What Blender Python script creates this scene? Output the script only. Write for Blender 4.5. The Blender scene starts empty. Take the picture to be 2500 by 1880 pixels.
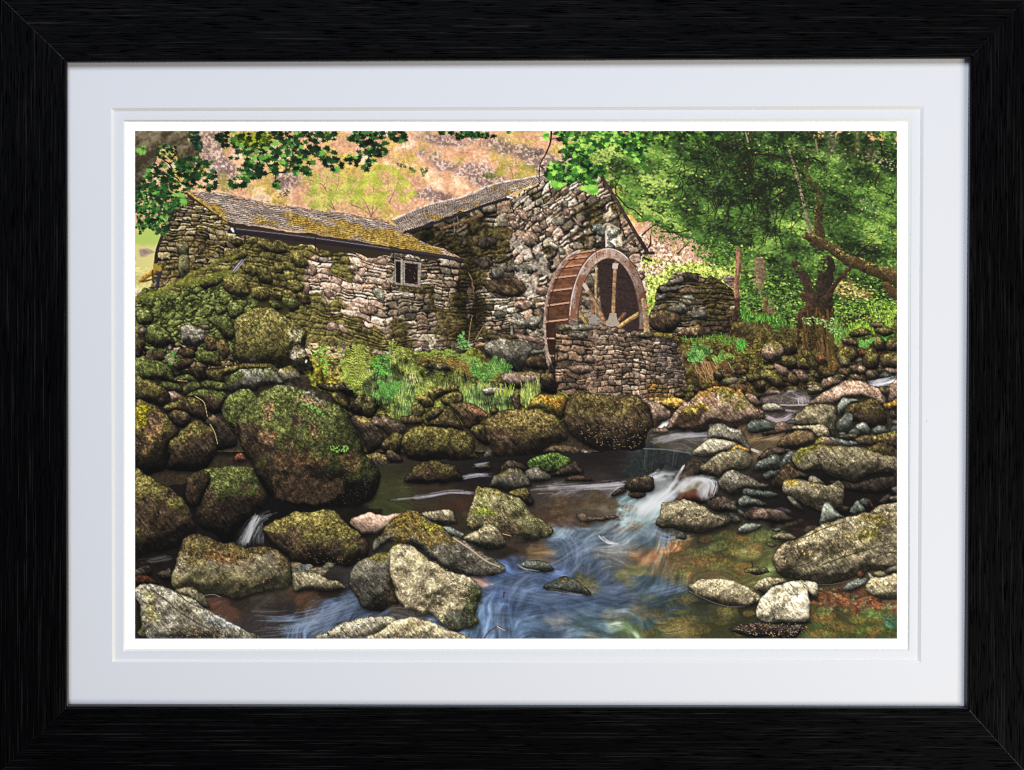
import bpy, math
import numpy as np

# ---------------------------------------------------------------- camera, light, exposure
SC = bpy.context.scene
UNIT = 0.0004                 # metres per measured unit (the frame is about one metre wide)
CAM_D = 2.6                   # camera distance in front of the print

cam_d = bpy.data.cameras.new("camera")
cam = bpy.data.objects.new("camera", cam_d)
SC.collection.objects.link(cam)
cam.location = (0.0, -CAM_D, 0.0)
cam.rotation_euler = (math.radians(90), 0, 0)
cam_d.sensor_width = 36.0
cam_d.lens = 36.0 * CAM_D / (2500 * UNIT)
cam_d.clip_start = 0.05
cam_d.clip_end = 60.0
SC.camera = cam

world = bpy.data.worlds.new("World")
SC.world = world
world.use_nodes = True
wb = world.node_tree.nodes["Background"]
wb.inputs[0].default_value = (0.50, 0.66, 1.0, 1)
wb.inputs[1].default_value = 0.15

def area_light(name, loc, size, power, col, aim=(0, 0, 0)):
    d = bpy.data.lights.new(name, 'AREA'); d.shape = 'RECTANGLE'; d.size, d.size_y = size
    d.energy = power; d.color = col
    o = bpy.data.objects.new(name, d); SC.collection.objects.link(o); o.location = loc
    from mathutils import Vector
    o.rotation_euler = (Vector(aim) - Vector(loc)).to_track_quat('-Z', 'Y').to_euler()
    return o
area_light("window_light", (-0.3, -3.2, 2.0), (1.8, 1.4), 140.0, (0.83, 0.895, 1.0))
area_light("room_light", (1.35, -1.7, -0.85), (0.8, 0.8), 42.0, (1.0, 0.92, 0.80), (0.4, 0, -0.3))

SC.view_settings.view_transform = 'Standard'
SC.view_settings.look = 'None'
SC.view_settings.exposure = 0.0
SC.view_settings.gamma = 1.0
SC.render.engine = 'CYCLES'
SC.cycles.max_bounces = 4
SC.cycles.use_denoising = False
SC.cycles.filter_width = 1.15

# ---------------------------------------------------------------- the printed picture
# The print is flat ink on paper: its colours are computed here from traced outlines and noise (no image is read).
# Outlines are written in tile coordinates measured on the print.
PS = 0.6                                   # ink grid cells per measured unit
PW, PH = 1116, 744
TILES = {}
for _i, _k in enumerate('ABCDEFGHI'):
    TILES[_k] = (620.0 * (_i % 3), 413.0 * (_i // 3), 0.28029)
TILES['W'] = (-330.0, -320.0, 1.1307)

def P(s):
    """'A 10,20 30,40 B 5,5' -> array of ink grid coordinates"""
    out = []; t = None
    for w in s.split():
        if w in TILES: t = TILES[w]; continue
        x, y = w.split(',')[:2]
        out.append(((t[0] + float(x) * t[2]) * PS, (t[1] + float(y) * t[2]) * PS))
    return np.array(out, dtype=np.float32)

RNG = np.random.RandomState(7)

def vnoise(h, w, sx, sy, seed):
    r = np.random.RandomState(seed)
    gw, gh = int(w / sx) + 4, int(h / sy) + 4
    g = r.rand(gh, gw).astype(np.float32)
    x = np.arange(w, dtype=np.float32) / sx + r.rand(); y = np.arange(h, dtype=np.float32) / sy + r.rand()
    xi = x.astype(int); yi = y.astype(int)
    fx = x - xi; fy = y - yi
    fx = fx * fx * (3 - 2 * fx); fy = (fy * fy * (3 - 2 * fy))[:, None]
    a = g[yi][:, xi]; b = g[yi][:, xi + 1]; c = g[yi + 1][:, xi]; d = g[yi + 1][:, xi + 1]
    return (a + (b - a) * fx) * (1 - fy) + (c + (d - c) * fx) * fy

def fbm(h, w, s, seed, octv=4, ax=1.0, ay=1.0, gain=0.55):
    o = np.zeros((h, w), np.float32); a = 1.0; t = 0.0
    for k in range(octv):
        sc = s / 2 ** k
        o += a * vnoise(h, w, max(sc * ax, 1.0), max(sc * ay, 1.0), seed * 31 + k); t += a; a *= gain
    o /= t
    return (o - o.mean()) / (o.std() + 1e-6)

def nb(k):
    """bilinear-sample a global noise at warped coordinates"""
    return NZ[k]

def blur(a, r):
    for ax in (0, 1):
        for _ in range(2):
            n = int(r)
            if n < 1: continue
            pad = [(0, 0)] * a.ndim; pad[ax] = (n + 1, n)
            c = np.cumsum(np.pad(a, pad, mode='edge'), axis=ax, dtype=np.float64)
            L = a.shape[ax]
            s0 = [slice(None)] * a.ndim; s1 = [slice(None)] * a.ndim
            s0[ax] = slice(2 * n + 1, 2 * n + 1 + L); s1[ax] = slice(0, L)
            a = ((c[tuple(s0)] - c[tuple(s1)]) / (2 * n + 1)).astype(np.float32)
    return a

def rot_noise(s, seed, ang, st):
    """streaky noise along ang degrees, st = stretch"""
    big = int(math.hypot(PW, PH)) + 8
    n = fbm(big, big, s, seed, 3, st, 1.0)
    a = math.radians(ang)
    yy, xx = np.mgrid[0:PH, 0:PW].astype(np.float32)
    x = xx - PW / 2; y = yy - PH / 2
    u = x * math.cos(a) + y * math.sin(a) + big / 2; v = -x * math.sin(a) + y * math.cos(a) + big / 2
    return samp(n, u, v)

def samp(n, u, v):
    h, w = n.shape
    u = np.clip(u, 0, w - 1.001); v = np.clip(v, 0, h - 1.001)
    ui = u.astype(int); vi = v.astype(int); fu = u - ui; fv = v - vi
    return (n[vi, ui] * (1 - fu) + n[vi, ui + 1] * fu) * (1 - fv) + (n[vi + 1, ui] * (1 - fu) + n[vi + 1, ui + 1] * fu) * fv

def sst(a, b, x):
    t = np.clip((x - a) / (b - a), 0, 1)
    return t * t * (3 - 2 * t)

def mix(a, b, t):
    return a + (b - a) * t[..., None]

def C(r, g, b):
    return np.array([r, g, b], np.float32) / 255.0

N = {}
N['c'] = fbm(PH, PW, 90, 1, 4)
N['m'] = fbm(PH, PW, 34, 2, 4)
N['s'] = fbm(PH, PW, 13, 3, 3)
N['f'] = fbm(PH, PW, 3.6, 4, 2)
N['g'] = np.random.RandomState(5).randn(PH, PW).astype(np.float32) * 0.62 + fbm(PH, PW, 2.0, 5, 1) * 0.62
N['wx'] = fbm(PH, PW, 22, 6, 3)
N['wy'] = fbm(PH, PW, 22, 8, 3)
N['d1'] = rot_noise(7, 9, 40, 4.0)       # strokes falling to the right
N['d2'] = rot_noise(2.6, 10, 52, 5.0)
N['h'] = rot_noise(4, 11, 3, 6.0)         # near level strokes
N['u'] = rot_noise(7, 12, -35, 4.0)       # strokes rising to the right
YY, XX = np.mgrid[0:PH, 0:PW].astype(np.float32)

IMG = np.zeros((PH, PW, 3), np.float32)
LAB = np.zeros((PH, PW), np.int32)
PARTS = [('dark_gap', 'dark gaps between the printed stones', None)]

def part(name, label=None, parent=None):
    PARTS.append((name, label, parent))
    return len(PARTS) - 1

def smooth(p, n=4, closed=True):
    m = len(p)
    out = []
    rng = range(m if closed else m - 1)
    for i in rng:
        if closed: a, b, c, d = p[i - 1], p[i], p[(i + 1) % m], p[(i + 2) % m]
        else: a, b, c, d = p[max(i - 1, 0)], p[i], p[i + 1], p[min(i + 2, m - 1)]
        for k in range(n):
            t = k / n
            out.append(0.5 * (2 * b + (c - a) * t + (2 * a - 5 * b + 4 * c - d) * t * t + (3 * b - a - 3 * c + d) * t ** 3))
    if not closed: out.append(p[-1])
    return np.array(out, np.float32)

def box(p, pad=4):
    x0 = max(int(p[:, 0].min()) - pad, 0); x1 = min(int(p[:, 0].max()) + pad + 1, PW)
    y0 = max(int(p[:, 1].min()) - pad, 0); y1 = min(int(p[:, 1].max()) + pad + 1, PH)
    return (slice(y0, y1), slice(x0, x1))

def sdist(p, sl, warp=0.0, dist=True):
    """signed distance (inside positive) to a closed polygon on the window sl"""
    X = XX[sl]; Y = YY[sl]
    if warp:
        X = X + N['wx'][sl] * warp; Y = Y + N['wy'][sl] * warp
    ins = np.zeros(X.shape, bool); dm = np.full(X.shape, 1e9, np.float32)
    q = np.roll(p, -1, axis=0)
    for (ax, ay), (bx, by) in zip(p, q):
        if ay != by:
            c = ((ay > Y) != (by > Y)) & (X < (bx - ax) * (Y - ay) / (by - ay) + ax)
            ins ^= c
        if dist:
            ex, ey = bx - ax, by - ay
            t = np.clip(((X - ax) * ex + (Y - ay) * ey) / (ex * ex + ey * ey + 1e-6), 0, 1)
            dm = np.minimum(dm, (X - ax - t * ex) ** 2 + (Y - ay - t * ey) ** 2)
    if not dist: return ins.astype(np.float32)
    dm = np.sqrt(dm)
    return np.where(ins, dm, -dm)

def put(sl, col, a, lab=None):
    IMG[sl] = IMG[sl] * (1 - a[..., None]) + col * a[..., None]
    if lab is not None: LAB[sl][a > 0.5] = lab

def area(s, warp=2.0, sm=True, soft=0.6):
    """window and soft mask of a traced region"""
    p = P(s) if isinstance(s, str) else s
    if sm: p = smooth(p)
    sl = box(p, 6)
    d = sdist(p, sl, warp)
    return sl, np.clip(d / soft + 0.5, 0, 1), d

def soft_shadow(s, k=0.6, r=6, dx=0, dy=4):
    p = (P(s) if isinstance(s, str) else s) + np.array([dx, dy], np.float32)
    sl = box(p, int(r * 2 + 3))
    d = sdist(smooth(p, 3), sl, 1.0)
    a = sst(-r, r, d) * k
    IMG[sl] *= (1 - a)[..., None]

LIGHT = np.array([-0.30, -0.74, 0.60], np.float32); LIGHT /= np.linalg.norm(LIGHT)

def lam(h, L=LIGHT):
    gy, gx = np.gradient(h)
    n = np.sqrt(gx * gx + gy * gy + 1)
    return np.clip((-gx * L[0] - gy * L[1] + L[2]) / n, 0, None)

ROCK = {'g': (C(140, 135, 118), C(78, 74, 64)), 'y': (C(164, 154, 122), C(94, 86, 66)), 'b': (C(100, 82, 60), C(46, 36, 27)),
        'p': (C(184, 154, 134), C(104, 82, 66)), 'w': (C(206, 198, 172), C(118, 112, 90)), 'd': (C(58, 50, 42), C(22, 18, 15)),
        'c': (C(136, 142, 130), C(70, 78, 72)), 'o': (C(190, 150, 70), C(110, 80, 34)), 'r': (C(140, 84, 62), C(74, 40, 28)),
        'e': (C(146, 142, 100), C(80, 76, 50))}
MOSS = {'o': (C(106, 99, 52), C(56, 50, 26)), 'g': (C(90, 98, 50), C(48, 52, 26)), 'k': (C(90, 79, 45), C(46, 39, 24)),
        'y': (C(150, 132, 56), C(88, 68, 28)), 'v': (C(78, 104, 46), C(34, 48, 22))}

def boulder(s, rock='g', moss=0.5, mcol='o', lum=1.0, dark=0.5, lab=None, tex=1.0, warp=1.3, edge=1.0, streak='d2', shadow=0.55, low=None, pit=0.0, flat=0.75, facet=None):
    p = P(s) if isinstance(s, str) else s
    ps = smooth(p)
    if shadow: soft_shadow(p, shadow, 4, 0.5, 2.5)
    sl = box(ps)
    if sl[0].start >= sl[0].stop or sl[1].start >= sl[1].stop: return
    d = sdist(ps, sl, warp)
    a = np.clip(d / 0.7 + 0.5, 0, 1)
    mx = max(float(d.max()), 1.0)
    R = mx * flat
    t = np.clip(d / R, 0, 1)
    m, sn, f, g = N['m'][sl], N['s'][sl], N['f'][sl], N['g'][sl]
    k = min(1.0, mx / 22.0)
    h = R * np.sqrt(np.clip(1 - (1 - t) ** 2, 0, 1)) * 0.95 * edge + m * 2.0 * k + sn * 0.35
    if facet is None: facet = 0.85 if (rock in 'gywcpe' and moss < 0.42) else 0.35
    if mx > 4:                                              # broken planes of the stone
        fr = np.random.RandomState(int(abs(p[0, 0] * 13 + p[0, 1] * 7)) % 99991)
        cx, cy = p.mean(0); th0 = fr.rand() * 6.28; hf = np.full(d.shape, mx * 0.62, np.float32) + 0.10 * ((XX[sl] - cx) * (fr.rand() - .5) + (YY[sl] - cy) * 0.9)
        for q_ in range(6):
            th = th0 + q_ * 1.047 + (fr.rand() - .5) * 0.7; ux, uy = math.cos(th), math.sin(th)
            rk = max(float(((p[:, 0] - cx) * ux + (p[:, 1] - cy) * uy).max()), 3.0); b_ = mx * (0.75 + 0.45 * fr.rand())
            hf = np.minimum(hf, b_ - (b_ * (0.75 + 0.25 * fr.rand())) / rk * ((XX[sl] - cx) * ux + (YY[sl] - cy) * uy))
        hf = hf + m * 0.8 * k
        h = h * (1 - facet) + np.minimum(h * 1.3, hf) * facet
    hm = sn * 0.40 * (0.4 + 0.6 * k) + N[streak][sl] * 0.34 + f * 0.14
    L = lam(blur(h, 2)) * (0.35 + 0.65 * (lam(hm * tex) / LIGHT[2]) ** 1.0)
    y0, y1 = p[:, 1].min(), p[:, 1].max()
    v = np.clip((YY[sl] - y0) / (y1 - y0 + 1), 0, 1)
    sh = 0.24 + 1.02 * L
    fall = 1 - dark * sst(0.25, 1.0, v + 0.08 * m)
    ca, cb = ROCK[rock]
    var = np.clip(0.58 + 0.12 * sn + 0.2 * N[streak][sl] + 0.12 * m + 0.06 * g, 0, 1)
    col = mix(np.broadcast_to(cb, d.shape + (3,)), ca, var)
    cr = np.exp(-(np.abs(N['m'][sl] * 0.7 + N['d1'][sl] * 0.5 + 0.3) / 0.09) ** 2) * 0.5 * tex      # cracks
    col = col * (1 - cr * k)[..., None]
    if pit: col = col * (1 - pit * sst(0.9, 1.5, g + 0.4 * sn))[..., None]
    sp = sst(1.3, 2.1, f + 0.5 * g) * 0.3 * tex
    col = mix(col, np.clip(ca * 1.5, 0, 1), sp)                                                       # lichen spots
    if moss > 0:
        up = lam(blur(h, 4), np.array([-0.15, -0.9, 0.4], np.float32))
        mm = sst(-0.12, 0.22, (moss - 0.5) * 1.6 + (up - 0.45) * 0.9 + 0.17 * m + 0.12 * sn - 0.55 * (v - 0.35) * (1 - moss * 0.6))
        ma, mb = MOSS[mcol]
        mc = mix(np.broadcast_to(mb, d.shape + (3,)), ma, np.clip(0.5 + 0.27 * g + 0.16 * f + 0.14 * sn + 0.10 * m, 0, 1.25))
        col = mix(col, mc, mm * 0.95)
    grit = np.exp(0.12 * tex * g + 0.07 * f * tex)
    if low is not None:                                    # a paler or darker lower part
        col = mix(col, low[0] * (0.75 + 0.3 * np.clip(var, 0, 1)[..., None]), sst(low[1] - 0.12, low[1] + 0.12, v + 0.07 * m))
    col = col * (sh * fall * grit * lum * 1.12)[..., None]
    rim = np.clip(d / 2.2, 0, 1) * 0.55 + 0.45
    col = col * rim[..., None]
    put(sl, np.clip(col, 0, 1), a, lab)

def homog(q):
    """matrix taking picture x,y to u,v in 0..1 for quad q (tl,tr,br,bl)"""
    A = []; B = []
    for (x, y), (u, v) in zip(q, ((0, 0), (1, 0), (1, 1), (0, 1))):
        A += [[x, y, 1, 0, 0, 0, -u * x, -u * y], [0, 0, 0, x, y, 1, -v * x, -v * y]]; B += [u, v]
    h = np.linalg.solve(np.array(A, float), np.array(B, float))
    return np.append(h, 1).reshape(3, 3)

def uvmap(q, sl, warp=0.0):
    M = homog(P(q))
    X = XX[sl] + warp * N['wx'][sl]; Y = YY[sl] + warp * N['wy'][sl]
    w = M[2, 0] * X + M[2, 1] * Y + M[2, 2]
    return (M[0, 0] * X + M[0, 1] * Y + M[0, 2]) / w, (M[1, 0] * X + M[1, 1] * Y + M[1, 2]) / w

def hsh(i, j, k):
    x = np.sin(i * 127.1 + j * 311.7 + k * 74.7) * 43758.5453
    return x - np.floor(x)

def voro(u, v, seed, jit=0.8, pw=2.0):
    iu = np.floor(u); iv = np.floor(v)
    f1 = np.full(u.shape, 9.0); f2 = np.full(u.shape, 9.0); ci = np.zeros(u.shape); cj = np.zeros(u.shape)
    for dj in (-1, 0, 1):
        for di in (-1, 0, 1):
            a = iu + di; b = iv + dj
            off = 0.5 * (np.mod(b, 2))
            px = a + off + 0.5 + (hsh(a, b, seed) - 0.5) * jit; py = b + 0.5 + (hsh(a, b, seed + 5) - 0.5) * jit
            dd = (np.abs(u - px + 0.0) ** pw + np.abs(v - py) ** pw) ** (1 / pw)
            nw = dd < f1
            f2 = np.where(nw, f1, np.minimum(f2, dd)); ci = np.where(nw, a, ci); cj = np.where(nw, b, cj); f1 = np.where(nw, dd, f1)
    return f1, f2, ci, cj

def stones(reg, quad, nu, nv, pal, lum=1.0, seed=1, gap=0.16, moss=None, mcol='o', lab=None, warp=1.6, contrast=1.0, jit=0.85, slate=0.35, L=LIGHT, relief=3.0, uwarp=2.0, smreg=True, course=True, split=0.4):
    sl, a, d = area(reg, warp, smreg)
    u, v = uvmap(quad, sl, uwarp * (.4 if course else 1))
    f1, f2, ci, cj = voro(u * nu + 0.10 * N['s'][sl], v * nv + 0.10 * N['f'][sl], seed, jit, 2.0)
    e = (f2 - f1)
    if course:                                              # rough courses of flat bedded stones
        M_ = P(quad)
        wq = 0.5 * (np.linalg.norm(M_[1] - M_[0]) + np.linalg.norm(M_[2] - M_[3])); hq = 0.5 * (np.linalg.norm(M_[3] - M_[0]) + np.linalg.norm(M_[2] - M_[1]))
        asp = (wq / nu) / (hq / nv)
        V = v * nv + 0.30 * N['c'][sl] + 0.10 * N['m'][sl] + 0.05 * N['s'][sl]; rw = np.floor(V)
        fv = V - rw
        U = u * nu * (0.75 + 0.5 * hsh(rw, rw * 0 + 3, seed)) + 9 * hsh(rw, rw * 0 + 5, seed) + 0.07 * N['s'][sl] + 0.05 * N['f'][sl]
        U = U + (fv - 0.5) * 0.7 * (hsh(np.floor(U), rw, seed + 21) - 0.5)
        ci = np.floor(U); fu = U - ci; cj = rw
        hh = np.ones_like(fv)
        spl = hsh(ci, rw, seed + 6) < split                 # two thin slabs in place of one block
        cut = 0.35 + 0.3 * hsh(ci, rw, seed + 8)
        lo_ = fv < cut
        fvs = np.where(spl, np.where(lo_, fv / cut, (fv - cut) / (1 - cut)), fv)
        hh = np.where(spl, np.where(lo_, cut, 1 - cut), 1.0)
        cj = np.where(spl & lo_, rw + 500, rw)
        ex = np.minimum(fu, 1 - fu) * asp; ey = np.minimum(fvs, 1 - fvs) * hh
        e = (1 / (1 / (ex + .02) ** 3 + 1 / (ey + .02) ** 3)) ** (1 / 3.) * 1.15
        slate = 0
    if slate:                                               # thin flat stones packed in between
        g1, g2, di, dj = voro(u * nu * 0.8, v * nv * 2.3, seed + 3, 0.8, 2.4)
        sel = hsh(np.floor(ci), cj, seed + 11) < slate
        e = np.where(sel, np.minimum(e, (g2 - g1) * 0.8), e); ci = np.where(sel, di + 77, ci); cj = np.where(sel, dj + 31, cj)
    shade_ = np.where(sel, 0.74, 1.0) if slate else 1.0
    r1 = hsh(ci, cj, seed + 1); r2 = hsh(ci, cj, seed + 2); r3 = hsh(ci, cj, seed + 9)
    e = e + 0.05 * N['s'][sl] * 0.6
    dome = sst(0, 0.35, e) * 0.7 + 0.3 * np.clip(e / 0.9, 0, 1) + 0.25 * (r3 - 0.5) * np.clip(N['s'][sl], -1, 1)
    h = dome * relief * 0.62 * (0.7 + 0.6 * r3) + N['f'][sl] * 0.22 + N['s'][sl] * 0.3
    s = 0.42 + 0.95 * lam(h, L)
    idx = (r1 * len(pal)).astype(int) % len(pal)
    col = np.array(pal, np.float32)[idx]
    col = col * ((0.70 + 0.42 * r2) * shade_)[..., None]
    col = col * np.exp(0.13 * contrast * N['g'][sl] + 0.11 * N['f'][sl] + 0.07 * N['d2'][sl])[..., None]
    gm = sst(gap * 0.15, gap * (1.0 + 0.25 * np.clip(N['m'][sl], -1.5, 1.5)), e)
    col = col * (0.20 + 0.80 * gm)[..., None]
    if moss is not None:
        mk = np.zeros(d.shape, np.float32)
        for (mx, my, r, w) in moss:
            c = P(mx)[0]
            mk += w * np.exp(-(((XX[sl] - c[0]) / (my * PS)) ** 2 + ((YY[sl] - c[1]) / (r * PS)) ** 2))
        mk = sst(0.30, 0.62, mk + 0.16 * N['s'][sl] + 0.16 * N['m'][sl] + (0.12 * (lam(h) - 0.6)))
        ma, mb = MOSS[mcol]
        mc = mix(np.broadcast_to(mb, d.shape + (3,)), ma, np.clip(0.45 + 0.27 * N['g'][sl] + 0.25 * N['f'][sl] + 0.15 * N['s'][sl], 0, 1.3))
        mc = mc * (0.5 + 0.5 * gm)[..., None]
        col = mix(col, mc, mk)
    col = np.clip(col * (s * lum)[..., None], 0, 1)
    put(sl, col, a, lab)

def stroke(pts, w0, w1, col, lab=None, soft=0.7, shade=0.0, tex=0.0, moss=None, closed=False, al=1.0, grit=0.11):
    """a tapering line through pts"""
    p = P(pts) if isinstance(pts, str) else pts
    p = smooth(p, 5, False) if len(p) > 2 else p
    pad = int(max(w0, w1)) + 3
    sl = box(p, pad)
    if sl[0].start >= sl[0].stop or sl[1].start >= sl[1].stop: return
    X = XX[sl]; Y = YY[sl]
    if tex: X = X + N['s'][sl] * tex; Y = Y + N['m'][sl] * tex
    best = np.full(X.shape, 1e9, np.float32); side = np.zeros(X.shape, np.float32)
    n = len(p) - 1
    for i in range(n):
        ax, ay = p[i]; ex, ey = p[i + 1] - p[i]
        l = math.hypot(ex, ey) + 1e-6
        t = np.clip(((X - ax) * ex + (Y - ay) * ey) / (l * l), 0, 1)
        r = (w0 + (w1 - w0) * (i + t) / n) / 2
        dx = X - ax - t * ex; dy = Y - ay - t * ey
        dd = np.sqrt(dx * dx + dy * dy) - r
        nw = dd < best
        best = np.where(nw, dd, best)
        side = np.where(nw, (dx * -0.5 + dy * -0.86) / (r + 0.5), side)
    a = np.clip(-best / soft + 0.5, 0, 1) * al
    c = np.broadcast_to(np.asarray(col, np.float32), X.shape + (3,)).copy()
    if moss is not None:
        mm = sst(0.0, 0.7, side + 0.3 * N['s'][sl])
        c = mix(c, MOSS[moss][0] * np.clip(0.7 + 0.3 * N['g'][sl][..., None], 0, 2), mm)
    if shade: c = c * np.clip(1 + shade * side, 0.2, 2)[..., None] * np.exp(grit * N['g'][sl] + grit * N['f'][sl])[..., None]
    put(sl, np.clip(c, 0, 1), a, lab)

def sprite(poly, size, rot, squash=1.0):
    c, s_ = math.cos(rot), math.sin(rot)
    q = np.array([((x * c - y * s_) * size, (x * s_ + y * c) * size * squash) for x, y in poly], np.float32)
    r = int(np.ceil(np.abs(q).max())) + 1
    n = 2 * r + 1
    ss = 3
    g = (np.arange(n * ss, dtype=np.float32) + 0.5) / ss - 0.5 - r
    X, Y = np.meshgrid(g, g)
    ins = np.zeros(X.shape, bool)
    for (ax, ay), (bx, by) in zip(q, np.roll(q, -1, axis=0)):
        if ay != by: ins ^= ((ay > Y) != (by > Y)) & (X < (bx - ax) * (Y - ay) / (by - ay) + ax)
    m = ins.astype(np.float32).reshape(n, ss, n, ss).mean(axis=(1, 3))
    return m, r

MAPLE = [(0, 1.1), (.14, .6), (.4, .66), (.3, .3), (1.0, .46), (.6, .08), (.9, -.1), (.42, -.2), (.66, -.72), (.18, -.4), (0, -.55),
         (-.18, -.4), (-.66, -.72), (-.42, -.2), (-.9, -.1), (-.6, .08), (-1.0, .46), (-.3, .3), (-.4, .66), (-.14, .6)]
OVAL = [(0, 1), (.45, .45), (.5, -.1), (.2, -.8), (-.2, -.8), (-.5, -.1), (-.45, .45)]
SPR = {}

def leaf(x, y, size, rot, col, kind='m', lab=None, squash=1.0, al=1.0):
    key = (kind, round(size * 2), int(rot / 6.2832 * 16) % 16, round(squash * 3))
    if key not in SPR:
        SPR[key] = sprite(MAPLE if kind == 'm' else OVAL, key[1] / 2, key[2] * 6.2832 / 16, key[3] / 3)
    m, r = SPR[key]
    xi, yi = int(x), int(y)
    x0, y0 = xi - r, yi - r
    a0, b0 = max(0, -x0), max(0, -y0)
    a1, b1 = min(m.shape[1], PW - x0), min(m.shape[0], PH - y0)
    if a1 <= a0 or b1 <= b0: return
    mm = m[b0:b1, a0:a1] * al
    sl = (slice(y0 + b0, y0 + b1), slice(x0 + a0, x0 + a1))
    IMG[sl] += (col - IMG[sl]) * mm[..., None]
    if lab is not None: LAB[sl][mm > 0.45] = lab

def scatter(reg, n, rs, w=0.0, fieldk=None):
    """n random points inside a region, optionally thinned by a noise field"""
    p = smooth(P(reg)) if isinstance(reg, str) else reg
    sl = box(p, 0)
    msk = sdist(p, sl, w, dist=False)
    if fieldk is not None: msk = msk * fieldk[sl]
    yy, xx = np.nonzero(msk > 0)
    if len(yy) == 0: return np.zeros((0, 2))
    pr = msk[yy, xx].astype(np.float64); pr /= pr.sum()
    k = rs.choice(len(yy), n, p=pr)
    return np.stack([xx[k] + sl[1].start + rs.rand(n), yy[k] + sl[0].start + rs.rand(n)], 1)

def blend_region(s, col, k=1.0, warp=3.0, soft=3.0, lab=None, mode='mix', detail=True):
    p = smooth(P(s)); sl = box(p, int(soft * 2) + 4)
    d = sdist(p, sl, warp)
    a = sst(-soft, soft, d) * k
    if mode == 'mul': IMG[sl] *= (1 + (np.asarray(col, np.float32) - 1) * a[..., None])
    else:
        o = IMG[sl].mean(-1) + 0.02
        dt = np.clip(o / (blur(o, 5) + 1e-3), 0.45, 1.7)
        dt = dt * np.exp(0.07 * N['g'][sl] + 0.06 * N['f'][sl]) if detail else np.ones_like(o)
        put(sl, np.clip(np.asarray(col, np.float32) * dt[..., None], 0, 1), a, None)
    if lab is not None: LAB[sl][d > 0] = lab

def soften(s, r=2, k=1.0, soft=3):
    p = smooth(P(s)); sl = box(p, int(soft * 2) + 4)
    a = sst(-soft, soft, sdist(p, sl, 2)) * k
    b = blur(IMG[sl].copy(), r)
    put(sl, b, a)

def lic(noise, ang, steps=9, ds=1.3):
    """noise smeared along a direction field"""
    dx, dy = np.cos(ang), np.sin(ang)
    acc = noise.copy(); n = 1
    for sg in (-1, 1):
        u, v = XX.copy(), YY.copy()
        for _ in range(steps):
            ui = np.clip(u, 0, PW - 1).astype(int); vi = np.clip(v, 0, PH - 1).astype(int)
            u += sg * ds * dx[vi, ui]; v += sg * ds * dy[vi, ui]
            acc += samp(noise, u, v); n += 1
    acc /= n
    return (acc - acc.mean()) / acc.std()
rs = np.random.RandomState(3)
IMG[:] = C(26, 21, 16)
# ---------------- hillside behind
p_hill = part('hillside', 'pink and yellow fellside with grey scree')
sl = (slice(0, 470), slice(0, PW))
hb = mix(np.broadcast_to(C(220, 166, 128), IMG[sl].shape), C(198, 168, 88), sst(-0.3, 1.1, 0.8 * N['m'][sl] + 0.35 * N['u'][sl] + 0.5 * N['c'][sl] + 0.3 * N['f'][sl]))
hb = mix(hb, C(234, 196, 166), sst(0.6, 1.6, N['s'][sl] + 0.5 * N['u'][sl]) * 0.7)
IMG[sl] = hb
LAB[sl] = p_hill
scree = np.zeros((PH, PW), np.float32)
for s, w in (('B 430,100 900,130 1500,330', 0), ('B 230,20 460,80 560,60', 0), ('B 330,160 420,280 560,330', 0), ('B 700,300 760,400 900,460', 0),
             ('B 880,60 1100,180 1480,300', 0), ('B 1240,180 1340,260 1330,330', 0), ('B 800,330 830,440 980,420', 0), ('A 720,140 640,230 720,280', 0), ('A 820,300 770,370 760,380', 0),
             ('A 690,20 640,90 610,100', 0), ('A 1240,400 1340,420 1300,470', 0), ('B 260,540 400,560 500,600', 0), ('B 1150,120 1300,250 1350,320', 0)):
    q = smooth(P(s), 6, False)
    for x, y in q:
        scree += 0.22 * np.exp(-(((XX - x) / 20) ** 2 + ((YY - y) / 9) ** 2))
scree = sst(0.2, 0.9, scree + 0.16 * N['f'] + 0.16 * N['s'] + 0.16 * N['u'] + 0.10 * N['c'] - 0.06)[sl]
sc = mix(np.broadcast_to(C(116, 98, 98), IMG[sl].shape), C(178, 152, 142), sst(-0.6, 1.3, N['f'][sl] + 0.5 * N['g'][sl]))
IMG[sl] = mix(IMG[sl], sc, scree * 0.8) * 1.05
IMG[sl] *= np.exp(0.06 * N['g'][sl] + 0.06 * N['f'][sl] + 0.05 * N['s'][sl])[..., None]
for _ in range(900):                                     # loose stones and tufts
    x, y = rs.rand() * 760, rs.rand() * 160
    leaf(x, y, 1.0 + 1.0 * rs.rand(), 1.2, C(132, 108, 98) if rs.rand() < 0.6 else C(236, 206, 182), 'o', None, 0.6, 0.5)
p_mead = part('meadow', 'bright meadow beyond the mill')
blend_region('A 0,880 60,870 240,900 250,960 170,1120 160,1300 140,1420 0,1450', C(214, 204, 128), 1, 2, 2, p_mead, detail=False)
blend_region('A 0,860 240,880 220,960 60,1000 0,1000', C(168, 196, 92), 0.9, 3, 5, detail=False)
blend_region('A 0,1380 40,1400 60,1450 0,1460', C(210, 180, 160), 1, 2, 2)
blend_region('A 30,1060 70,1030 150,1030 170,1050 60,1075', C(150, 130, 120), 0.9, 2, 2)
blend_region('C 0,780 300,820 700,900 1000,1100 1100,1200 1400,1300 900,1473 0,1473', C(206, 160, 134), 1, 2, 3, p_hill)
blend_region('C 0,1120 300,1130 700,1150 1000,1200 1000,1473 0,1473 F 0,260 60,260', C(166, 186, 80), 1, 4, 4, p_mead)
blend_region('C 300,1060 420,1150 200,1200 60,1230 0,1190 200,1110', C(226, 176, 150), 0.8, 4, 4)
blend_region('F 0,0 100,0 70,120 60,260 0,270', C(128, 178, 56), 1, 3, 4, p_mead)
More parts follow.
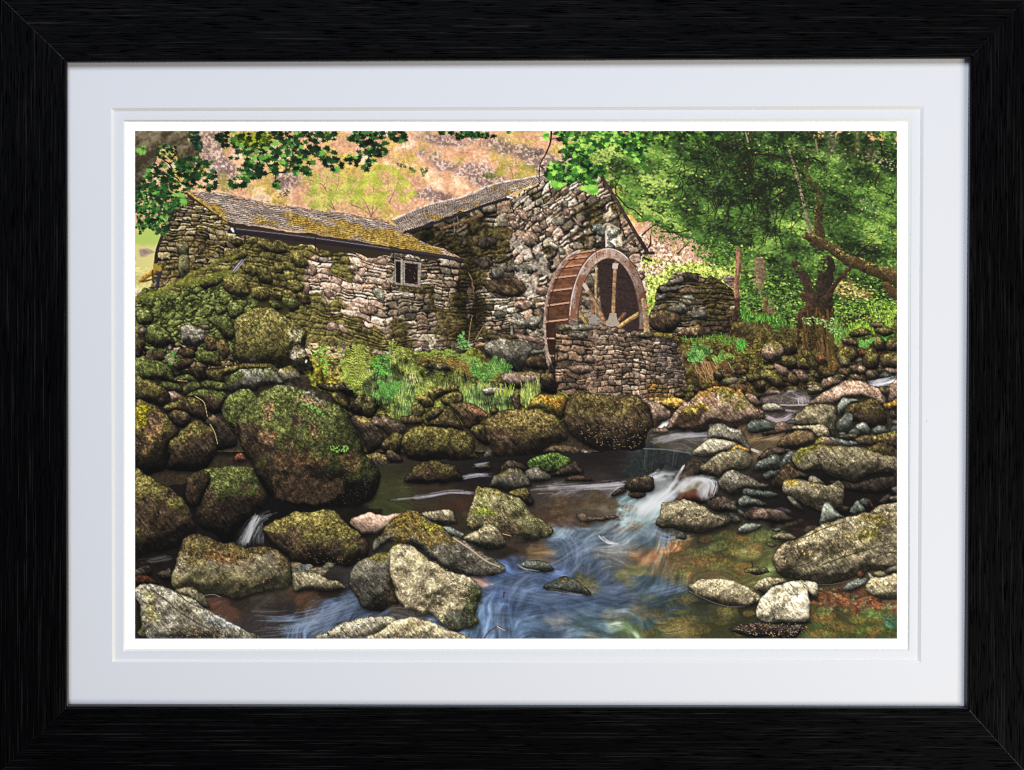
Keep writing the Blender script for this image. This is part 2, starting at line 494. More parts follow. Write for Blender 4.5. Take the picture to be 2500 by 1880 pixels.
sl = (slice(150, 420), slice(640, 960)); IMG[sl] *= np.exp(0.12 * N['g'][sl] + 0.10 * N['f'][sl])[..., None]
sl = (slice(200, 300), slice(0, 60)); IMG[sl] *= np.exp(0.06 * N['g'][sl] + 0.06 * N['s'][sl])[..., None]

# ---------------- pale birches and bushes on the fell
def feather(name, lbl, reg, n, c1, c2, size=1.6, twigs=(), bark=C(110, 84, 66), fld=None):
    k = part(name, lbl)
    for t in twigs: stroke(t, 1.4, 0.5, bark, k)
    p = smooth(P(reg))
    cx, cy = p.mean(0)
    for x, y in scatter(p, n, rs, 3.0, fld):
        t = np.clip(rs.rand() * 0.9 + 0.25 * math.sin(x * 0.21 + cx) + 0.2 * math.sin(y * 0.33), 0, 1)
        leaf(x, y, size * (0.6 + 0.8 * rs.rand()), rs.rand() * 6.28, c1 + (c2 - c1) * t, 'o', k, 1.0, 0.75)
birch = np.clip(0.5 + 0.5 * N['s'], 0.05, 2)
feather('birch_tree', 'pale green birch on the fell', 'A 1400,400 1500,350 1700,360 1850,330 1950,430 1950,600 1850,720 1700,700 1550,650 1420,520', 1600, C(142, 152, 56), C(226, 222, 108), 1.8,
        ('A 1740,690 1680,560 1640,440', 'A 1700,620 1760,480 1770,400', 'A 1740,690 1600,560 1560,440', 'A 1660,520 1620,460 1500,420'), fld=birch)
feather('birch_tree', 'yellow green birch beside the roof', 'A 1950,420 2050,330 2212,300 B 60,330 170,400 245,520 240,600 100,620 0,560 0,640 A 2150,700 2000,720 1900,640', 1600, C(152, 160, 50), C(222, 226, 94), 1.8,
        ('A 2050,730 1990,600 1900,520', 'A 2060,720 2080,560 2060,440', 'B 0,620 60,480 100,380', 'A 2050,740 2180,560 2200,420', 'A 1880,640 1980,680 2050,740'), fld=birch)
feather('bush', 'olive bush on the fell', 'A 700,400 780,370 850,430 1000,430 1060,500 1040,560 900,560 700,520', 500, C(140, 126, 66), C(188, 176, 96), 1.5, fld=birch)
feather('bush', 'round green bush on the scree', 'B 950,300 1010,240 1100,240 1180,290 1250,350 1250,400 1100,430 960,420 920,370', 620, C(132, 122, 52), C(186, 176, 86), 1.5, ('B 1080,430 1070,370 1050,320',), fld=birch)
feather('shrub', 'small green shrub', 'B 810,370 860,355 920,380 920,410 850,415', 90, C(62, 84, 34), C(140, 150, 62), 1.4)
feather('shrub', 'small dark shrub', 'B 270,330 330,325 335,370 300,395 275,375', 60, C(44, 60, 32), C(110, 120, 60), 1.4)
feather('shrub', None, 'B 170,330 210,315 220,350 190,362', 40, C(44, 60, 32), C(110, 120, 60), 1.3)
feather('shrub', None, 'B 60,280 110,290 150,330 90,310', 40, C(54, 70, 36), C(120, 126, 60), 1.3)
feather('shrub', None, 'A 1240,530 1290,500 1340,540 1300,580 1240,570', 60, C(54, 76, 36), C(120, 130, 60), 1.3)
feather('shrub', None, 'B 1240,190 1320,155 1340,200 1290,225', 60, C(70, 62, 56), C(120, 104, 90), 1.3)
k = part('bare_bush', 'leafless bush beyond the roof')
for a in range(26):
    t = -math.pi / 2 + (a / 25 - 0.5) * 2.4
    x0, y0 = P('B 480,610')[0]; r = 9 + 9 * rs.rand()
    stroke(np.array([(x0 + rs.rand() * 4 - 2, y0), (x0 + math.cos(t) * r * .5, y0 + math.sin(t) * r * .6), (x0 + math.cos(t) * r * 1.1, y0 + math.sin(t) * r * .9)]), 1.0, 0.4, C(128, 92, 80), k)
# thin wire of a wood: trees at the right
p_wood = part('woodland', 'dense sunlit leaves of the wood')
wood = 'B 1740,0 2212,0 C 2212,0 2212,1473 F 2212,300 1700,300 1200,150 850,60 C 860,1473 840,1250 700,1180 560,1090 420,1000 300,960 180,900 0,760 B 2212,800 2100,700 1960,560 1850,400 1760,200'
p = smooth(P(wood), 2); sl = box(p)
d = sdist(p, sl, 4.0)
dens = sst(-14, 14, d + 7 * N['s'][sl])
lo = mix(np.broadcast_to(C(28, 40, 20), d.shape + (3,)), C(70, 108, 42), np.clip(0.42 + 0.22 * N['s'][sl] + 0.22 * N['f'][sl] + 0.12 * N['m'][sl], 0, 1))
a = sst(0.35, 0.65, dens + 0.12 * N['f'][sl])
put(sl, lo, a * 0.96, p_wood)
bright = np.clip(0.55 + 0.35 * N['m'] + 0.25 * N['c'], 0.05, 2)
def gs(s, rx, ry, w):
    c = P(s)[0]
    return w * np.exp(-(((XX - c[0]) / (rx * PS)) ** 2 + ((YY - c[1]) / (ry * PS)) ** 2))
glow = 0.42 + gs('C 150,450', 90, 110, 0.35) + gs('C 60,60', 110, 40, 0.3) + gs('B 1850,100', 60, 60, 0.55) + gs('C 900,900', 130, 70, 0.22) + gs('C 2050,600', 60, 80, 0.4) + gs('C 2050,1050', 60, 60, 0.15) \
    + gs('C 1500,1150', 60, 50, 0.3) + gs('C 700,350', 90, 60, 0.12) - gs('C 700,600', 80, 110, 0.30) - gs('C 1000,450', 150, 70, 0.2) - gs('C 1250,160', 190, 50, 0.16) - gs('C 500,120', 110, 50, 0.25) \
    - gs('C 2150,250', 60, 60, 0.35) - gs('C 1650,1300', 80, 90, 0.35) - gs('C 1150,700', 60, 90, 0.1)
glow = glow + 0.15 * rot_noise(16, 31, 18, 3.0) + 0.08 * rot_noise(8, 32, 25, 2.5)
GLOW = glow
pts = scatter(p, 13000, rs, 6.0)
palL = [C(20, 28, 16), C(36, 54, 26), C(58, 88, 36), C(84, 126, 48), C(124, 166, 66), C(182, 206, 100)]
for i, (x, y) in enumerate(pts):
    yi, xi = min(int(y), PH - 1), min(int(x), PW - 1)
    g0 = glow[yi, xi] + 0.16 * N['s'][yi, xi] + 0.1 * N['m'][yi, xi] - 0.07 + 0.46 * (rs.rand() - 0.5) * 2
    q = min(max(g0, 0), 0.999) * 5; j = int(q); f = q - j
    c = palL[j] * (1 - f) + palL[min(j + 1, 5)] * f
    if rs.rand() < 0.04: c = c * 0.5 + C(140, 180, 150) * 0.5
    elif rs.rand() < 0.10 * (g0 + .4): c = C(188, 204, 92)
    leaf(x, y, 1.6 + 2.2 * rs.rand() ** 2, rs.rand() * 6.28, c, 'o' if rs.rand() < 0.7 else 'm', p_wood, 0.75, 0.9)
for x, y in scatter(p, 2600, rs, 6.0):                   # larger lit sprays over the mass
    yi, xi = min(int(y), PH - 1), min(int(x), PW - 1)
    g0 = glow[yi, xi] + 0.10 * N['m'][yi, xi] + 0.34 * (rs.rand() - 0.5)
    q = min(max(g0, 0), 0.999) * 5; j = int(q); f = q - j
    c = palL[j] * (1 - f) + palL[min(j + 1, 5)] * f
    for _ in range(3): leaf(x + rs.randn() * 3.5, y + rs.randn() * 2.2, 2.4 + 2.0 * rs.rand(), math.pi + rs.randn() * .8, c * (.85 + .3 * rs.rand()), 'm', p_wood, 0.67, 0.8)
# gaps of bright fell between the leaves
for x, y in np.concatenate([scatter('C 1900,560 2060,640 2040,780 1900,740 1880,640', 40, rs), scatter('C 1400,180 1700,200 1700,300 1450,280', 16, rs), scatter('C 2000,220 2200,260 2200,330 2050,300', 25, rs)]):
    leaf(x, y, 1 + rs.rand() * 1.2, rs.rand() * 6, C(214, 204, 176), 'o', p_wood, 1, .6)
for x, y in scatter('C 0,800 180,860 420,960 600,1040 560,1100 300,1120 200,1000 0,900', 500, rs):
    leaf(x, y, 1 + rs.rand() * 1.4, rs.rand() * 6, C(218, 168, 146) if rs.rand() < 0.6 else C(170, 150, 90), 'o', None, 1, 0.85)
# hanging sprays below the wood, over the meadow
for x, y in scatter('C 360,960 700,960 940,1060 900,1130 760,1180 600,1200 480,1080 380,1020', 420, rs):
    leaf(x, y, 1.4 + rs.rand() * 1.8, rs.rand() * 6, palL[rs.randint(1, 5)], 'o', p_wood, 0.8)
# under-storey, shaded ground and far trunks
blend_region('C 860,1180 1100,1200 1500,1250 1700,1250 2212,1350 F 2212,330 1650,420 1300,260 860,120', C(60, 84, 34), 0.55, 5, 8, p_wood)
for x, y in scatter('C 1000,1250 2212,1300 F 2212,200 1600,200 1200,120 860,60', 2600, rs, 5):
    t = rs.rand()
    leaf(x, y, 1.3 + 2 * rs.rand(), rs.rand() * 6, palL[min(5, int(t * t * 6))] * (0.9 + 0.2 * rs.rand()), 'o', p_wood, 0.7, 0.9)
blend_region('C 1700,1330 1900,1330 2000,1420 1850,1473 1700,1440', C(206, 160, 96), 0.55, 5, 5)
blend_region('C 1880,920 2050,930 2100,1010 1950,1000', C(120, 130, 60), 0.4, 4, 5)
k = part('tree_trunk', 'pale trunk in the wood')
stroke('C 1010,1140 1015,1250 1010,1380 1080,1473 F 1095,20 1090,120', 15, 10, C(112, 96, 70), k, 1.0, 0.35, 1.8)
for x, y in scatter('C 860,1330 940,1300 1020,1360 1150,1370 1130,1473 F 1100,60 860,60', 560, rs): leaf(x, y, 1.4 + 1.6 * rs.rand(), rs.rand() * 6, palL[rs.randint(0, 5)], 'o', p_wood, 0.7, 0.9)
stroke('F 1060,0 1060,120', 7, 7, C(96, 76, 46), k, 1.0, 0.3, 1)
for _ in range(150):                                     # thin dark twigs through the leaves
    x, y = scatter('C 350,150 1300,100 1400,600 1250,950 900,900 500,800 300,500', 1, rs)[0]
    th = math.radians(110 + rs.randn() * 35); L = 10 + 26 * rs.rand()
    stroke(np.array([(x, y), (x + math.cos(th) * L * .5 + rs.randn() * 2, y + math.sin(th) * L * .5), (x + math.cos(th + .3) * L, y + math.sin(th + .3) * L)], np.float32), 1.5, .6, C(26, 26, 18), None, .8)
# ---- twigs and boughs of the right tree
p_tree = part('leaning_tree', 'mossy leaning tree with a long bough')
BR = C(34, 27, 22)
for s, a, b in (('C 1450,420 1300,440 1180,560 1070,610 1030,700 950,860', 8, 1.5), ('C 1110,610 1130,720', 3, 1), ('C 1330,560 1270,640 1200,760 1190,960', 3, 1), ('C 1400,400 1250,260 1100,200 960,200 860,110 700,110 560,140', 10, 1.5),
                ('C 960,200 900,290 760,310 600,380', 4, 1), ('C 900,300 960,350 1060,350', 4, 1), ('C 1300,440 1150,420 980,380 930,300', 5, 1), ('C 700,110 600,60 560,0', 4, 5), ('C 1420,270 1480,240 1560,290 1590,390 1520,420', 8, 3),
                ('C 1560,300 1600,500', 3, 1), ('C 1600,580 1760,590 1780,660 1680,730', 3, 1), ('C 2212,470 2160,560 2080,720 2000,720', 5, 2), ('C 2050,380 2030,480 2120,540 2170,600', 6, 3), ('C 2060,100 2100,260 2080,330', 4, 2),
                ('C 1850,1080 1930,1000 2040,930', 7, 3), ('C 1850,1080 2000,1060 2120,1030', 7, 4), ('C 1040,640 1080,740 1060,860', 2.5, 1), ('C 1200,560 1160,760 1130,960', 2.2, 1), ('C 700,500 760,640 700,760', 2, 1),
                ('C 560,480 660,620 560,760', 2, 1), ('C 300,380 500,300', 2, 1), ('C 850,740 780,830 640,920', 2, 1), ('C 150,870 330,880 450,840', 3, 1.5), ('C 300,1060 400,960', 5, 2.5), ('C 0,900 60,840 110,810', 7, 3),
                ('C 20,1050 60,960 70,860', 4, 2), ('B 1960,560 2040,640 2212,760', 5, 3), ('B 2000,400 1960,520 1980,560', 3, 2), ('C 2120,170 2212,200', 3, 2), ('C 1400,700 1330,800 1250,900', 2, 1), ('C 600,540 640,700 620,780', 2, 1)):
    stroke(s, a * 0.24 + 1.3, b * 0.22 + 0.7, BR, p_tree, 0.8, 0, 0.9)
stroke('C 1270,170 1300,260 1340,400 1390,600 1430,780 1455,880', 2.6, 5.5, C(116, 104, 84), p_tree, 0.8, 0.4)
stroke('C 1500,80 1520,190', 2, 2.4, C(120, 106, 80), p_tree)
stroke('C 890,10 910,90', 2, 3, C(120, 124, 90), p_tree)
k2 = part('tree_trunk', 'dark trunk at the water')
stroke('C 1320,1130 1380,1220 1440,1350 1490,1473', 9, 14, C(50, 40, 30), k2, 1, 0.5, 1.5)
stroke('C 1590,1150 1580,1300 1560,1473 F 1560,60 1530,200 1500,330', 22, 27, C(38, 31, 25), k2, 1, 0.4, 2.0)
stroke('C 1400,1430 1440,1473 F 1450,60 1400,140', 12, 20, C(58, 42, 32), k2, 1, 0.5, 2.0)
stroke('C 1790,1190 1700,1300 1610,1430 1570,1473', 6, 9, C(50, 38, 28), k2, 1, 0.3, 1)
stroke('C 1440,250 1420,380 1480,470 1530,560 1530,700 1520,800 1530,900', 7, 15, C(60, 50, 32), p_tree, 0.9, 0.55, 1.6, 'k')
stroke('C 1425,930 1530,960 1640,1020 1780,1110 1960,1180 2100,1240 2240,1300', 12, 24, C(66, 54, 32), p_tree, 0.9, 0.75, 1.6, 'k')
stroke('C 1440,940 1480,1000 1540,1030', 5, 8, C(46, 38, 24), p_tree, 0.9, 0.4, 2)
stroke('C 2110,1340 2160,1400 2230,1460', 10, 14, C(66, 50, 30), p_tree, 0.9, 0.6, 1.4, 'k')
for x, y in np.concatenate([scatter('C 1250,200 1700,300 1700,600 1450,700 1200,500', 700, rs), scatter('C 1500,1000 1600,1130 1540,1260 1300,1200', 160, rs), scatter('C 1560,560 2212,400 2212,1100 1900,1050 1600,900', 1300, rs)]):
    yi, xi = min(int(y), PH - 1), min(int(x), PW - 1)
    q = min(max(GLOW[yi, xi] - 0.1 + 0.42 * (rs.rand() - 0.5), 0), .99) * 5; j = int(q)
    leaf(x, y, 1.4 + 1.6 * rs.rand(), rs.rand() * 6.28, palL[j] * (1 - q + j) + palL[j + 1] * (q - j), 'o', p_tree, 0.7, 0.85)
# soft smeared shapes at the top edge
for s, c in (('C 1570,0 1670,0 1670,130 1690,190 1640,225 1570,210 1620,150', C(84, 90, 62)), ('C 1840,0 1890,0 1890,110 1860,160 1790,170 1840,110', C(98, 100, 58)), ('C 1240,40 1360,110 1500,170 1450,200 1280,160', C(74, 88, 46)),
             ('C 1940,150 2040,130 2060,230 2000,290 1940,260', C(80, 82, 54)), ('C 620,60 760,50 820,80 700,100', C(44, 56, 32)), ('C 0,10 60,0 100,20 40,40', C(130, 120, 40)), ('C 1700,210 1800,220 1830,270 1760,280', C(52, 66, 36))):
    blend_region(s, c, 0.85, 3, 5)
# tree hints over left meadow
# ---------------- the mill
p_mill = part('stone_mill', 'slate roofed mill of rough mossy stone')
PAL_PINK = [C(200, 164, 142), C(182, 150, 128), C(172, 152, 128), C(150, 130, 112), C(206, 180, 156), C(140, 118, 98), C(190, 150, 126)]
PAL_GREY = [C(150, 138, 116), C(128, 114, 94), C(172, 156, 132), C(108, 92, 76), C(160, 132, 110), C(92, 82, 68), C(186, 170, 148)]
PAL_DARK = [C(88, 78, 56), C(72, 62, 44), C(104, 92, 66), C(60, 54, 38), C(120, 108, 80)]
blend_region('A 860,1200 1500,1000 2212,1200 D 1700,700 1500,660 300,660 0,640 A 0,1440', C(54, 48, 26), 1, 1, 1, 0, detail=False)
blend_region('A 700,640 840,780 1100,840 1600,900 2212,980 B 300,1050 640,1110 660,1160 300,1120 A 2212,1110 1600,1040 1100,960 860,920', C(46, 38, 28), 1, 1, 1, 0, detail=False)
blend_region('A 450,545 700,670 860,850 900,930 760,900 600,760', C(46, 38, 28), 1, .5, 1, 0, detail=False)
k_gl = part('end_wall', 'shaded mossy end wall', p_mill)
stones('A 455,560 375,600 300,780 215,960 170,1120 165,1200 150,1300 140,1430 300,1400 560,1320 760,1260 860,1200 900,1000 860,860 800,790 640,680',
       'A 300,600 860,640 900,1420 120,1400', 8, 15, PAL_DARK, 1.55, 21, 0.2, [('A 600,1000', 40, 20, .5), ('A 750,900', 30, 40, .6), ('A 300,1200', 50, 50, .45), ('A 560,1260', 110, 26, 1.0), ('A 550,1050', 20, 30, .4), ('A 200,1180', 16, 12, .8), ('A 330,900', 30, 40, .35)], 'k', k_gl, slate=0.3, relief=3.5)
for s, r in (('A 365,960 450,960 450,1070 380,1075', 'e'), ('A 370,1085 465,1075 465,1210 440,1245 375,1240', 'e'), ('A 550,1000 600,980 600,1050 560,1090', 'b')):
    boulder(s, r, 0.25, 'k', 0.95, 0.2, k_gl, shadow=0.3, edge=0.8)
k_v = part('verge_board', None, p_mill)
stroke('A 395,590 330,700 250,870 190,1030 172,1150 168,1200', 5, 4, C(42, 34, 30), k_v, 0.8, 0.2)
k_lw = part('front_wall', 'long front wall of pale pink stones', p_mill)
moss_long = [('A 1000,1050', 70, 46, 1.2), ('A 1200,1150', 60, 60, 1.1), ('A 1300,1020', 50, 30, .8), ('A 1350,1250', 40, 50, .8), ('A 1000,1350', 60, 40, 1.1), ('A 1250,1420', 50, 30, .9), ('A 1650,1060', 50, 14, .7), ('A 1780,1180', 24, 40, .55), ('A 1850,1250', 14, 24, .5),
             ('D 1350,60', 60, 30, .9), ('D 1500,120', 50, 30, .8), ('D 1600,200', 30, 40, .7), ('D 1650,300', 50, 40, .8), ('D 1850,170', 50, 12, .7), ('D 1750,60', 40, 10, .5), ('D 1900,350', 60, 30, .6), ('D 2100,380', 60, 30, .65), ('E 100,240', 46, 26, .75), ('E 60,380', 30, 30, .6), ('E 480,330', 40, 60, .6), ('B 200,1360', 60, 10, .9), ('B 300,1420', 40, 16, .7), ('A 1600,1440', 40, 16, .5), ('E 300,320', 22, 40, .5), ('B 60,1400', 20, 8, .5)]
stones('A 860,900 1200,960 1600,1020 2212,1100 B 300,1110 640,1130 660,1300 690,1473 E 690,200 640,470 300,480 0,520 D 2212,520 1900,560 1560,560 1300,400 A 1300,1473 900,1300 880,1000',
       'A 860,860 2212,1100 D 2212,560 860,260', 12, 15, PAL_PINK, 1.22, 22, 0.17, moss_long, 'o', k_lw, slate=0.42, relief=2.8)
stones('B 0,1090 300,1110 640,1130 700,1300 720,1473 E 700,100 660,300 640,470 300,480 0,520', 'B 0,1060 720,1130 E 700,460 0,500', 8, 14, PAL_GREY, 1.05, 23, 0.17, [('E 100,240', 46, 26, .75), ('E 480,330', 50, 60, .8), ('B 200,1360', 60, 10, 1.0), ('B 300,1420', 40, 16, .8), ('E 60,380', 30, 40, .7), ('E 600,150', 18, 90, .8), ('B 640,1300', 16, 80, .8)], 'k', k_lw, slate=0.5, relief=2.6)
for s, r, l in (('A 1490,1180 1550,1150 1590,1230 1570,1260 1500,1240', 'p', 1.0), ('A 1900,1270 1930,1240 2000,1310 1960,1330 1900,1310', 'p', 1.1), ('A 1620,1210 1690,1205 1700,1250 1630,1250', 'p', 1), ('A 2070,1120 2150,1110 2200,1150 2170,1180 2090,1160', 'p', 1.0),
                ('A 1640,1370 1690,1360 1730,1420 1690,1450 1650,1420', 'p', 1.05), ('A 2060,1380 2140,1370 2170,1450 2120,1473 2070,1440', 'w', 0.9), ('A 2130,1320 2212,1300 2212,1370 2140,1370', 'p', 1), ('A 1440,1350 1510,1350 1500,1410 1450,1410', 'p', .9), ('A 1850,1170 1930,1170 1945,1230 1870,1225', 'p', .95),
                ('D 1640,240 1700,190 1750,230 1740,270 1680,270', 'p', 1.05), ('D 1760,230 1800,220 1850,280 1840,310 1790,290', 'p', 1), ('D 1960,70 2060,60 2100,90 2050,120 1970,115', 'p', 1)):
    boulder(s, r, 0.0, 'k', l, 0.2, k_lw, shadow=0.25, edge=0.6, flat=.5)
k_rw = part('side_wall', 'shaded side wall of the wheel house', p_mill)
stones('B 130,870 300,800 700,690 1060,570 1080,900 1090,1473 E 1100,200 1050,400 900,420 800,380 640,470 600,420 B 720,1473 690,1200 640,1120 500,1040 300,960',
       'B 130,780 1090,560 E 1090,380 560,420', 8, 19, PAL_GREY, 1.08, 24, 0.2, [('B 800,950', 40, 50, .8), ('B 1000,900', 34, 26, .9), ('B 750,1050', 24, 60, .7), ('B 700,1250', 40, 70, .8), ('B 330,930', 60, 22, .6), ('E 650,150', 50, 80, .9), ('B 1000,1050', 30, 24, .8), ('B 480,1050', 50, 12, .9)], 'k', k_rw, slate=0.35, relief=3.0)
k_gw = part('gable_wall', 'sunlit gable wall behind the wheel', p_mill)
gable = 'B 1050,580 1130,540 1300,450 1370,370 1500,320 1520,200 1720,200 1800,330 1900,480 2020,700 2140,920 2212,1030 2240,1080 2212,1200 C 0,1050 20,1473 F 20,0 60,260 0,280 E 1800,300 1480,230 1440,300 1440,850 1300,780 1100,640 1060,560 1040,400 B 1090,1473 1070,1100 1080,800'
stones(gable, 'B 950,640 1700,60 E 2500,300 900,720', 13, 19, PAL_GREY + [C(196, 168, 148), C(190, 160, 138)], 1.12, 25, 0.19, [('B 1280,540', 26, 12, .7), ('B 1700,950', 26, 34, .65), ('B 1380,1030', 24, 14, .8), ('B 1440,690', 14, 10, .7), ('B 1230,600', 20, 12, .6), ('B 1750,700', 34, 24, .5), ('B 2050,620', 30, 60, .4), ('B 1500,560', 30, 14, .4)], 'k', k_gw, slate=0.35, relief=3.4)
IMG[box(P('B 1050,0 2240,1473'))] *= 1
for s, r, l in (('B 1090,680 1150,690 1210,760 1190,790 1120,750', 'p', .95), ('B 1040,760 1110,770 1140,830 1090,850 1050,820', 'p', .85), ('B 1100,850 1200,860 1300,920 1290,990 1220,1010 1130,930', 'p', 1.05), ('B 1330,660 1420,690 1400,740 1350,720', 'p', .9), ('B 1280,740 1330,710 1360,760 1310,800', 'p', .95), ('B 1600,760 1640,770 1680,830 1640,840', 'p', 1.0),
                ('B 1420,770 1500,760 1520,820 1450,840 1400,810', 'w', .75), ('B 1500,600 1550,590 1560,660 1510,670', 'g', 1.15), ('B 1510,690 1560,680 1570,740 1520,750', 'p', .95), ('B 1380,960 1450,970 1480,1010 1440,1040 1390,1010', 'g', 1.15), ('B 1480,1010 1530,1010 1535,1060 1490,1080', 'w', .8), ('B 1780,820 1850,820 1880,880 1860,930 1800,890', 'c', .85),
                ('B 1260,1080 1320,1060 1340,1130 1300,1180 1260,1140', 'g', .9), ('B 1170,1160 1270,1160 1290,1220 1200,1260 1110,1230 1010,1200 1040,1160', 'g', .95), ('B 800,1310 950,1280 1070,1270 1200,1330 1180,1400 1060,1440 900,1400', 'b', .9), ('B 1250,1340 1380,1370 1370,1420 1270,1410', 'p', .85), ('B 900,1190 980,1180 990,1260 930,1290 900,1250', 'g', .85),
                ('B 1780,990 1900,960 1960,1010 1900,1060', 'd', .9), ('B 1960,1010 2060,1000 2080,1060 2000,1060', 'g', .9), ('B 1230,830 1300,830 1320,890 1260,890', 'p', .85), ('B 1360,880 1400,890 1390,930 1350,920', 'p', .9), ('B 780,920 900,920 960,960 880,1010 790,1020', 'd', 1.4), ('B 740,1110 850,1090 900,1150 830,1210 750,1170', 'd', 1.3),
                ('E 1090,20 1150,-10 1240,-10 1260,40 1180,75 1100,60', 'p', 1.1), ('E 1040,160 1180,155 1320,150 1325,200 1280,230 1150,225 1090,210', 'g', 1.15), ('E 900,100 960,75 1020,110 1000,150 920,150', 'g', .85), ('E 1050,120 1130,100 1190,130 1130,150', 'w', .8), ('E 1100,300 1200,300 1330,330 1320,370 1200,360 1120,330', 'p', .95),
                ('E 820,310 1000,295 1110,320 1000,350 850,345', 'b', 1.0), ('E 1210,360 1330,390 1330,430 1250,450 1220,420', 'd', 1.3)):
    boulder(s, r, 0.08, 'k', l, 0.25, k_gw, shadow=0.35, edge=0.6, flat=.5)
# whitish lime run down the corner of the gable
lime = np.zeros((PH, PW), np.float32)
for s in ('B 1080,960 1140,1010 1200,1090 1270,1160 1330,1210 1390,1240', 'B 1270,980 1310,1060 1350,1160', 'B 1130,1240 1220,1290 1250,1370 1200,1440', 'B 1090,600 1170,580 1240,640', 'B 1100,960 1200,1050'):
    for x, y in smooth(P(s), 6, False): lime += 0.6 * np.exp(-(((XX - x) / 7) ** 2 + ((YY - y) / 5) ** 2))
lime = sst(0.5, 1.2, lime + 0.35 * N['s'] + 0.25 * N['f']) * sst(0.08, 0.3, lime)
IMG[:] = mix(IMG, np.clip(C(224, 208, 192) * (0.85 + 0.12 * N['f'] + 0.1 * N['g'])[..., None], 0, 1), lime * 0.55)
# dark deep corner between the two wings
blend_region('B 640,1130 760,1090 740,1300 820,1473 E 860,80 760,300 640,420 600,300 620,100 B 640,1300', C(125, 120, 115), 1, 4, 10, mode='mul')
blend_region('B 130,880 560,740 1060,590 1060,640 760,800 700,900 640,1100 400,980', C(150, 150, 140), 1, 4, 8, mode='mul')
# chimney stub among the leaves
k = part('chimney', None, p_mill)
blend_region('B 1500,180 1560,150 1720,200 1740,300 1560,330 1510,250', C(120, 104, 98), 1, 1, 1, k)
stroke('B 1480,180 1560,140 1640,140', 5, 4, C(60, 52, 48), k)
# ---- roofs
def roof(reg, quad, nu, nv, lum, moss, name, lbl, seed, shift=0.0):
    k = part(name, lbl, p_mill)
    sl, a, d = area(reg, 0.8, False)
    u, v = uvmap(quad, sl, 0.7)
    V = v * nv + 0.10 * N['m'][sl]; row = np.floor(V); fv = V - row
    U = u * nu * (1 + 0.25 * hsh(row, row, 3)) + hsh(row, row * 3, 5) * 7; fu = U - np.floor(U)
    r = hsh(np.floor(U), row, seed)
    c = mix(np.broadcast_to(C(98, 86, 80), d.shape + (3,)), C(168, 150, 136), np.clip(0.2 + 0.6 * r + 0.12 * N['h'][sl], 0, 1))
    c = c * (0.88 + 0.26 * hsh(np.floor(U), row, seed + 2))[..., None]
    c = c * (1 - 0.80 * sst(0.62, 0.95, fv))[..., None] * (1 + 0.25 * sst(0.35, 0.0, fv))[..., None]
    c = c * (1 - 0.22 * sst(0.88, 0.97, fu))[..., None]
    mk = np.zeros(d.shape, np.float32)
    for (ms, rx, ry, w) in moss:
        q = P(ms)[0]; mk += w * np.exp(-(((XX[sl] - q[0]) / (rx * PS)) ** 2 + ((YY[sl] - q[1] - 0.25 * (XX[sl] - q[0])) / (ry * PS)) ** 2))
    mk = 0.92 * sst(0.50, 1.0, mk + 0.16 * N['s'][sl] + 0.16 * N['h'][sl] - 0.12 * fv)
    mc = mix(np.broadcast_to(C(112, 84, 28), d.shape + (3,)), C(172, 144, 68), np.clip(0.5 + 0.2 * N['g'][sl] + 0.26 * N['f'][sl] + 0.1 * N['s'][sl], 0, 1.2))
    mc = mc * (1 - 0.42 * sst(0.6, 0.95, fv))[..., None]
    c = mix(c, mc, mk)
    c = c * (lum * np.exp(0.07 * N['g'][sl]))[..., None]
    put(sl, np.clip(c, 0, 1), a, k)
    return k
kr = roof('A 455,530 640,520 700,535 900,580 1300,650 1750,700 2212,790 B 0,800 130,870 300,960 480,1040 620,1110 600,1120 300,1060 0,1000 A 2212,1010 1900,960 1500,880 1100,830 850,800 800,770 700,700',
          'A 440,530 2400,800 B 660,1130 A 850,830', 34, 15, 1.10,
          [('A 620,640', 40, 14, .8), ('A 730,690', 26, 8, .9), ('A 1050,660', 40, 5, .4), ('A 1150,800', 60, 12, 1.0), ('A 1330,730', 50, 10, .7), ('A 1750,780', 50, 12, .7), ('A 1450,770', 50, 14, .6), ('A 1750,890', 66, 16, .95), ('A 2000,860', 70, 14, .9), ('A 2150,960', 60, 14, 1.0),
           ('B 100,960', 60, 18, 1.1), ('B 250,1010', 50, 14, 1.0), ('B 420,1060', 40, 10, .9), ('A 1550,850', 60, 12, .7), ('A 480,560', 26, 8, .8), ('A 1400,660', 60, 5, .5), ('B 60,900', 50, 10, .6), ('A 900,760', 30, 5, .3)], 'slate_roof', 'long slate roof with golden moss', 31)
stroke('A 455,545 560,600 640,670 730,720 800,785', 5, 4, C(160, 132, 58), kr, 1, .3, 1.5)
stroke('A 462,552 640,682 800,795', 1.6, 1.6, C(52, 42, 30), kr, 1)
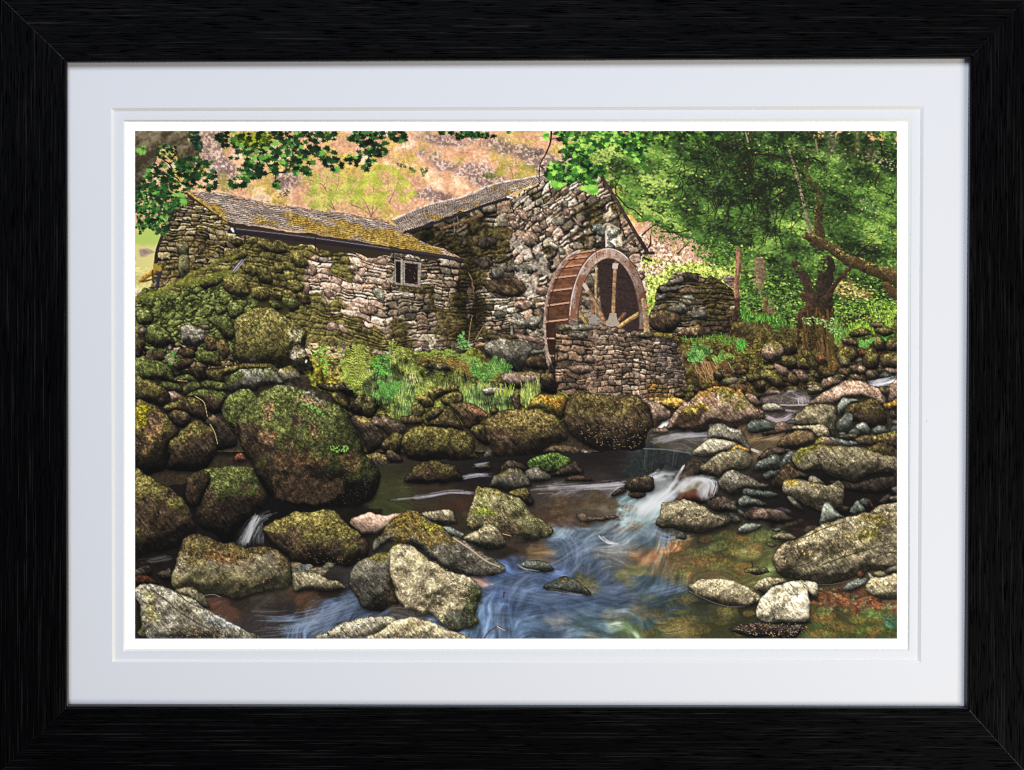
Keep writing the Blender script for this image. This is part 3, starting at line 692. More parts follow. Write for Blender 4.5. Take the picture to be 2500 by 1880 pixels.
# ridge stones with reddish litter
for i in range(34):
    t = i / 33; x, y = P('A 470,535 2212,790')[0] * (1 - t) + P('A 470,535 2212,775')[1] * t
    y += -3.0 * math.sin(t * 3.1) * 0.6
    leaf(x, y - 1, 3.2, 1.75, [C(196, 166, 150), C(150, 112, 88), C(214, 190, 176), C(128, 96, 70)][rs.randint(4)], 'o', kr, 0.5, 0.8)
k = part('ridge_tile', None, p_mill)
boulder('A 680,540 720,535 840,560 835,580 760,570', 'w', 0, 'k', 1.1, .1, k, shadow=0.3, edge=.4, warp=.5)
boulder('A 855,570 940,575 960,600 870,595', 'p', 0, 'k', 1.1, .1, k, shadow=0.3, edge=.4, warp=.5)
for x, y in scatter('A 800,590 1300,640 2000,740 2212,780 2212,800 1900,750 1200,670 800,610', 260, rs): leaf(x, y, 1 + rs.rand(), rs.rand() * 6, C(124, 82, 56) if rs.rand() < .6 else C(200, 160, 140), 'o', kr, .8, .8)
roof('B 20,775 330,640 640,570 900,460 1100,430 1250,400 1330,370 1400,365 1400,420 1240,470 1080,530 880,620 560,720 300,820 130,870 80,850',
     'B 0,770 1390,330 1400,420 120,885', 18, 11, 1.0, [('B 950,500', 40, 8, .9), ('B 650,690', 40, 6, 1.0), ('B 400,750', 50, 7, 1.1), ('B 800,520', 40, 5, .5), ('B 740,640', 34, 6, .9), ('B 260,790', 24, 6, .8), ('B 1050,480', 20, 6, .7), ('B 620,590', 30, 4, .6)], 'slate_roof', 'slate roof of the wheel house', 35)
stroke('B 20,775 330,645 640,572 900,465 1250,398 1390,362', 2.2, 2.6, C(206, 184, 172), len(PARTS) - 1, 0.8, 0.3)
for s in ('B 440,800 700,700',): pass
blend_region('B 1060,470 1240,420 1260,450 1220,490 1080,530', C(150, 130, 108), 0.8, 1, 1.5)
# gutters, pipe, beams
k = part('gutter', 'long black gutter under the mossy roof', p_mill)
stroke('A 820,870 1100,900 1500,955 2000,1010 2212,1035 B 0,1040 300,1075 620,1120', 7, 4.5, C(34, 30, 32), k, 0.8, 0)
stroke('A 830,845 1200,880 1600,930 1900,975 2212,1025 B 0,1028 300,1060 610,1112', 4.5, 3.5, C(50, 44, 46), k, 0.7, 0)
stroke('A 880,850 1200,885 1600,935 2212,1022', 1.0, 1.0, C(116, 106, 110), k)
stroke('A 840,850 852,872', 4, 3, C(214, 210, 214), k)
for s in ('A 945,890 950,970', 'A 960,890 962,965', 'A 1568,930 1566,1040', 'B 35,1040 34,1110'): stroke(s, 1.4, 1.2, C(26, 22, 22), k)
k = part('gutter', 'short black gutter of the wheel house', p_mill)
stroke('B 130,880 300,830 600,730 850,640 1055,575', 3.5, 4.5, C(36, 32, 34), k); stroke('B 1030,570 1070,580', 3, 2, C(220, 214, 214), k)
stroke('B 590,740 600,790', 1.1, 1, C(110, 100, 100), k); stroke('B 560,790 566,880', 1, 1, C(120, 116, 110), k)
stroke('B 450,850 640,790 800,730', 3, 5, C(96, 74, 50), part('roof_beam', None, p_mill), 0.8, 0.4)
k = part('downpipe', 'grey pipe sticking out of the moss', p_mill)
stroke('A 945,1100 850,1220', 6.5, 5, C(58, 54, 62), k); stroke('A 940,1105 846,1222', 1.6, 1.4, C(178, 170, 190), k); stroke('A 955,1112 862,1228', 1.0, 1.0, C(170, 160, 178), k)
k = part('downpipe', None, p_mill)
stroke('A 215,1215 178,1410', 6, 4.5, C(46, 44, 54), k, 0.7, 0.5)
k = part('timber', 'yellow timber end poking out at the left', p_mill)
stroke('A 200,1200 130,1240 45,1300', 9, 6, C(156, 116, 40), k, 0.7, 0.5); stroke('A 60,1310 150,1290', 3, 2.4, C(96, 66, 30), k)
stroke('A 170,1170 210,1200', 6, 6, MOSS['y'][0], k)
stroke('A 150,1215 150,1300', 3, 2.5, C(70, 60, 30), k)
# verge of the gable
k = part('verge_board', None, p_mill)
stroke('B 1810,340 1870,430 2000,640 2110,830 2212,1000', 5, 5, C(58, 46, 42), k, 0.8, 0.35)
stroke('C -40,930 30,1045', 6, 6, C(40, 34, 32), k, 0.8, 0.3); stroke('C 10,1062 88,1060', 5, 4, C(44, 36, 32), k); stroke('C 0,1100 70,1130', 3, 3, C(40, 36, 28), k)
# small window in the gable
k = part('window', 'small recess high in the gable', p_mill)
blend_region('B 1880,830 1930,810 2000,870 1990,960 1960,1000 1890,1010', C(150, 148, 132), 1, 0.8, 1.2, k)
blend_region('B 1850,920 1885,880 1885,1010 1840,985', C(58, 40, 40), 1, 0.3, 0.8, k)
stroke('B 1885,870 1888,1010', 2.4, 2.4, C(206, 200, 186), k); stroke('B 1860,830 1900,805 2000,850', 3, 2.5, C(170, 150, 128), k)
# window of the long wall
k = part('window', 'two pane window with a worn pale frame', p_mill)
def quad(s, col, lab=None, soft=0.7, warp=0.0, k_=1.0):
    p = P(s); sl = box(p); d = sdist(p, sl, warp); put(sl, np.broadcast_to(col, d.shape + (3,)), np.clip(d / soft + .5, 0, 1) * k_, lab)
quad('B 38,1100 285,1135 270,1370 45,1340', C(40, 32, 28), k)
quad('B 45,1115 280,1145 268,1362 45,1332', C(138, 128, 114), k)
quad('B 52,1130 100,1137 98,1322 58,1318', C(26, 18, 18), k); quad('B 135,1145 250,1158 245,1335 135,1322', C(30, 20, 20), k)
stroke('B 108,1120 106,1335', 3.0, 3.0, C(150, 142, 128), k); stroke('B 122,1125 122,1338', 1.6, 1.6, C(70, 60, 54), k)
stroke('B 128,1130 126,1338', 1.6, 1.6, C(140, 132, 120), k)
for x, y in scatter('B 140,1150 250,1165 240,1330 140,1320', 14, rs): leaf(x, y, .8, 0, C(100, 92, 84), 'o')
sl = box(P('B 40,1110 285,1375')); IMG[sl] *= np.exp(0.13 * N['g'][sl])[..., None]

# ---- dry-stone ruin beyond the wheel
k = part('drystone_wall', 'ruined mossy drystone wall')
stones('C 100,1430 130,1350 200,1330 240,1260 340,1225 450,1240 520,1280 620,1270 720,1340 790,1400 790,1473 F 800,100 760,260 600,340 330,310 60,290 50,200 60,80 100,0',
       'C 80,1210 800,1260 F 790,330 40,300', 7, 12, [C(126, 112, 86), C(98, 84, 62), C(150, 134, 108), C(78, 66, 48)], 0.95, 27, 0.22, [('C 650,1370', 50, 40, .8), ('F 650,60', 50, 60, .7), ('F 700,180', 40, 30, .6)], 'k', k, slate=0.4, relief=3.6)
for s, r, l in (('C 200,1340 260,1280 340,1260 350,1310 290,1345', 'g', .85), ('C 340,1240 430,1235 460,1300 380,1310', 'd', 1.5), ('C 130,1360 210,1345 330,1360 310,1390 180,1400', 'g', .8), ('C 350,1440 420,1430 450,1473 350,1473', 'w', .8), ('C 110,1420 200,1410 200,1473 110,1473', 'g', .75),
                ('F 60,110 160,70 260,100 320,160 270,270 150,280 70,230', 'b', .95), ('F 210,70 320,30 390,60 350,130 260,110', 'g', .8), ('F 330,0 410,10 400,50 350,50', 'w', .7), ('F 300,280 400,220 520,230 600,300 500,330 340,320', 'b', 1.25), ('F 400,100 480,60 560,130 520,180 420,160', 'g', .7),
                ('C 300,1400 420,1360 520,1400 400,1430', 'b', 1.2)):
    boulder(s, r, 0.2, 'k', l, 0.35, k, shadow=.5, edge=.8)
stones('C 700,1270 760,1250 810,1280 790,1370 720,1330', 'C 690,1240 820,1240 820,1370 700,1370', 3, 5, [C(170, 150, 136), C(130, 110, 96)], 1, 28, lab=k)
k = part('tree_trunk', 'slim straight trunk before the drystone wall')
stroke('C 826,1030 825,1150 815,1300 815,1473', 7.4, 8.2, C(122, 88, 66), k, 0.8, 0.5, 0.6)
stroke('F 815,0 815,120 820,250 815,350', 9, 13, C(58, 40, 30), k, 0.8, 0.4, 1.0)
stroke('C 850,1200 900,1195 940,1185', 1.5, .8, C(90, 66, 50), k)
stroke('C 826,1060 820,1250', 2, 2, C(160, 122, 96), k, 1.2)

# ---------------- water wheel
p_wh = part('water_wheel', 'large iron and wood water wheel')
def ell(cx, cy, a, b, t0, t1, n=40):
    t = np.radians(np.linspace(t0, t1, n)); return np.stack([(cx - 330 + a * np.cos(t)) * PS, (cy - 320 + b * np.sin(t)) * PS], 1).astype(np.float32)
k = part('wheel_shadow', 'dark inside of the wheel', p_wh)
sl = box(ell(1484, 785, 90, 172, 0, 360)); d = sdist(ell(1484, 785, 88, 170, 0, 360), sl)
cut = (YY[sl] < (792 - 320) * PS) | (XX[sl] > (1390 - 330) * PS)
inn = sst(-.5, .5, d) * cut
right = sst((1462 - 330) * PS, (1475 - 330) * PS, XX[sl] - 0.10 * (YY[sl] - 270))
dk = mix(np.broadcast_to(C(64, 58, 46), d.shape + (3,)), C(46, 34, 32), right)
dk = dk * np.exp(0.12 * N['g'][sl] + 0.25 * N['f'][sl] * (1 - right))[..., None]
IMG[sl] = mix(IMG[sl], dk, inn * np.where(right > .5, 1.0, .55)); LAB[sl][inn > .5] = k
for s in ('B 1900,1360 2180,1400', 'B 1990,1270 2140,1290', 'E 2010,60 2212,90', 'B 1850,1150 1960,1160', 'E 2010,130 2120,150'): stroke(s, .9, .9, C(28, 20, 20), k)
# bucket boards on the outside, between the back rim and the front ring
kb = part('bucket_board', 'rust red boards of the buckets', p_wh)
bk = ell(1427, 790, 98, 178, 130, 262, 60); fr = ell(1484, 785, 97, 181, 262, 130, 60)
poly = np.concatenate([bk, fr])
sl = box(poly); d = sdist(poly, sl)
base = mix(np.broadcast_to(C(78, 48, 34), d.shape + (3,)), C(138, 88, 62), np.clip(0.55 + 0.3 * N['h'][sl] + 0.1 * N['g'][sl], 0, 1))
base = base * (0.62 + 0.5 * sst((900 - 320) * PS, (640 - 320) * PS, YY[sl]))[..., None]
put(sl, base, np.clip(d + .5, 0, 1), kb)
quad('E 1360,190 1450,190 1450,620 1410,620 1375,480', C(44, 32, 28), kb, 1, 0, 0.75)
cells = [('B 1590,1075 1770,1045 1715,1090 1560,1108', 1.25), ('B 1545,1118 1712,1098 1668,1160 1500,1180', 1.15), ('B 1500,1195 1665,1172 1640,1250 1460,1270', 1.0), ('B 1440,1290 1620,1262 1590,1360 1430,1385', .78), ('B 1405,1400 1590,1380 1575,1473 1400,1473', .66),
         ('E 1385,-10 1560,-40 1565,15 1380,40', .66), ('E 1375,55 1568,25 1562,160 1378,180', .62), ('E 1370,200 1445,195 1445,325 1370,325', .42), ('E 1375,345 1445,345 1445,470 1385,470', .3)]
for i, (s, l) in enumerate(cells):
    kk = part('board', None, p_wh)
    p = P(s); sl = box(p); d = sdist(p, sl)
    c = mix(np.broadcast_to(C(100, 62, 44), d.shape + (3,)), C(150, 96, 66), np.clip(0.5 + .3 * N['h'][sl] + .2 * N['f'][sl], 0, 1)) * l
    put(sl, c, np.clip(d + .5, 0, 1), kk)
led = [('B 1590,1068 1790,1036', 2.2), ('B 1540,1112 1715,1093', 2.4), ('B 1480,1186 1666,1164', 2.6), ('B 1440,1278 1642,1254', 2.8), ('B 1395,1392 1592,1368', 2.8), ('E 1372,46 1570,18', 2.6), ('E 1358,188 1565,164', 2.6), ('E 1355,332 1448,332', 2.2), ('E 1372,482 1450,484', 2.2), ('E 1405,612 1450,620', 2)]
for s, w in led: stroke(s, w, w, C(180, 140, 116), kb, .8); 
for s, w in led:
    q = P(s) + np.array([0, 1.9]); stroke(q, 1.4, 1.4, C(44, 26, 20), kb, .8)
kr2 = part('rim', 'pale iron ring at the back', p_wh)
b1 = ell(1427, 790, 98, 178, 138, 262, 60)
stroke(b1, 2.6, 5.0, C(150, 128, 118), kr2, .8, .3); 
stroke(ell(1432, 792, 95, 172, 150, 255, 50), 1.2, 1.4, C(48, 30, 26), kr2, .8)
# spokes
ks = C(138, 106, 78)
for s, w0, w1, c in (('B 1805,1200 1800,1340 1798,1473 E 1800,0 1795,130', 4.2, 4.6, C(150, 128, 92)), ('E 1630,60 1690,150 1730,215', 5, 6, C(150, 124, 70)), ('E 1770,50 1775,150', 5, 5, C(120, 82, 56)), ('E 1990,190 2045,120', 5, 6, C(112, 80, 58)),
                     ('B 1690,1330 1800,1500 1880,1670', 6.2, 6.2, ks), ('B 1972,1150 1962,1300 1955,1473 E 1955,0 1952,120', 5.8, 5.8, ks), ('E 2000,230 2100,160 2212,90 2270,40', 5.5, 6, C(170, 140, 84))):
    kk = part('spoke', None, p_wh)
    stroke(s, w0, w1, c, kk, .7, .25)
    q = P(s) + np.array([w0 * .42, 0.3]); stroke(q, 1.1, 1.1, c * .45, kk, .8)
# front ring
kf = part('rim', 'weathered pink grey ring at the front', p_wh)
E1 = ell(1484, 785, 97, 181, 0, 360, 90); sl = box(E1)
do = sdist(E1, sl); di = sdist(ell(1485, 787, 75, 156, 0, 360, 90), sl)
ring = np.clip(do + .5, 0, 1) * np.clip(.5 - di, 0, 1)
ring = ring * np.clip((P('E 1500,215')[0][1] + (XX[sl] - P('E 1500,215')[0][0]) * 0.05 - YY[sl]) + .5, 0, 1)
ang = np.degrees(np.arctan2(YY[sl] - (785 - 320) * PS, (XX[sl] - (1484 - 330) * PS) * 1.85))
lg = 0.92 + 0.20 * sst(-60, -100, ang) * sst(-150, -100, ang) - 0.25 * sst(-60, -10, ang)
c = mix(np.broadcast_to(C(150, 122, 106), ring.shape + (3,)), C(128, 80, 58), sst(0.1, 1.2, N['s'][sl] + .5 * N['m'][sl]) * .8)
c = mix(c, C(186, 170, 162), sst(.4, 1.5, -N['s'][sl] + .4 * N['f'][sl]) * .6)
c = c * (lg * np.exp(.07 * N['g'][sl]))[..., None]
put(sl, np.clip(c, 0, 1), ring, kf)
e1 = ell(1484, 785, 97, 181, 175, 352, 90); stroke(e1, 1.2, 1.2, C(72, 50, 44), kf, .8)
stroke(ell(1485, 787, 75, 156, 180, 356, 90), 1.4, 1.4, C(70, 48, 40), kf, .8)
stroke(ell(1484, 785, 94, 178, 185, 300, 60), .9, .9, C(226, 214, 210), kf, .8)
for t in (196, 212, 228, 243, 262, 283, 300, 316, 330, 344):
    x, y = ell(1484.5, 786, 86, 169, t, t, 1)[0]; leaf(x, y, 1.5, 0, C(58, 34, 26), 'o', kf)
for s in ('B 1795,1030 1810,1130', 'B 2115,1275 2145,1230', 'E 1565,165 1640,190'): stroke(s, 1.1, 1.1, C(80, 56, 50), kf)
for s in ('B 1690,1320 1710,1325 1740,1380 1715,1395 1680,1345', 'B 1945,1150 1995,1150 1985,1200 1940,1195'):
    quad(s, C(190, 172, 162), part('bracket', None, p_wh))
kk = part('hub', 'pale iron hub bracket', p_wh)
quad('E 1740,195 1760,125 1800,120 1815,200', C(140, 132, 130), kk); quad('E 1890,225 1880,190 1905,165 1920,110 1975,112 1985,170 2005,200 2000,235', C(156, 144, 130), kk)
for s in ('E 1930,130', 'E 1955,135', 'E 1945,175', 'E 1915,205'): leaf(*P(s)[0], 1.2, 0, C(60, 44, 38), 'o')
stroke('F 0,0 15,80 30,265', 7, 8, C(150, 122, 88), kf, .7, .3)

# ---------------- low wall in front of the wheel
k = part('low_wall', 'low thick stone wall in front of the wheel')
blend_region('E 1400,560 1450,560 1450,860 1380,700', C(18, 14, 12), .9, 1, 2)
stones('E 1445,260 1500,215 1720,195 1840,225 1780,400 1760,800 1700,850 1560,850 1440,800', 'E 1440,215 1800,215 1800,850 1440,830', 3.2, 10, [C(140, 112, 90), C(118, 96, 78), C(160, 130, 104), C(98, 80, 66)], 0.88, 41, 0.2, None, 'o', k, slate=.3, relief=2.6, smreg=False, warp=.5, split=.25)
stones('E 1780,225 1900,235 2212,300 F 0,295 240,310 410,350 395,520 380,720 300,810 180,880 0,880 E 2212,880 1800,830 1740,800 1760,500', 'E 1780,220 F 410,340 F 380,790 E 1740,850', 15, 13, [C(176, 148, 124), C(150, 124, 102), C(128, 106, 88), C(190, 166, 142), C(112, 94, 78)], 0.86, 42, 0.17, None, 'o', k, slate=.22, relief=2.0, smreg=False, warp=.7, split=.2)
blend_region('F 120,330 410,380 380,720 300,800 120,860', C(186, 190, 200), 1, 3, 14, mode='mul')
blend_region('F 0,740 200,740 300,800 180,880 0,880', C(255, 232, 150), 1, 4, 8, mode='mul')
for s, r, l in (('E 1450,235 1500,208 1575,212 1575,255 1480,268', 'y', .85), ('E 1575,212 1700,196 1800,215 1830,245 1700,262 1580,256', 'w', .8), ('E 1565,580 1700,560 1770,570 1760,620 1650,645 1580,620', 'p', .8), ('E 1690,520 1730,470 1790,510 1780,545 1700,545', 'p', .8), ('E 1570,285 1720,265 1722,322 1600,328', 'g', .9)):
    boulder(s, r, 0.12, 'o', l, .3, k, shadow=.35, edge=.7, warp=.7)
stroke('E 1792,260 1800,500 1790,830', 3, 4, C(150, 126, 104), k, 2, al=.35); stroke('E 1445,260 1440,520 1445,800', 2, 2, C(24, 18, 14), k, 1.5, al=.7)
for i in range(22):                                        # mossy coping of the long face
    t = i / 21; q = P('E 1830,225 2212,285 F 0,285 200,300 410,355'); qq = smooth(q, 8, False)
    x, y = qq[int(t * (len(qq) - 1))]
    pp = np.array([(x - 6, y + 1), (x - 2, y - 2.5), (x + 4, y - 2), (x + 7, y + 2), (x + 2, y + 5), (x - 4, y + 5)], np.float32)
    boulder(pp, 'y' if t > .3 else 'p', .35 + .45 * t, 'y' if t > .45 else 'k', .92, .3, k, shadow=.4, warp=.8)
# ---------------- banks, grass, ferns
LB = {'m': 'boulder', 's': 'stone'}
GR = [C(40, 54, 20), C(80, 98, 34), C(116, 136, 44), C(146, 170, 62), C(180, 196, 92)]
blend_region('A 0,1470 500,1473 1000,1473 D 1500,500 2212,460 E 760,400 1300,500 1440,860 2000,880 F 180,885 390,740 420,330 900,90 1400,180 2212,60 2300,60 2300,1600 I 2300,1600 G -60,1600 -60,-60 D -60,0', C(46, 38, 28), 1, 2, 2, 0)
k_bank = part('mossy_bank', 'grassy bank below the mill')
reg = 'D 1500,560 1600,420 1750,560 1900,400 2100,450 2212,470 E 60,400 300,430 600,430 760,420 850,520 1000,600 1000,700 1330,700 1450,780 1560,860 1500,1060 1100,1000 800,1060 300,1100 0,1060 D 2000,1060 1800,900 1500,700'
sl, a, d = area(reg, 3)
c = mix(np.broadcast_to(C(70, 66, 22), d.shape + (3,)), C(142, 156, 46), np.clip(.45 + .25 * N['s'][sl] + .25 * N['f'][sl] + .1 * N['m'][sl], 0, 1))
c = c * np.exp(.2 * N['g'][sl])[..., None]
put(sl, c, a, k_bank)
blend_region('D 1520,380 1640,400 1800,560 1760,760 1600,700 1540,560', C(150, 122, 50), .6, 3, 5)
def grass(reg, n, ln, cols, name=None, lbl=None, lean=0.3, k=None):
    if k is None: k = part(name, lbl)
    for x, y in sorted(scatter(reg, n, rs, 3).tolist(), key=lambda q: q[1]):
        L = ln * (.5 + rs.rand()); dx = L * lean * (rs.rand() - .5) * 2
        stroke(np.array([(x, y), (x + dx, y - L)], np.float32), 1.3, .5, cols[rs.randint(len(cols))] * (.8 + .4 * rs.rand()), k, .8)
def fluff(reg, n, cols, k=None, size=1.7, name=None, lbl=None):
    if k is None: k = part(name, lbl)
    for x, y in scatter(reg, n, rs, 3):
        j = rs.randint(len(cols)); leaf(x, y, size * (.5 + rs.rand()), rs.rand() * 6.28, cols[j] * (.8 + .4 * rs.rand()), 'o', k, .8, .9)
fluff('D 1500,380 1700,560 1900,700 2212,760 2212,420 2000,560 1800,560', 420, GR[1:], k_bank)
fluff('E 0,330 120,420 260,560 420,600 700,640 900,700 1000,740 800,760 300,760 0,760', 1300, GR[1:], k_bank)
fluff('E 230,480 400,470 600,500 720,560 700,640 560,620 400,540 300,560', 500, [C(120, 100, 30), C(160, 140, 44), C(90, 70, 24), C(184, 164, 64)], k_bank, 1.5)
fluff('E 260,440 450,430 640,440 760,520 500,470', 300, [C(110, 150, 40), C(150, 180, 50)], k_bank)
# ---------------- boulders behind and on the bank
def B(s, rock='g', moss=.6, mcol='o', lum=1., dark=.45, lbl=None, name='boulder', **kw):
    k = part(name, lbl)
    boulder(s, rock, moss, mcol, lum, dark, k, **kw)
    return k
# shaded mossy garden wall on the left
k = part('garden_wall', 'low garden wall smothered in moss')
stones('A 0,1440 300,1380 560,1320 740,1260 870,1235 960,1310 1010,1400 1130,1400 D 1130,-60 1000,80 880,150 870,400 900,540 700,580 560,600 400,600 330,590 300,530 0,520',
       'A 0,1440 1100,1200 D 1100,500 0,640', 9, 7, PAL_DARK + [C(120, 104, 84)], 1.4, 51, 0.24, [('A 500,1400', 170, 40, 1.3), ('A 850,1330', 60, 50, 1.2), ('D 100,100', 60, 60, .9), ('D 400,60', 90, 40, 1.0), ('D 700,100', 60, 50, .9), ('D 250,300', 50, 40, .7), ('D 850,150', 40, 70, .9), ('D 60,350', 30, 60, .8), ('D 720,400', 40, 20, .8), ('D 430,250', 30, 30, .6), ('D 620,480', 40, 24, .8)], 'g', k, slate=.12, relief=6.5, uwarp=4, course=False)
for s, r, mo, l in (('D 90,240 200,200 300,290 310,380 200,410 90,370', 'b', .85, 1.0), ('D 0,90 90,80 160,130 150,200 60,220 0,190', 'b', .8, 1.05), ('D 400,230 470,200 560,250 600,300 520,380 420,360', 'g', .25, .95), ('D 540,215 620,205 650,245 600,275', 'd', .1, 1.6), ('D 480,290 600,300 605,350 510,390', 'w', .0, .55),
                    ('D 600,300 690,330 700,420 640,440 610,370', 'b', .7, .9), ('D 690,360 750,330 820,380 830,450 770,500 700,450', 'b', .6, 1.1), ('D 370,420 450,400 510,430 500,500 430,510 380,470', 'b', .5, .8), ('D 510,440 600,410 700,470 760,540 700,570 560,540', 'b', .85, .85), ('D 150,440 210,420 260,460 250,520 170,520', 'b', .5, .8),
                    ('D 0,330 70,320 90,400 60,470 0,500', 'b', .7, .7), ('D 640,140 760,130 860,200 860,330 770,330 700,240', 'b', .9, .9), ('D 800,40 880,20 945,80 920,140 830,160', 'g', .95, 1.0), ('D 700,40 780,30 800,90 740,130 690,90', 'g', .9, .9), ('D 30,240 90,240 90,290 10,300', 'p', .0, .5),
                    ('D 270,420 310,380 330,430 290,440', 'g', 0, .7), ('A 560,1290 700,1250 760,1300 700,1360 580,1370', 'b', .95, .8), ('A 780,1240 900,1240 980,1330 1000,1430 860,1440 770,1380', 'b', .95, 1.05), ('A 1020,1350 1120,1340 1170,1400 1130,1473 1020,1450', 'b', .9, 1.0), ('A 1180,1390 1280,1380 1320,1450 1240,1473', 'b', .85, .9),
                    ('A 680,1180 800,1160 830,1200 760,1240 690,1230', 'b', .95, .95), ('A 760,1060 860,1010 960,1010 980,1080 880,1120 780,1130', 'b', .95, .95), ('A 940,1150 1050,1160 1080,1230 1000,1260 930,1210', 'b', .9, .9), ('A 1080,1170 1170,1230 1190,1310 1100,1320 1050,1260', 'b', .9, .85),
                    ('A 1200,1130 1290,1150 1310,1220 1230,1240', 'b', .85, .9), ('A 1280,1220 1380,1220 1420,1290 1340,1320', 'b', .85, .95), ('A 1330,1300 1420,1290 1460,1350 1420,1420 1330,1400', 'b', .85, .95), ('A 1280,1380 1350,1390 1400,1460 1300,1500', 'b', .85, .9), ('D 1280,-30 1400,-20 1420,60 1330,80', 'b', .85, .95), ('D 1150,0 1250,10 1290,70 1200,80', 'b', .85, .9), ('A 1400,1420 1480,1400 1530,1480 1450,1500', 'b', .7, 1.0), ('A 820,940 900,920 930,970 860,1010', 'b', .85, .75), ('A 1060,960 1200,960 1310,1010 1280,1060 1130,1050', 'b', .8, .9), ('A 1340,1020 1440,1080 1490,1160 1420,1190 1340,1120', 'b', .8, 1.0)):
    boulder(s, r, mo, ('o' if s[0] == 'A' else 'g') if mo > .7 else 'k', l * 1.18, .35, k, shadow=.4)
stroke('A -20,1460 200,1400 400,1330 560,1290 700,1265 860,1235', 9, 8, C(112, 116, 44), k, 3, .25, 2, al=.8)
fluff('A 0,1430 300,1360 560,1280 870,1220 880,1260 560,1330 300,1400 0,1473', 300, [C(126, 130, 50), C(96, 104, 40), C(60, 66, 28)], k, 1.5)
stroke('A 440,1290 560,1220 640,1180 760,1130 860,1120', 7, 8, C(108, 108, 44), k, 3, .3, 2, al=.75)
fluff('D 250,480 330,430 390,520 330,560 260,540', 60, [C(50, 110, 40), C(90, 160, 60)], None, 1.6, 'weed', 'small green weed in the moss')
B('D 870,180 950,110 1040,60 1180,60 1320,140 1420,200 1480,260 1500,330 1480,420 1540,560 1540,620 1400,630 1300,590 1240,590 1000,560 890,520 870,350', 'g', .88, 'o', 1.12, .35, 'large domed boulder covered in moss')
blend_region('D 1340,270 1400,250 1460,280 1450,350 1380,370', C(150, 144, 110), .7, 2, 2); blend_region('D 1360,430 1420,380 1490,370 1500,470 1420,500 1370,540', C(186, 168, 140), .7, 4, 2)
blend_region('D 1380,390 1430,360 1480,370 1420,410', C(40, 34, 24), .8, 2, 2); leaf(*P('D 1492,532')[0], 3.2, 0.4, C(226, 212, 196), 'o'); blend_region('D 1380,610 1540,600 1450,640', C(30, 24, 18), .8, 1, 2)
blend_region('D 1020,200 1090,190 1080,260 1020,280', C(70, 74, 40), .5, 2, 4)
B('D 330,560 400,590 540,580 620,600 640,680 560,700 460,650 350,660', 'd', .5, 'k', .9, .5, name='stone')
B('D 330,540 420,520 500,510 490,560 400,600 340,590', 'b', .5, 'k', .7, .5, name='stone')
B('D 0,510 180,515 280,560 340,640 370,700 300,720 100,690 0,680', 'b', .9, 'g', 1.15, .45, 'smooth mossy boulder at the left edge')
B('D 350,660 450,635 540,680 560,700 370,700', 'b', .9, 'g', 1.1)
B('D 630,610 760,590 820,560 1000,535 1160,540 1230,590 1290,700 1100,600 800,640 780,680 760,720 640,680', 'b', .75, 'o', .95)
B('D 790,700 830,650 940,600 1140,580 1220,620 1290,700 1290,730 1100,740 1050,790 940,770 820,790', 'g', .6, 'g', 1.0)
blend_region('D 880,620 960,600 1140,582 1190,600 1100,640 960,660', C(160, 156, 140), .6, 3, 2)
B('D 1240,620 1330,570 1400,620 1430,690 1300,720', 'y', .35, 'o', 1.0)
B('D 580,720 660,690 780,720 810,770 720,790 600,770', 'b', .85, 'g', 1.0)
B('D 400,780 440,720 520,690 590,740 560,770 440,830', 'b', .9, 'g', 1.1)
B('D 210,730 350,710 400,760 390,800 280,790', 'b', .9, 'g', 1.0)
B('D 280,790 380,820 400,850 290,900 270,850', 'p', .0, 'k', 1.0, name='stone')
B('D 0,680 100,680 200,730 280,790 290,880 230,940 120,900 0,860', 'b', .6, 'o', .95)
B('D 440,830 550,770 640,760 780,790 800,850 760,930 740,980 620,970 560,870', 'b', .7, 'g', .95, .75)
B('D 0,900 100,900 200,950 290,1020 350,1080 380,1160 320,1250 280,1330 290,1473 0,1473', 'b', .6, 'o', 1.0, .7, 'tall brown boulder with a bare reddish face')
blend_region('D 80,1060 180,1020 250,1060 240,1200 150,1310 80,1260 60,1150', C(132, 98, 68), .6, 4, 6)
blend_region('D 0,960 80,970 110,1010 60,1080 0,1090', C(130, 120, 24), .8, 4, 3)
B('D 240,940 300,890 380,850 480,840 560,880 620,970 610,1040 500,1010 360,960 280,990', 'b', .6, 'o', .9, .6)
B('D 290,990 360,950 460,980 480,1040 460,1090 380,1110 300,1040', 'd', .55, 'k', 1.1, .5)
B('D 610,1040 660,990 720,990 760,1040 850,1150 870,1270 700,1300 690,1150', 'd', .12, 'k', 1.2, .6)
B('D 290,1350 310,1230 400,1130 470,1050 560,1040 640,1080 690,1150 715,1300 650,1420 560,1480 300,1480', 'b', .6, 'o', .95, .75, 'egg shaped boulder dusted with moss')
B('D 850,1370 900,1335 960,1350 970,1400 860,1400', 'r', 0, 'k', .95, name='stone', lbl='small reddish stone')
for s in ('D 520,835 590,880 610,930 625,1010', 'D 650,1080 690,1150 715,1250', 'D 370,698 450,702', 'D 1130,1270 1100,1340'): stroke(s, 1.2, .8, C(180, 158, 110))
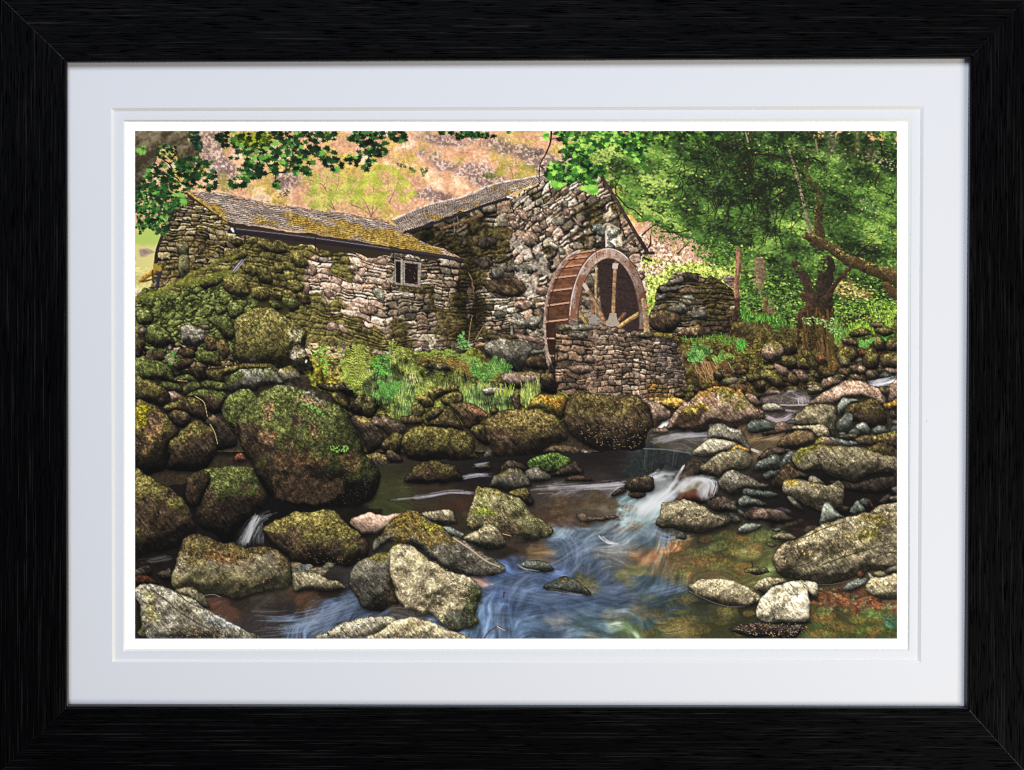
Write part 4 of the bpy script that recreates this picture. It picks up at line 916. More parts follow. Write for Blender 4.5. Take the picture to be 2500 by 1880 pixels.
# right of the great boulder
B('D 1730,760 1850,700 1900,770 1890,830 1800,820', 'b', .6, 'o', .95, name='stone'); B('D 1580,740 1680,725 1780,750 1830,790 1760,810 1650,790', 'd', .5, 'o', 1.1, name='stone')
B('D 1690,830 1780,800 1860,870 1890,960 1800,920', 'b', .85, 'o', 1.1); B('D 1860,850 1960,820 2080,850 2130,910 2100,990 2030,1030 1900,980', 'b', .8, 'o', .9, .6)
B('D 2030,1050 2120,1000 2230,1020 E 90,1040 140,1080 130,1130 0,1170 D 2150,1120', 'p', .35, 'k', .7, name='stone')
B('D 1890,1010 1960,1000 2050,1060 2130,1130 2170,1220 2130,1310 2050,1330 1980,1240 1930,1120', 'd', .25, 'k', 1.4, .6)
B('D 2140,1290 2190,1200 2250,1180 E 100,1280 60,1340', 'd', .3, 'k', 1.1); B('D 2000,1360 2150,1345 2230,1370 2230,1473 2050,1473', 'd', .3, 'k', 1.2, .5)
B('E 0,1165 100,1150 110,1280 60,1340 0,1300', 'b', .6, 'o', .8); B('E 0,1310 100,1340 120,1395 0,1390', 'd', .3, 'k', 1.2)
# bank stones, middle
B('E 960,650 1050,610 1250,610 1320,650 1310,720 1200,760 1050,750', 'p', .35, 'o', .95); B('E 860,680 960,700 1050,750 1000,770 900,740', 'd', .6, 'o', 1.1, name='stone')
B('E 1320,650 1420,640 1450,720 1440,800 1330,790 1310,720', 'd', .2, 'k', 1.0, .5, name='stone')
B('E 830,430 850,370 1000,335 1180,365 1225,420 1200,540 1150,600 1050,590 900,520', 'g', .15, 'k', .95, .5, 'great footing stone of the mill')
B('E 1180,560 1230,470 1320,460 1360,480 1390,590 1300,600', 'b', .2, 'k', .9, .5)
B('E 1220,440 1340,430 1350,460 1240,470', 'g', 0, 'k', .8, name='stone')
B('E 260,540 400,530 520,560 500,610 330,590', 'y', .65, 'y', .95, .4, name='stone'); B('E 150,650 220,640 260,690 180,710', 'p', .3, 'o', 1.1, name='stone')
fluff('E 480,500 640,520 720,600 690,660 560,640', 260, [C(120, 80, 30), C(90, 66, 24), C(150, 112, 44)], k_bank, 1.4)
B('E 190,840 290,820 380,870 390,910 330,930 260,880', 'b', .95, 'y', .95); B('E 330,800 400,750 500,725 590,740 610,780 500,810 430,860 380,880', 'b', .9, 'y', .9, .4)
grass('E -20,560 180,560 280,700 520,640 800,700 1050,760 800,900 560,760 380,760 200,800 0,760', 520, 6, GR[1:], 'grass', 'sunlit grass of the bank')
grass('D 1950,640 2212,600 E 180,760 200,1000 60,1040 0,960 D 2050,900', 620, 9, [C(60, 92, 38), C(88, 128, 52), C(118, 158, 70), C(148, 180, 90)], 'grass', 'bright long grass')
grass('E 640,800 760,780 1060,800 1100,940 1000,980 860,970 760,930 650,870', 620, 8, [C(62, 98, 36), C(96, 140, 54), C(134, 174, 78), C(170, 194, 106)], 'grass', None)
grass('E 1140,760 1340,780 1300,860 1180,930 1150,880', 150, 11, GR[1:], 'grass', None)
for s in ('D 1520,560 1700,560 2212,520 E 300,500 700,640 1300,720 1500,860 1100,960 600,900 100,1000 D 2000,1000 1700,800',):
    p = smooth(P(s)); sl = box(p); a = sst(-3, 6, sdist(p, sl, 3))
    IMG[sl] *= (1 - a * np.clip(0.18 - 0.20 * N['s'][sl] - 0.16 * N['m'][sl] * 0.6 - .06 * N['f'][sl], -0.12, .6))[..., None]
p = smooth(P('D 1520,400 2212,400 E 600,400 1300,700 1500,860 1100,960 600,1000 100,1060 D 1900,900')); sl = box(p); a = sst(-3, 6, sdist(p, sl, 3)) * .22
gr_ = IMG[sl].mean(-1, keepdims=True); IMG[sl] += (gr_ - IMG[sl]) * a[..., None]
B('E 800,780 860,745 980,750 1020,780 960,805 830,810', 'w', .1, 'o', 1.1, .3, name='stone', lbl='pale stone in the grass')
grass('E 930,790 1060,760 1060,830 940,830', 60, 9, GR[2:], 'grass', None)
B('E 200,880 290,900 320,960 260,1040 200,1000', 'e', .8, 'o', 1.0, name='stone')
B('E 310,1000 380,930 450,930 480,960 400,1010 330,1040', 'd', .75, 'k', 1.2); B('E 100,1010 230,1000 300,1050 260,1090 130,1080', 'b', .6, 'k', .95)
B('E 470,840 540,790 620,790 655,850 640,900 560,920 500,940 470,910', 'b', .85, 'o', 1.0)
B('E 530,910 620,880 730,890 800,940 850,1000 800,1060 780,1130 700,1130 640,1080 600,1000', 'b', .45, 'k', 1.0)
blend_region('E 660,890 760,890 840,1000 800,1030 720,940', C(170, 120, 88), .6, 3, 3)
B('E 290,1080 420,1000 540,950 600,1020 640,1110 640,1140 450,1100', 'b', .6, 'k', .95)
B('E 1190,950 1240,880 1330,820 1430,810 1540,850 1530,950 1500,1040 1400,1010 1290,960', 'b', .92, 'y', .95, .3)
blend_region('E 1380,850 1480,870 1440,930 1320,920', C(150, 92, 30), .5, 5, 4)
B('E 860,960 900,930 960,960 900,990', 'b', .9, 'o', .95, name='stone'); B('E 1160,960 1220,950 1260,980 1200,1000', 'b', .8, 'o', .8, name='stone')
B('E 1070,820 1100,795 1130,830 1145,950 1085,950', 'b', .35, 'k', .95, .3, 'upright post like stone', name='stone')
B('E 720,1130 830,1060 860,1140 880,1260 800,1240 740,1200', 'd', .7, 'o', 1.0)
B('E 1340,1300 1450,1260 1640,1290 1640,1360 1500,1350 1350,1320', 'b', .1, 'k', .95, .4); B('E 1660,1320 1700,1290 1780,1350 1770,1390 1680,1370', 'g', 0, 'k', .85, name='stone')
B('E 830,1350 890,1300 920,1330 900,1400 820,1390', 'g', 0, 'k', .5, name='stone')
B('E 100,1180 200,1120 330,1090 500,1105 650,1140 720,1230 760,1320 800,1370 600,1400 350,1400 180,1380 120,1280', 'b', .75, 'o', 1.0, .6, 'broad mossy boulder')
B('E 830,1030 900,980 1050,955 1250,960 1400,1010 1480,1050 1520,1120 1530,1220 1400,1250 1300,1330 1150,1400 950,1370 890,1280 850,1150', 'b', .62, 'k', 1.12, .55, 'blocky boulder with a flat mossy top')
blend_region('E 860,1050 1050,970 1250,970 1450,1060 1300,1100 1000,1100', C(128, 114, 62), .35, 4, 6)
B('E 1520,930 1560,850 1630,800 1730,795 1850,810 2000,820 2140,840 2212,900 F 50,950 85,1080 70,1220 0,1290 E 2130,1330 2040,1370 1900,1330 1750,1280 1620,1210 1550,1150 1520,1050', 'b', .5, 'k', 1.05, .5, 'big round speckled boulder at the pool', pit=.6, flat=1.0)
for x, y in scatter('E 1600,1000 1900,960 2200,1000 F 60,1100 E 2100,1300 1700,1220', 200, rs): leaf(x, y, .7 + rs.rand() * 1.0, .8, C(170, 146, 110) * (.6 + .5 * rs.rand()), 'o', None, .7, .75)
blend_region('E 1560,900 1700,860 1950,870 2000,930 1800,970 1620,960', C(46, 40, 22), .6, 4, 6)

# ---------------- right bank
k_rb = part('right_bank', 'shaded ground of the right bank')
sl, a, d = area('F 300,330 420,340 700,330 900,100 1300,180 1650,300 2212,60 2212,760 1900,720 1700,760 1450,800 1300,860 1000,900 700,800 300,860 380,700', 3)
c = mix(np.broadcast_to(C(44, 36, 20), d.shape + (3,)), C(104, 92, 46), np.clip(.4 + .25 * N['s'][sl] + .25 * N['f'][sl], 0, 1)) * np.exp(.2 * N['g'][sl])[..., None]
put(sl, c, a, k_rb)
for s, c in (('F 870,90 1000,120 1300,190 1290,240 1100,210 880,180', C(66, 110, 40)), ('F 1640,200 1760,230 1800,330 1700,420 1640,400', C(80, 112, 48)), ('F 1950,30 2212,60 2212,240 2050,190 1950,100', C(104, 132, 46)), ('F 1760,180 2000,230 2010,330 1850,330', C(96, 130, 40)),
             ('F 350,320 560,340 760,330 760,380 560,400', C(70, 104, 38)), ('F 820,370 900,380 920,440 860,440', C(60, 130, 50)), ('F 2080,310 2200,310 2150,350', C(80, 150, 50))):
    blend_region(s, c, .9, 4, 4)
    grass(s, 140, 5, [c * .7, c, c * 1.3, c * 1.5], k=k_rb)
fluff('F 1650,60 2212,-20 2212,180 1900,200 1700,200', 700, [C(30, 44, 20), C(70, 110, 36), C(130, 180, 60), C(160, 184, 80)], k_rb)
fluff('F 380,340 900,330 1060,420 1050,560 700,620 420,560', 1100, [C(40, 52, 20), C(90, 104, 36), C(140, 150, 60), C(110, 76, 36), C(60, 44, 22)], k_rb, 1.6)
fluff('F 860,200 1340,220 1320,400 1000,340', 600, [C(36, 30, 20), C(84, 66, 44), C(60, 50, 30), C(70, 96, 44)], k_rb, 1.4)
# dead bracken
k = part('bracken', 'dead brown bracken hanging by the low wall')
for i in range(46):
    x = 420 + rs.rand() * 320; q = P('F %d,%d %d,%d %d,%d' % (x, 520 + rs.rand() * 30, x + 10 + rs.rand() * 50, 620, x + 30 + rs.rand() * 90, 650 + rs.rand() * 80)); stroke(q, 1.2, .7, [C(150, 116, 74), C(110, 70, 46), C(80, 52, 34), C(176, 140, 98)][rs.randint(4)], k, .8)
stroke('F 740,540 780,620 840,710', 1.2, .8, C(150, 140, 110), k)
# scatter of small mossy stones
cand = scatter('F 640,620 1000,560 1250,480 1500,560 1700,480 2212,330 2212,620 1950,720 1500,760 1300,830 1000,850 820,800 650,760', 150, rs, 2)
cand = cand[np.argsort(cand[:, 1])]
for i, (x, y) in enumerate(cand):
    r = 5 + 5 * rs.rand(); n = 7; th = rs.rand() * 6
    pp = np.array([(x + math.cos(th + j * 6.283 / n) * r * (.8 + .4 * rs.rand()) * 1.25, y + math.sin(th + j * 6.283 / n) * r * (.7 + .3 * rs.rand()) * .75) for j in range(n)], np.float32)
    boulder(pp, 'bbpgr'[rs.randint(5)], .2 + .6 * rs.rand(), 'o', .75 + .3 * rs.rand(), .6, k_rb, shadow=.7, warp=1.)
for s, r, mo, l in (('F 1040,420 1100,350 1200,370 1250,430 1220,510 1130,545 1060,500', 'p', .55, 1.05), ('F 1230,480 1320,470 1350,540 1300,590 1220,550', 'b', .85, 1.0), ('F 1340,500 1420,500 1470,560 1440,600 1350,580', 'b', .8, 1.0), ('F 1000,650 1030,600 1130,620 1260,740 1180,760 1060,710', 'b', .5, 1.05),
                    ('F 670,690 760,650 820,680 780,740 690,750', 'y', .5, .9), ('F 1150,560 1240,580 1300,630 1240,670 1170,640', 'p', .2, .85), ('F 1290,610 1370,690 1340,750 1280,720', 'b', .2, 1.0), ('F 1330,600 1410,600 1445,660 1400,710 1350,660', 'p', .4, .8), ('F 1450,640 1540,610 1610,660 1560,690', 'b', .7, .85),
                    ('F 1500,600 1540,540 1620,580 1690,660 1600,680', 'b', .55, 1.1), ('F 1520,480 1590,480 1600,530 1530,540', 'r', .1, 1.1), ('F 1050,780 1120,760 1220,800 1230,825 1070,810', 'p', .0, .85), ('F 1250,760 1380,770 1400,810 1240,820', 'd', .4, 1.1), ('F 1430,760 1560,730 1540,790 1440,810', 'y', .2, .9),
                    ('F 320,750 430,720 520,780 440,820 340,800', 'b', .6, .8), ('F 450,720 560,720 620,760 530,790', 'b', .6, .7), ('F 280,800 340,790 360,840 290,850', 'b', .4, .8), ('F 380,800 440,790 450,840 400,850', 'e', .5, .8), ('F 640,600 700,660 660,720 600,680', 'd', .2, 1.0), ('F 730,730 820,730 900,800 820,810 740,780', 'b', .3, .9), ('F 930,700 1040,700 1060,760 980,770', 'b', .4, .9),
                    ('F 1350,370 1400,390 1480,480 1540,560 1500,600 1420,520', 'b', .8, 1.05), ('F 1200,340 1300,360 1340,440 1260,470', 'b', .7, .85), ('F 1680,480 1780,400 1860,470 1850,520 1740,560', 'b', .75, 1.0), ('F 1700,500 1760,470 1810,560 1730,580', 'y', .5, .9), ('F 1900,480 1990,420 2050,480 2060,580 1950,600 1900,550', 'b', .65, .9), ('F 2070,470 2240,470 2240,580 2100,590', 'b', .4, 1.0),
                    ('F 2010,380 2050,310 2110,350 2120,430 2030,440', 'b', .5, .9), ('F 1790,290 1880,235 1980,270 1980,310 1830,320', 'b', .95, 1.05), ('F 2010,250 2100,220 2212,290 2100,310', 'b', .8, 1.0), ('F 1730,340 1830,330 1870,400 1780,400', 'b', .5, 1.0), ('F 2120,350 2212,330 2230,440 2140,440', 'b', .5, .95), ('F 1980,190 2080,170 2110,210 2000,230', 'p', .5, 1.1),
                    ('F 1690,600 1760,590 1790,670 1720,680', 'b', .2, .95), ('F 1800,570 1870,570 1890,640 1830,640', 'b', .3, .9), ('F 1880,560 1940,590 1920,640 1870,620', 'p', .1, .85), ('F 1800,660 1880,650 1910,700 1840,700', 'p', .1, .8), ('F 1950,600 2050,600 2030,680 1960,710 1935,660', 'd', 0, 1.5), ('F 2040,650 2140,620 2200,690 2090,700', 'c', 0, .55),
                    ('F 2100,600 2212,600 2212,650 2150,640', 'p', 0, .7), ('F 880,640 940,640 980,700 930,720', 'b', .5, .85), ('F 790,600 880,600 900,640 820,650', 'b', .6, .75), ('F 960,640 1010,650 1010,700 970,700', 'b', .6, .8)):
    B(s, r, mo, 'o', l, .5, None, 'stone' if len(s) < 46 else 'boulder', warp=1.4)
# base of the dark tree
k = part('tree_root', 'mossy root plate of the dark trunk')
blend_region('F 1340,230 1400,140 1440,60 1560,40 1620,130 1640,260 1640,340 1680,440 1700,540 1640,600 1560,560 1540,440 1420,420 1340,380', C(48, 38, 22), 1, 4, 2, k)
for s in ('F 1500,60 1560,300 1560,460', 'F 1600,100 1630,300 1680,560', 'F 1420,180 1380,300 1420,400', 'F 1560,160 1590,400 1640,600'): stroke(s, 4, 9, C(86, 66, 34), k, 1.5, .6, 2, 'k')
for _ in range(60):
    x = 1380 + 270 * rs.rand(); y = 80 + 300 * rs.rand()
    stroke('F %d,%d %d,%d %d,%d' % (x, y, x + 10, y + 60, x + 30 * rs.rand(), y + 130), 2.2, 1.2, [C(26, 20, 12), C(84, 62, 36), C(64, 56, 24), C(104, 78, 50)][rs.randint(4)], k, 1.2, al=.7)
fluff('F 1400,130 1560,140 1720,240 1740,300 1560,230 1420,200', 170, [C(70, 120, 50), C(130, 180, 90), C(176, 210, 140)], None, 1.6, 'weed', None)
fluff('F 1400,230 1540,230 1560,380 1400,380', 240, [C(30, 24, 12), C(84, 72, 30), C(56, 46, 22)], k, 1.4)
# ferns
def fern(base, tips, w, cols, lbl):
    k = part('fern', lbl)
    b = P(base)[0]
    for tp in P(tips):
        mid = (b + tp) / 2 + np.array([(tp[0] - b[0]) * .05, -abs(tp[0] - b[0]) * .28 - 1])
        q = smooth(np.array([b, mid, tp], np.float32), 10, False)
        n = len(q)
        for i in range(3, n):
            t = i / (n - 1); dv = q[i] - q[i - 1]; L = math.hypot(*dv) + 1e-5; nx, ny = -dv[1] / L, dv[0] / L
            r = w * math.sin(math.pi * (t * .82 + .14)) ** .8
            c = cols[rs.randint(len(cols))] * (.8 + .4 * rs.rand())
            for sg in (-1, 1):
                e = q[i] + np.array([nx * sg * r + dv[0] / L * r * .45, ny * sg * r + dv[1] / L * r * .45])
                stroke(np.array([q[i], e], np.float32), 1.5, .7, c, k, .8)
        stroke(q, 1.1, .6, cols[0] * .8, k, .8)
fern('D 1905,800', 'D 1765,400 1790,520 1850,400 1900,370 1960,390 2030,400 2060,520 2070,620 1780,640 1990,480', 5.5, [C(110, 128, 46), C(156, 174, 68), C(188, 198, 96), C(134, 150, 54)], 'tall yellow green fern')
fern('E 830,720', 'E 670,520 700,600 760,510 850,540 930,490 1010,520 1070,580 1060,620 720,640 960,600', 5.0, [C(60, 108, 42), C(98, 150, 68), C(128, 176, 88), C(78, 126, 52)], 'arching bright fern')
fern('F 470,560', 'F 420,390 440,360 500,370 560,400 600,440 390,520 380,460', 4.2, [C(50, 96, 40), C(96, 150, 70), C(130, 180, 96)], 'fern over the low wall')
fern('D 2212,860', 'D 2110,700 2130,760 2180,720 2212,740 2090,840 E 60,700 80,780 100,720', 4.5, [C(70, 124, 50), C(104, 166, 74), C(88, 144, 60)], 'vivid green fern')
fern('F 1940,420', 'F 1880,360 1950,340 2020,330 1880,400', 3, [C(80, 140, 60), C(120, 180, 80)], None)
fern('F 640,560', 'F 600,480 700,430 800,500 740,500', 3, [C(80, 120, 50), C(140, 170, 80)], None)
fluff('E 600,420 620,320 680,300 740,370 720,430', 110, [C(60, 110, 50), C(100, 160, 80), C(130, 190, 100)], None, 1.9, 'weed', 'leafy weed in the corner of the walls')
fluff('E 640,290 660,260 690,300', 20, [C(100, 160, 80)], None, 1.6, 'weed', None)
fluff('D 1540,430 1650,420 1690,560 1660,680 1580,560', 60, [C(100, 190, 50), C(140, 220, 80)], k_bank, 2.0)
fluff('D 2080,470 2212,460 2212,640 2080,620', 260, [C(40, 80, 30), C(80, 150, 60), C(110, 190, 70)], k_bank, 1.9)
for s in ('E 690,360 700,250 720,130', 'E 750,340 790,270 835,200', 'D 1580,460 1700,340 1800,200'): stroke(s, 1.2, .8, C(140, 116, 80))
# ---------------- stream
k_w = part('stream', 'dark clear stream with blue sky glints')
wreg = 'G 0,350 500,560 560,300 2000,100 H 0,100 200,0 1100,0 2212,0 F 0,1180 100,1080 700,1100 560,850 1000,880 1100,800 1500,780 1600,1000 2212,900 I 2212,1480 0,1480 G 0,1480'
wp = P('G 0,150 1500,60 H 0,-60 E 700,1380 1500,1330 2212,1300 F 60,1120 560,1100 1020,980 1020,830 1420,780 1440,900 1200,1100 1300,1300 2300,1300 I 2300,1560 G 0,1560')
sl = box(wp); d = sdist(wp, sl, 1.5)
a = np.clip(d / 1.5 + .5, 0, 1)
ctl = [ # x,y,r,g,b,radius
 ('G 200,760', 18, 14, 12, 60), ('G 100,900', 30, 22, 18, 60), ('G 800,400', 22, 19, 17, 60), ('G 1300,300', 14, 12, 11, 60), ('G 1900,400', 24, 20, 14, 50), ('G 2150,330', 58, 62, 30, 34), ('G 900,1120', 44, 36, 30, 60), ('G 750,1220', 96, 62, 46, 40), ('G 1080,1180', 62, 58, 48, 40),
 ('G 1500,1130', 84, 58, 38, 50), ('G 1300,1230', 40, 34, 32, 40), ('G 1100,1380', 52, 46, 44, 46), ('G 1450,1350', 104, 112, 150, 46), ('G 1700,1230', 84, 90, 128, 40), ('G 1900,1180', 74, 80, 110, 30), ('G 1450,1460', 96, 104, 140, 40), ('G 1650,1080', 26, 20, 16, 40),
 ('H 100,250', 60, 62, 34, 40), ('H 60,380', 56, 66, 28, 30), ('H 400,250', 54, 44, 30, 50), ('H 600,300', 62, 40, 28, 40), ('H 700,100', 26, 22, 22, 50), ('H 620,450', 48, 44, 28, 24), ('H 1500,300', 74, 60, 44, 50), ('H 1350,220', 60, 52, 46, 40), ('H 1500,200', 96, 92, 96, 26), ('H 1800,300', 80, 70, 54, 50), ('H 1400,420', 72, 50, 38, 30), ('H 1600,480', 76, 60, 50, 30), ('H 1800,60', 46, 38, 38, 50),
 ('H 1900,180', 92, 84, 88, 30), ('H 2100,300', 120, 130, 140, 30), ('H 2150,400', 170, 182, 196, 30), ('H 1100,680', 60, 46, 34, 34), ('H 1300,740', 112, 86, 52, 34), ('H 950,720', 34, 28, 24, 30), ('H 1150,600', 24, 20, 18, 24), ('H 1500,560', 140, 146, 170, 30), ('H 1550,680', 70, 78, 112, 50), ('H 1700,620', 96, 104, 130, 40), ('H 1900,550', 110, 112, 130, 30),
 ('H 1400,900', 78, 88, 140, 50), ('H 1050,900', 84, 98, 160, 30), ('H 800,1000', 150, 110, 90, 18), ('H 1150,980', 90, 96, 140, 30), ('H 1000,1100', 60, 72, 124, 50), ('H 900,1200', 110, 122, 168, 40), ('H 1200,1200', 56, 66, 104, 60), ('H 900,1400', 104, 120, 170, 50), ('H 1300,1400', 78, 92, 130, 60), ('H 1450,1320', 150, 148, 146, 30), ('H 1550,1150', 64, 76, 120, 60),
 ('H 1900,1150', 50, 60, 92, 60), ('H 1900,980', 74, 78, 110, 50), ('H 1650,780', 78, 84, 116, 50), ('H 1900,750', 110, 112, 110, 34), ('H 2150,800', 160, 116, 78, 24), ('H 2100,900', 112, 112, 64, 40), ('H 1700,950', 84, 84, 52, 24), ('H 1750,1350', 84, 100, 120, 60), ('H 1950,1300', 140, 150, 132, 34), ('H 2080,1350', 76, 100, 56, 34), ('H 2150,1430', 110, 130, 90, 24), ('H 1750,1440', 126, 120, 96, 24), ('H 2100,1180', 88, 92, 96, 30),
 ('I 50,350', 190, 200, 208, 34), ('I 60,600', 90, 98, 120, 34), ('I 20,560', 120, 124, 140, 24), ('I 210,720', 178, 122, 70, 22), ('I 60,790', 150, 96, 60, 24), ('I 420,800', 104, 86, 48, 50), ('I 340,910', 150, 110, 60, 30), ('I 150,850', 110, 96, 70, 40), ('I 100,1050', 62, 74, 96, 50), ('I 300,950', 84, 90, 52, 30), ('I 200,1150', 48, 56, 70, 50), ('I 500,1250', 58, 62, 40, 60), ('I 300,1350', 130, 112, 56, 34), ('I 380,1280', 96, 104, 62, 24),
 ('I 60,1300', 70, 84, 100, 34), ('I 100,1420', 74, 84, 46, 34), ('I 600,1380', 52, 54, 26, 50), ('I 900,500', 46, 44, 30, 50), ('I 600,580', 40, 38, 26, 50), ('I 1000,600', 72, 78, 42, 40), ('I 750,630', 96, 92, 48, 34), ('I 900,600', 128, 84, 48, 20), ('I 930,715', 116, 128, 74, 16), ('I 700,760', 60, 60, 34, 60), ('I 950,780', 84, 84, 40, 40), ('I 800,870', 104, 100, 44, 30), ('I 620,880', 96, 76, 40, 26), ('I 900,950', 96, 92, 44, 34), ('I 500,700', 64, 58, 40, 40),
 ('I 1060,860', 92, 110, 50, 26), ('I 1300,420', 18, 14, 12, 60), ('I 1150,300', 22, 19, 18, 60), ('I 1350,500', 40, 30, 22, 34), ('I 1650,1080', 80, 66, 36, 34), ('I 1700,1130', 110, 66, 40, 34), ('I 1880,1160', 120, 64, 46, 26), ('I 1640,1215', 160, 92, 50, 14), ('I 2050,1190', 110, 72, 40, 30), ('I 1700,1270', 66, 60, 34, 40), ('I 1650,1360', 72, 84, 34, 50), ('I 1850,1380', 96, 96, 40, 30), ('I 2000,1350', 62, 86, 34, 34), ('I 2150,1300', 84, 128, 100, 24), ('I 2100,1430', 56, 80, 36, 34), ('I 1650,1450', 60, 76, 34, 40),
 ('I 500,1180', 34, 34, 30, 34), ('I 900,1250', 40, 40, 24, 34), ('I 1800,240', 16, 12, 10, 60), ('I 1300,250', 16, 12, 10, 40),
 ('F 300,1200', 84, 82, 80, 40), ('F 200,1250', 78, 66, 50, 40), ('F 450,1160', 120, 120, 126, 24), ('F 450,1250', 64, 58, 44, 24), ('F 1000,1220', 104, 84, 56, 40), ('F 1050,1260', 84, 72, 54, 24), ('F 1300,940', 60, 50, 40, 30), ('F 1250,870', 66, 64, 62, 30), ('F 1150,1000', 70, 60, 56, 20), ('F 200,1360', 40, 46, 50, 60), ('F 60,1400', 34, 38, 40, 40), ('E 1800,1400', 26, 22, 20, 60), ('E 1200,1450', 22, 19, 18, 60), ('F 1350,870', 96, 92, 96, 14)]
acc = np.zeros((PH, PW, 3), np.float64); wt = np.zeros((PH, PW), np.float64) + 1e-9
WXX = XX + 6 * N['wx'] + 5 * N['h']; WYY = YY + 3 * N['wy'] + 1.5 * N['h']
for s, r_, g_, b_, rad in ctl:
    q = P(s)[0]; rr = rad * PS
    dd = ((WXX - q[0]) / (rr * 1.15)) ** 2 + ((WYY - q[1]) / (rr * .8)) ** 2
    w_ = 1 / (dd ** 2 + .05)
    mu = (r_ + g_ + b_) / 3; acc += w_[..., None] * C((mu * .90 + (r_ - mu) * .78) * (.90 if b_ > r_ + 12 else 1), (mu * .90 + (g_ - mu) * .78) * (1.03 if b_ > r_ + 12 else 1), mu * .90 + (b_ - mu) * .74); wt += w_
wc = (acc / wt[..., None]).astype(np.float32)
fa = np.zeros((PH, PW, 2)); fw_ = np.zeros((PH, PW)) + 1e-9
for s, an in (('I 100,150', 130), ('I 0,350', 140), ('H 2000,450', 160), ('H 1700,250', 178), ('H 1300,200', 185), ('H 500,230', 172), ('H 1500,600', 140), ('H 1250,850', 150), ('H 1000,900', 160), ('H 950,1200', 120), ('H 1400,1150', 165),
              ('H 1800,900', 150), ('H 1800,1250', 175), ('H 1200,1400', 150), ('H 2100,1400', 200), ('I 200,900', 160), ('I 300,1300', 205), ('I 700,700', 178), ('I 1000,600', 170), ('I 1700,1400', 190), ('I 700,1350', 185), ('G 1500,1350', 155),
              ('G 900,1300', 165), ('G 2000,1200', 150), ('F 300,1200', 175), ('F 1000,1200', 170), ('G 200,900', 180), ('I 100,600', 120), ('H 1950,700', 200)):
    q = P(s)[0]; w_ = 1 / (((XX - q[0]) ** 2 + (YY - q[1]) ** 2) / 900 + .3) ** 1.5
    fa += w_[..., None] * np.array([math.cos(math.radians(an)), math.sin(math.radians(an))]); fw_ += w_
ANG = np.arctan2(fa[..., 1], fa[..., 0]) + .38 * N['m'] + .25 * N['c']
WN = lic(np.random.RandomState(77).randn(PH, PW).astype(np.float32), ANG) * .5 + lic(fbm(PH, PW, 7, 78, 2), ANG, 8, 2.0) * .75
lum = wc.mean(-1)
rip = WN * .46
wc = wc * np.exp(rip * (.10 + .42 * sst(.10, .42, lum)) + .05 * N['g'])[..., None]
# sky glints and white threads
gl = sst(1.0, 2.4, WN) * sst(.16, .38, lum)
wc = mix(wc, C(196, 204, 232), gl * .16)
put(sl, np.clip(wc[sl], 0, 1), a, k_w)
def pebbles(reg, n, cols, r0=3, r1=7, al=.55, name=None, lbl=None):
    k = part(name, lbl) if name else None
    for x, y in scatter(reg, n, rs, 2):
        j = rs.randint(len(cols)); r = r0 + (r1 - r0) * rs.rand()
        pp = np.array([(x + math.cos(th) * r * 1.3 * (.8 + .3 * rs.rand()), y + math.sin(th) * r * .65 * (.8 + .3 * rs.rand())) for th in np.linspace(0, 5.4, 7)], np.float32)
        sl2 = box(smooth(pp)); d2 = sdist(smooth(pp), sl2, .6)
        col = cols[j] * (.7 + .5 * rs.rand())
        put(sl2, np.clip(col * np.exp(.15 * N['g'][sl2] + .1 * N['f'][sl2])[..., None] * (.75 + .25 * np.clip(d2 / 3, 0, 1))[..., None], 0, 1), np.clip(d2 / 1.2 + .5, 0, 1) * al, k)
pebbles('I 420,560 900,520 1300,560 1150,700 1120,900 900,950 600,920 300,900 150,760', 42, [C(96, 88, 44), C(120, 110, 56), C(84, 70, 40), C(140, 100, 54), C(104, 118, 64)], 6, 15, .42)
pebbles('I 1480,1040 1750,1060 1950,1100 2212,1140 2212,1220 1900,1240 1480,1200', 150, [C(140, 84, 52), C(110, 62, 44), C(160, 104, 60), C(92, 88, 60), C(80, 56, 38), C(128, 120, 84)], 2.5, 6, .85, 'pebble', 'reddish brown pebbles under shallow water')
pebbles('I 1460,1220 2212,1240 2212,1470 1460,1470', 50, [C(76, 84, 38), C(100, 100, 44), C(120, 88, 44), C(60, 70, 32), C(96, 120, 60)], 5, 12, .45)
pebbles('I 0,1150 700,1100 950,1300 700,1460 0,1460', 36, [C(96, 100, 52), C(120, 100, 50), C(70, 74, 44), C(140, 116, 62)], 6, 14, .35)
pebbles('H 1300,250 2000,250 2100,500 1400,480', 26, [C(104, 78, 50), C(84, 66, 46), C(60, 56, 40)], 4, 10, .4)
pebbles('I 400,350 1200,540 1500,520 1250,420', 20, [C(60, 52, 40), C(84, 78, 60)], 3, 7, .5)
def foam(pts, w, n, spread, al=.6, col=C(226, 230, 240), k=None, lenk=1.0):
    q = smooth(P(pts), 8, False)
    for _ in range(n):
        i0 = rs.randint(0, max(1, len(q) - 4)); i1 = min(len(q), i0 + int(4 + rs.rand() * 12 * lenk))
        o = rs.randn(2) * np.array([spread, spread * .5])
        seg = q[i0:i1] + o
        if len(seg) < 2: continue
        p = seg[::2] if len(seg) > 5 else seg
        if len(p) < 2: continue
        sl2 = box(p, 4)
        if sl2[0].start >= sl2[0].stop or sl2[1].start >= sl2[1].stop: continue
        save_ = IMG[sl2].copy()
        stroke(p, w, w * .4, col * (.85 + .15 * rs.rand()), k, 1.6)
        IMG[sl2] = save_ + (IMG[sl2] - save_) * al * (.5 + .5 * rs.rand())
k_f = part('cascade', 'white water tumbling between the stones')
blend_region('I -40,260 0,180 120,60 250,30 480,70 560,100 590,160 520,240 420,200 280,250 160,270 60,330 -60,330', C(150, 160, 170), .7, 3, 4, k_f)
blend_region('I 60,60 200,40 260,120 120,170', C(120, 120, 116), .5, 4, 5)
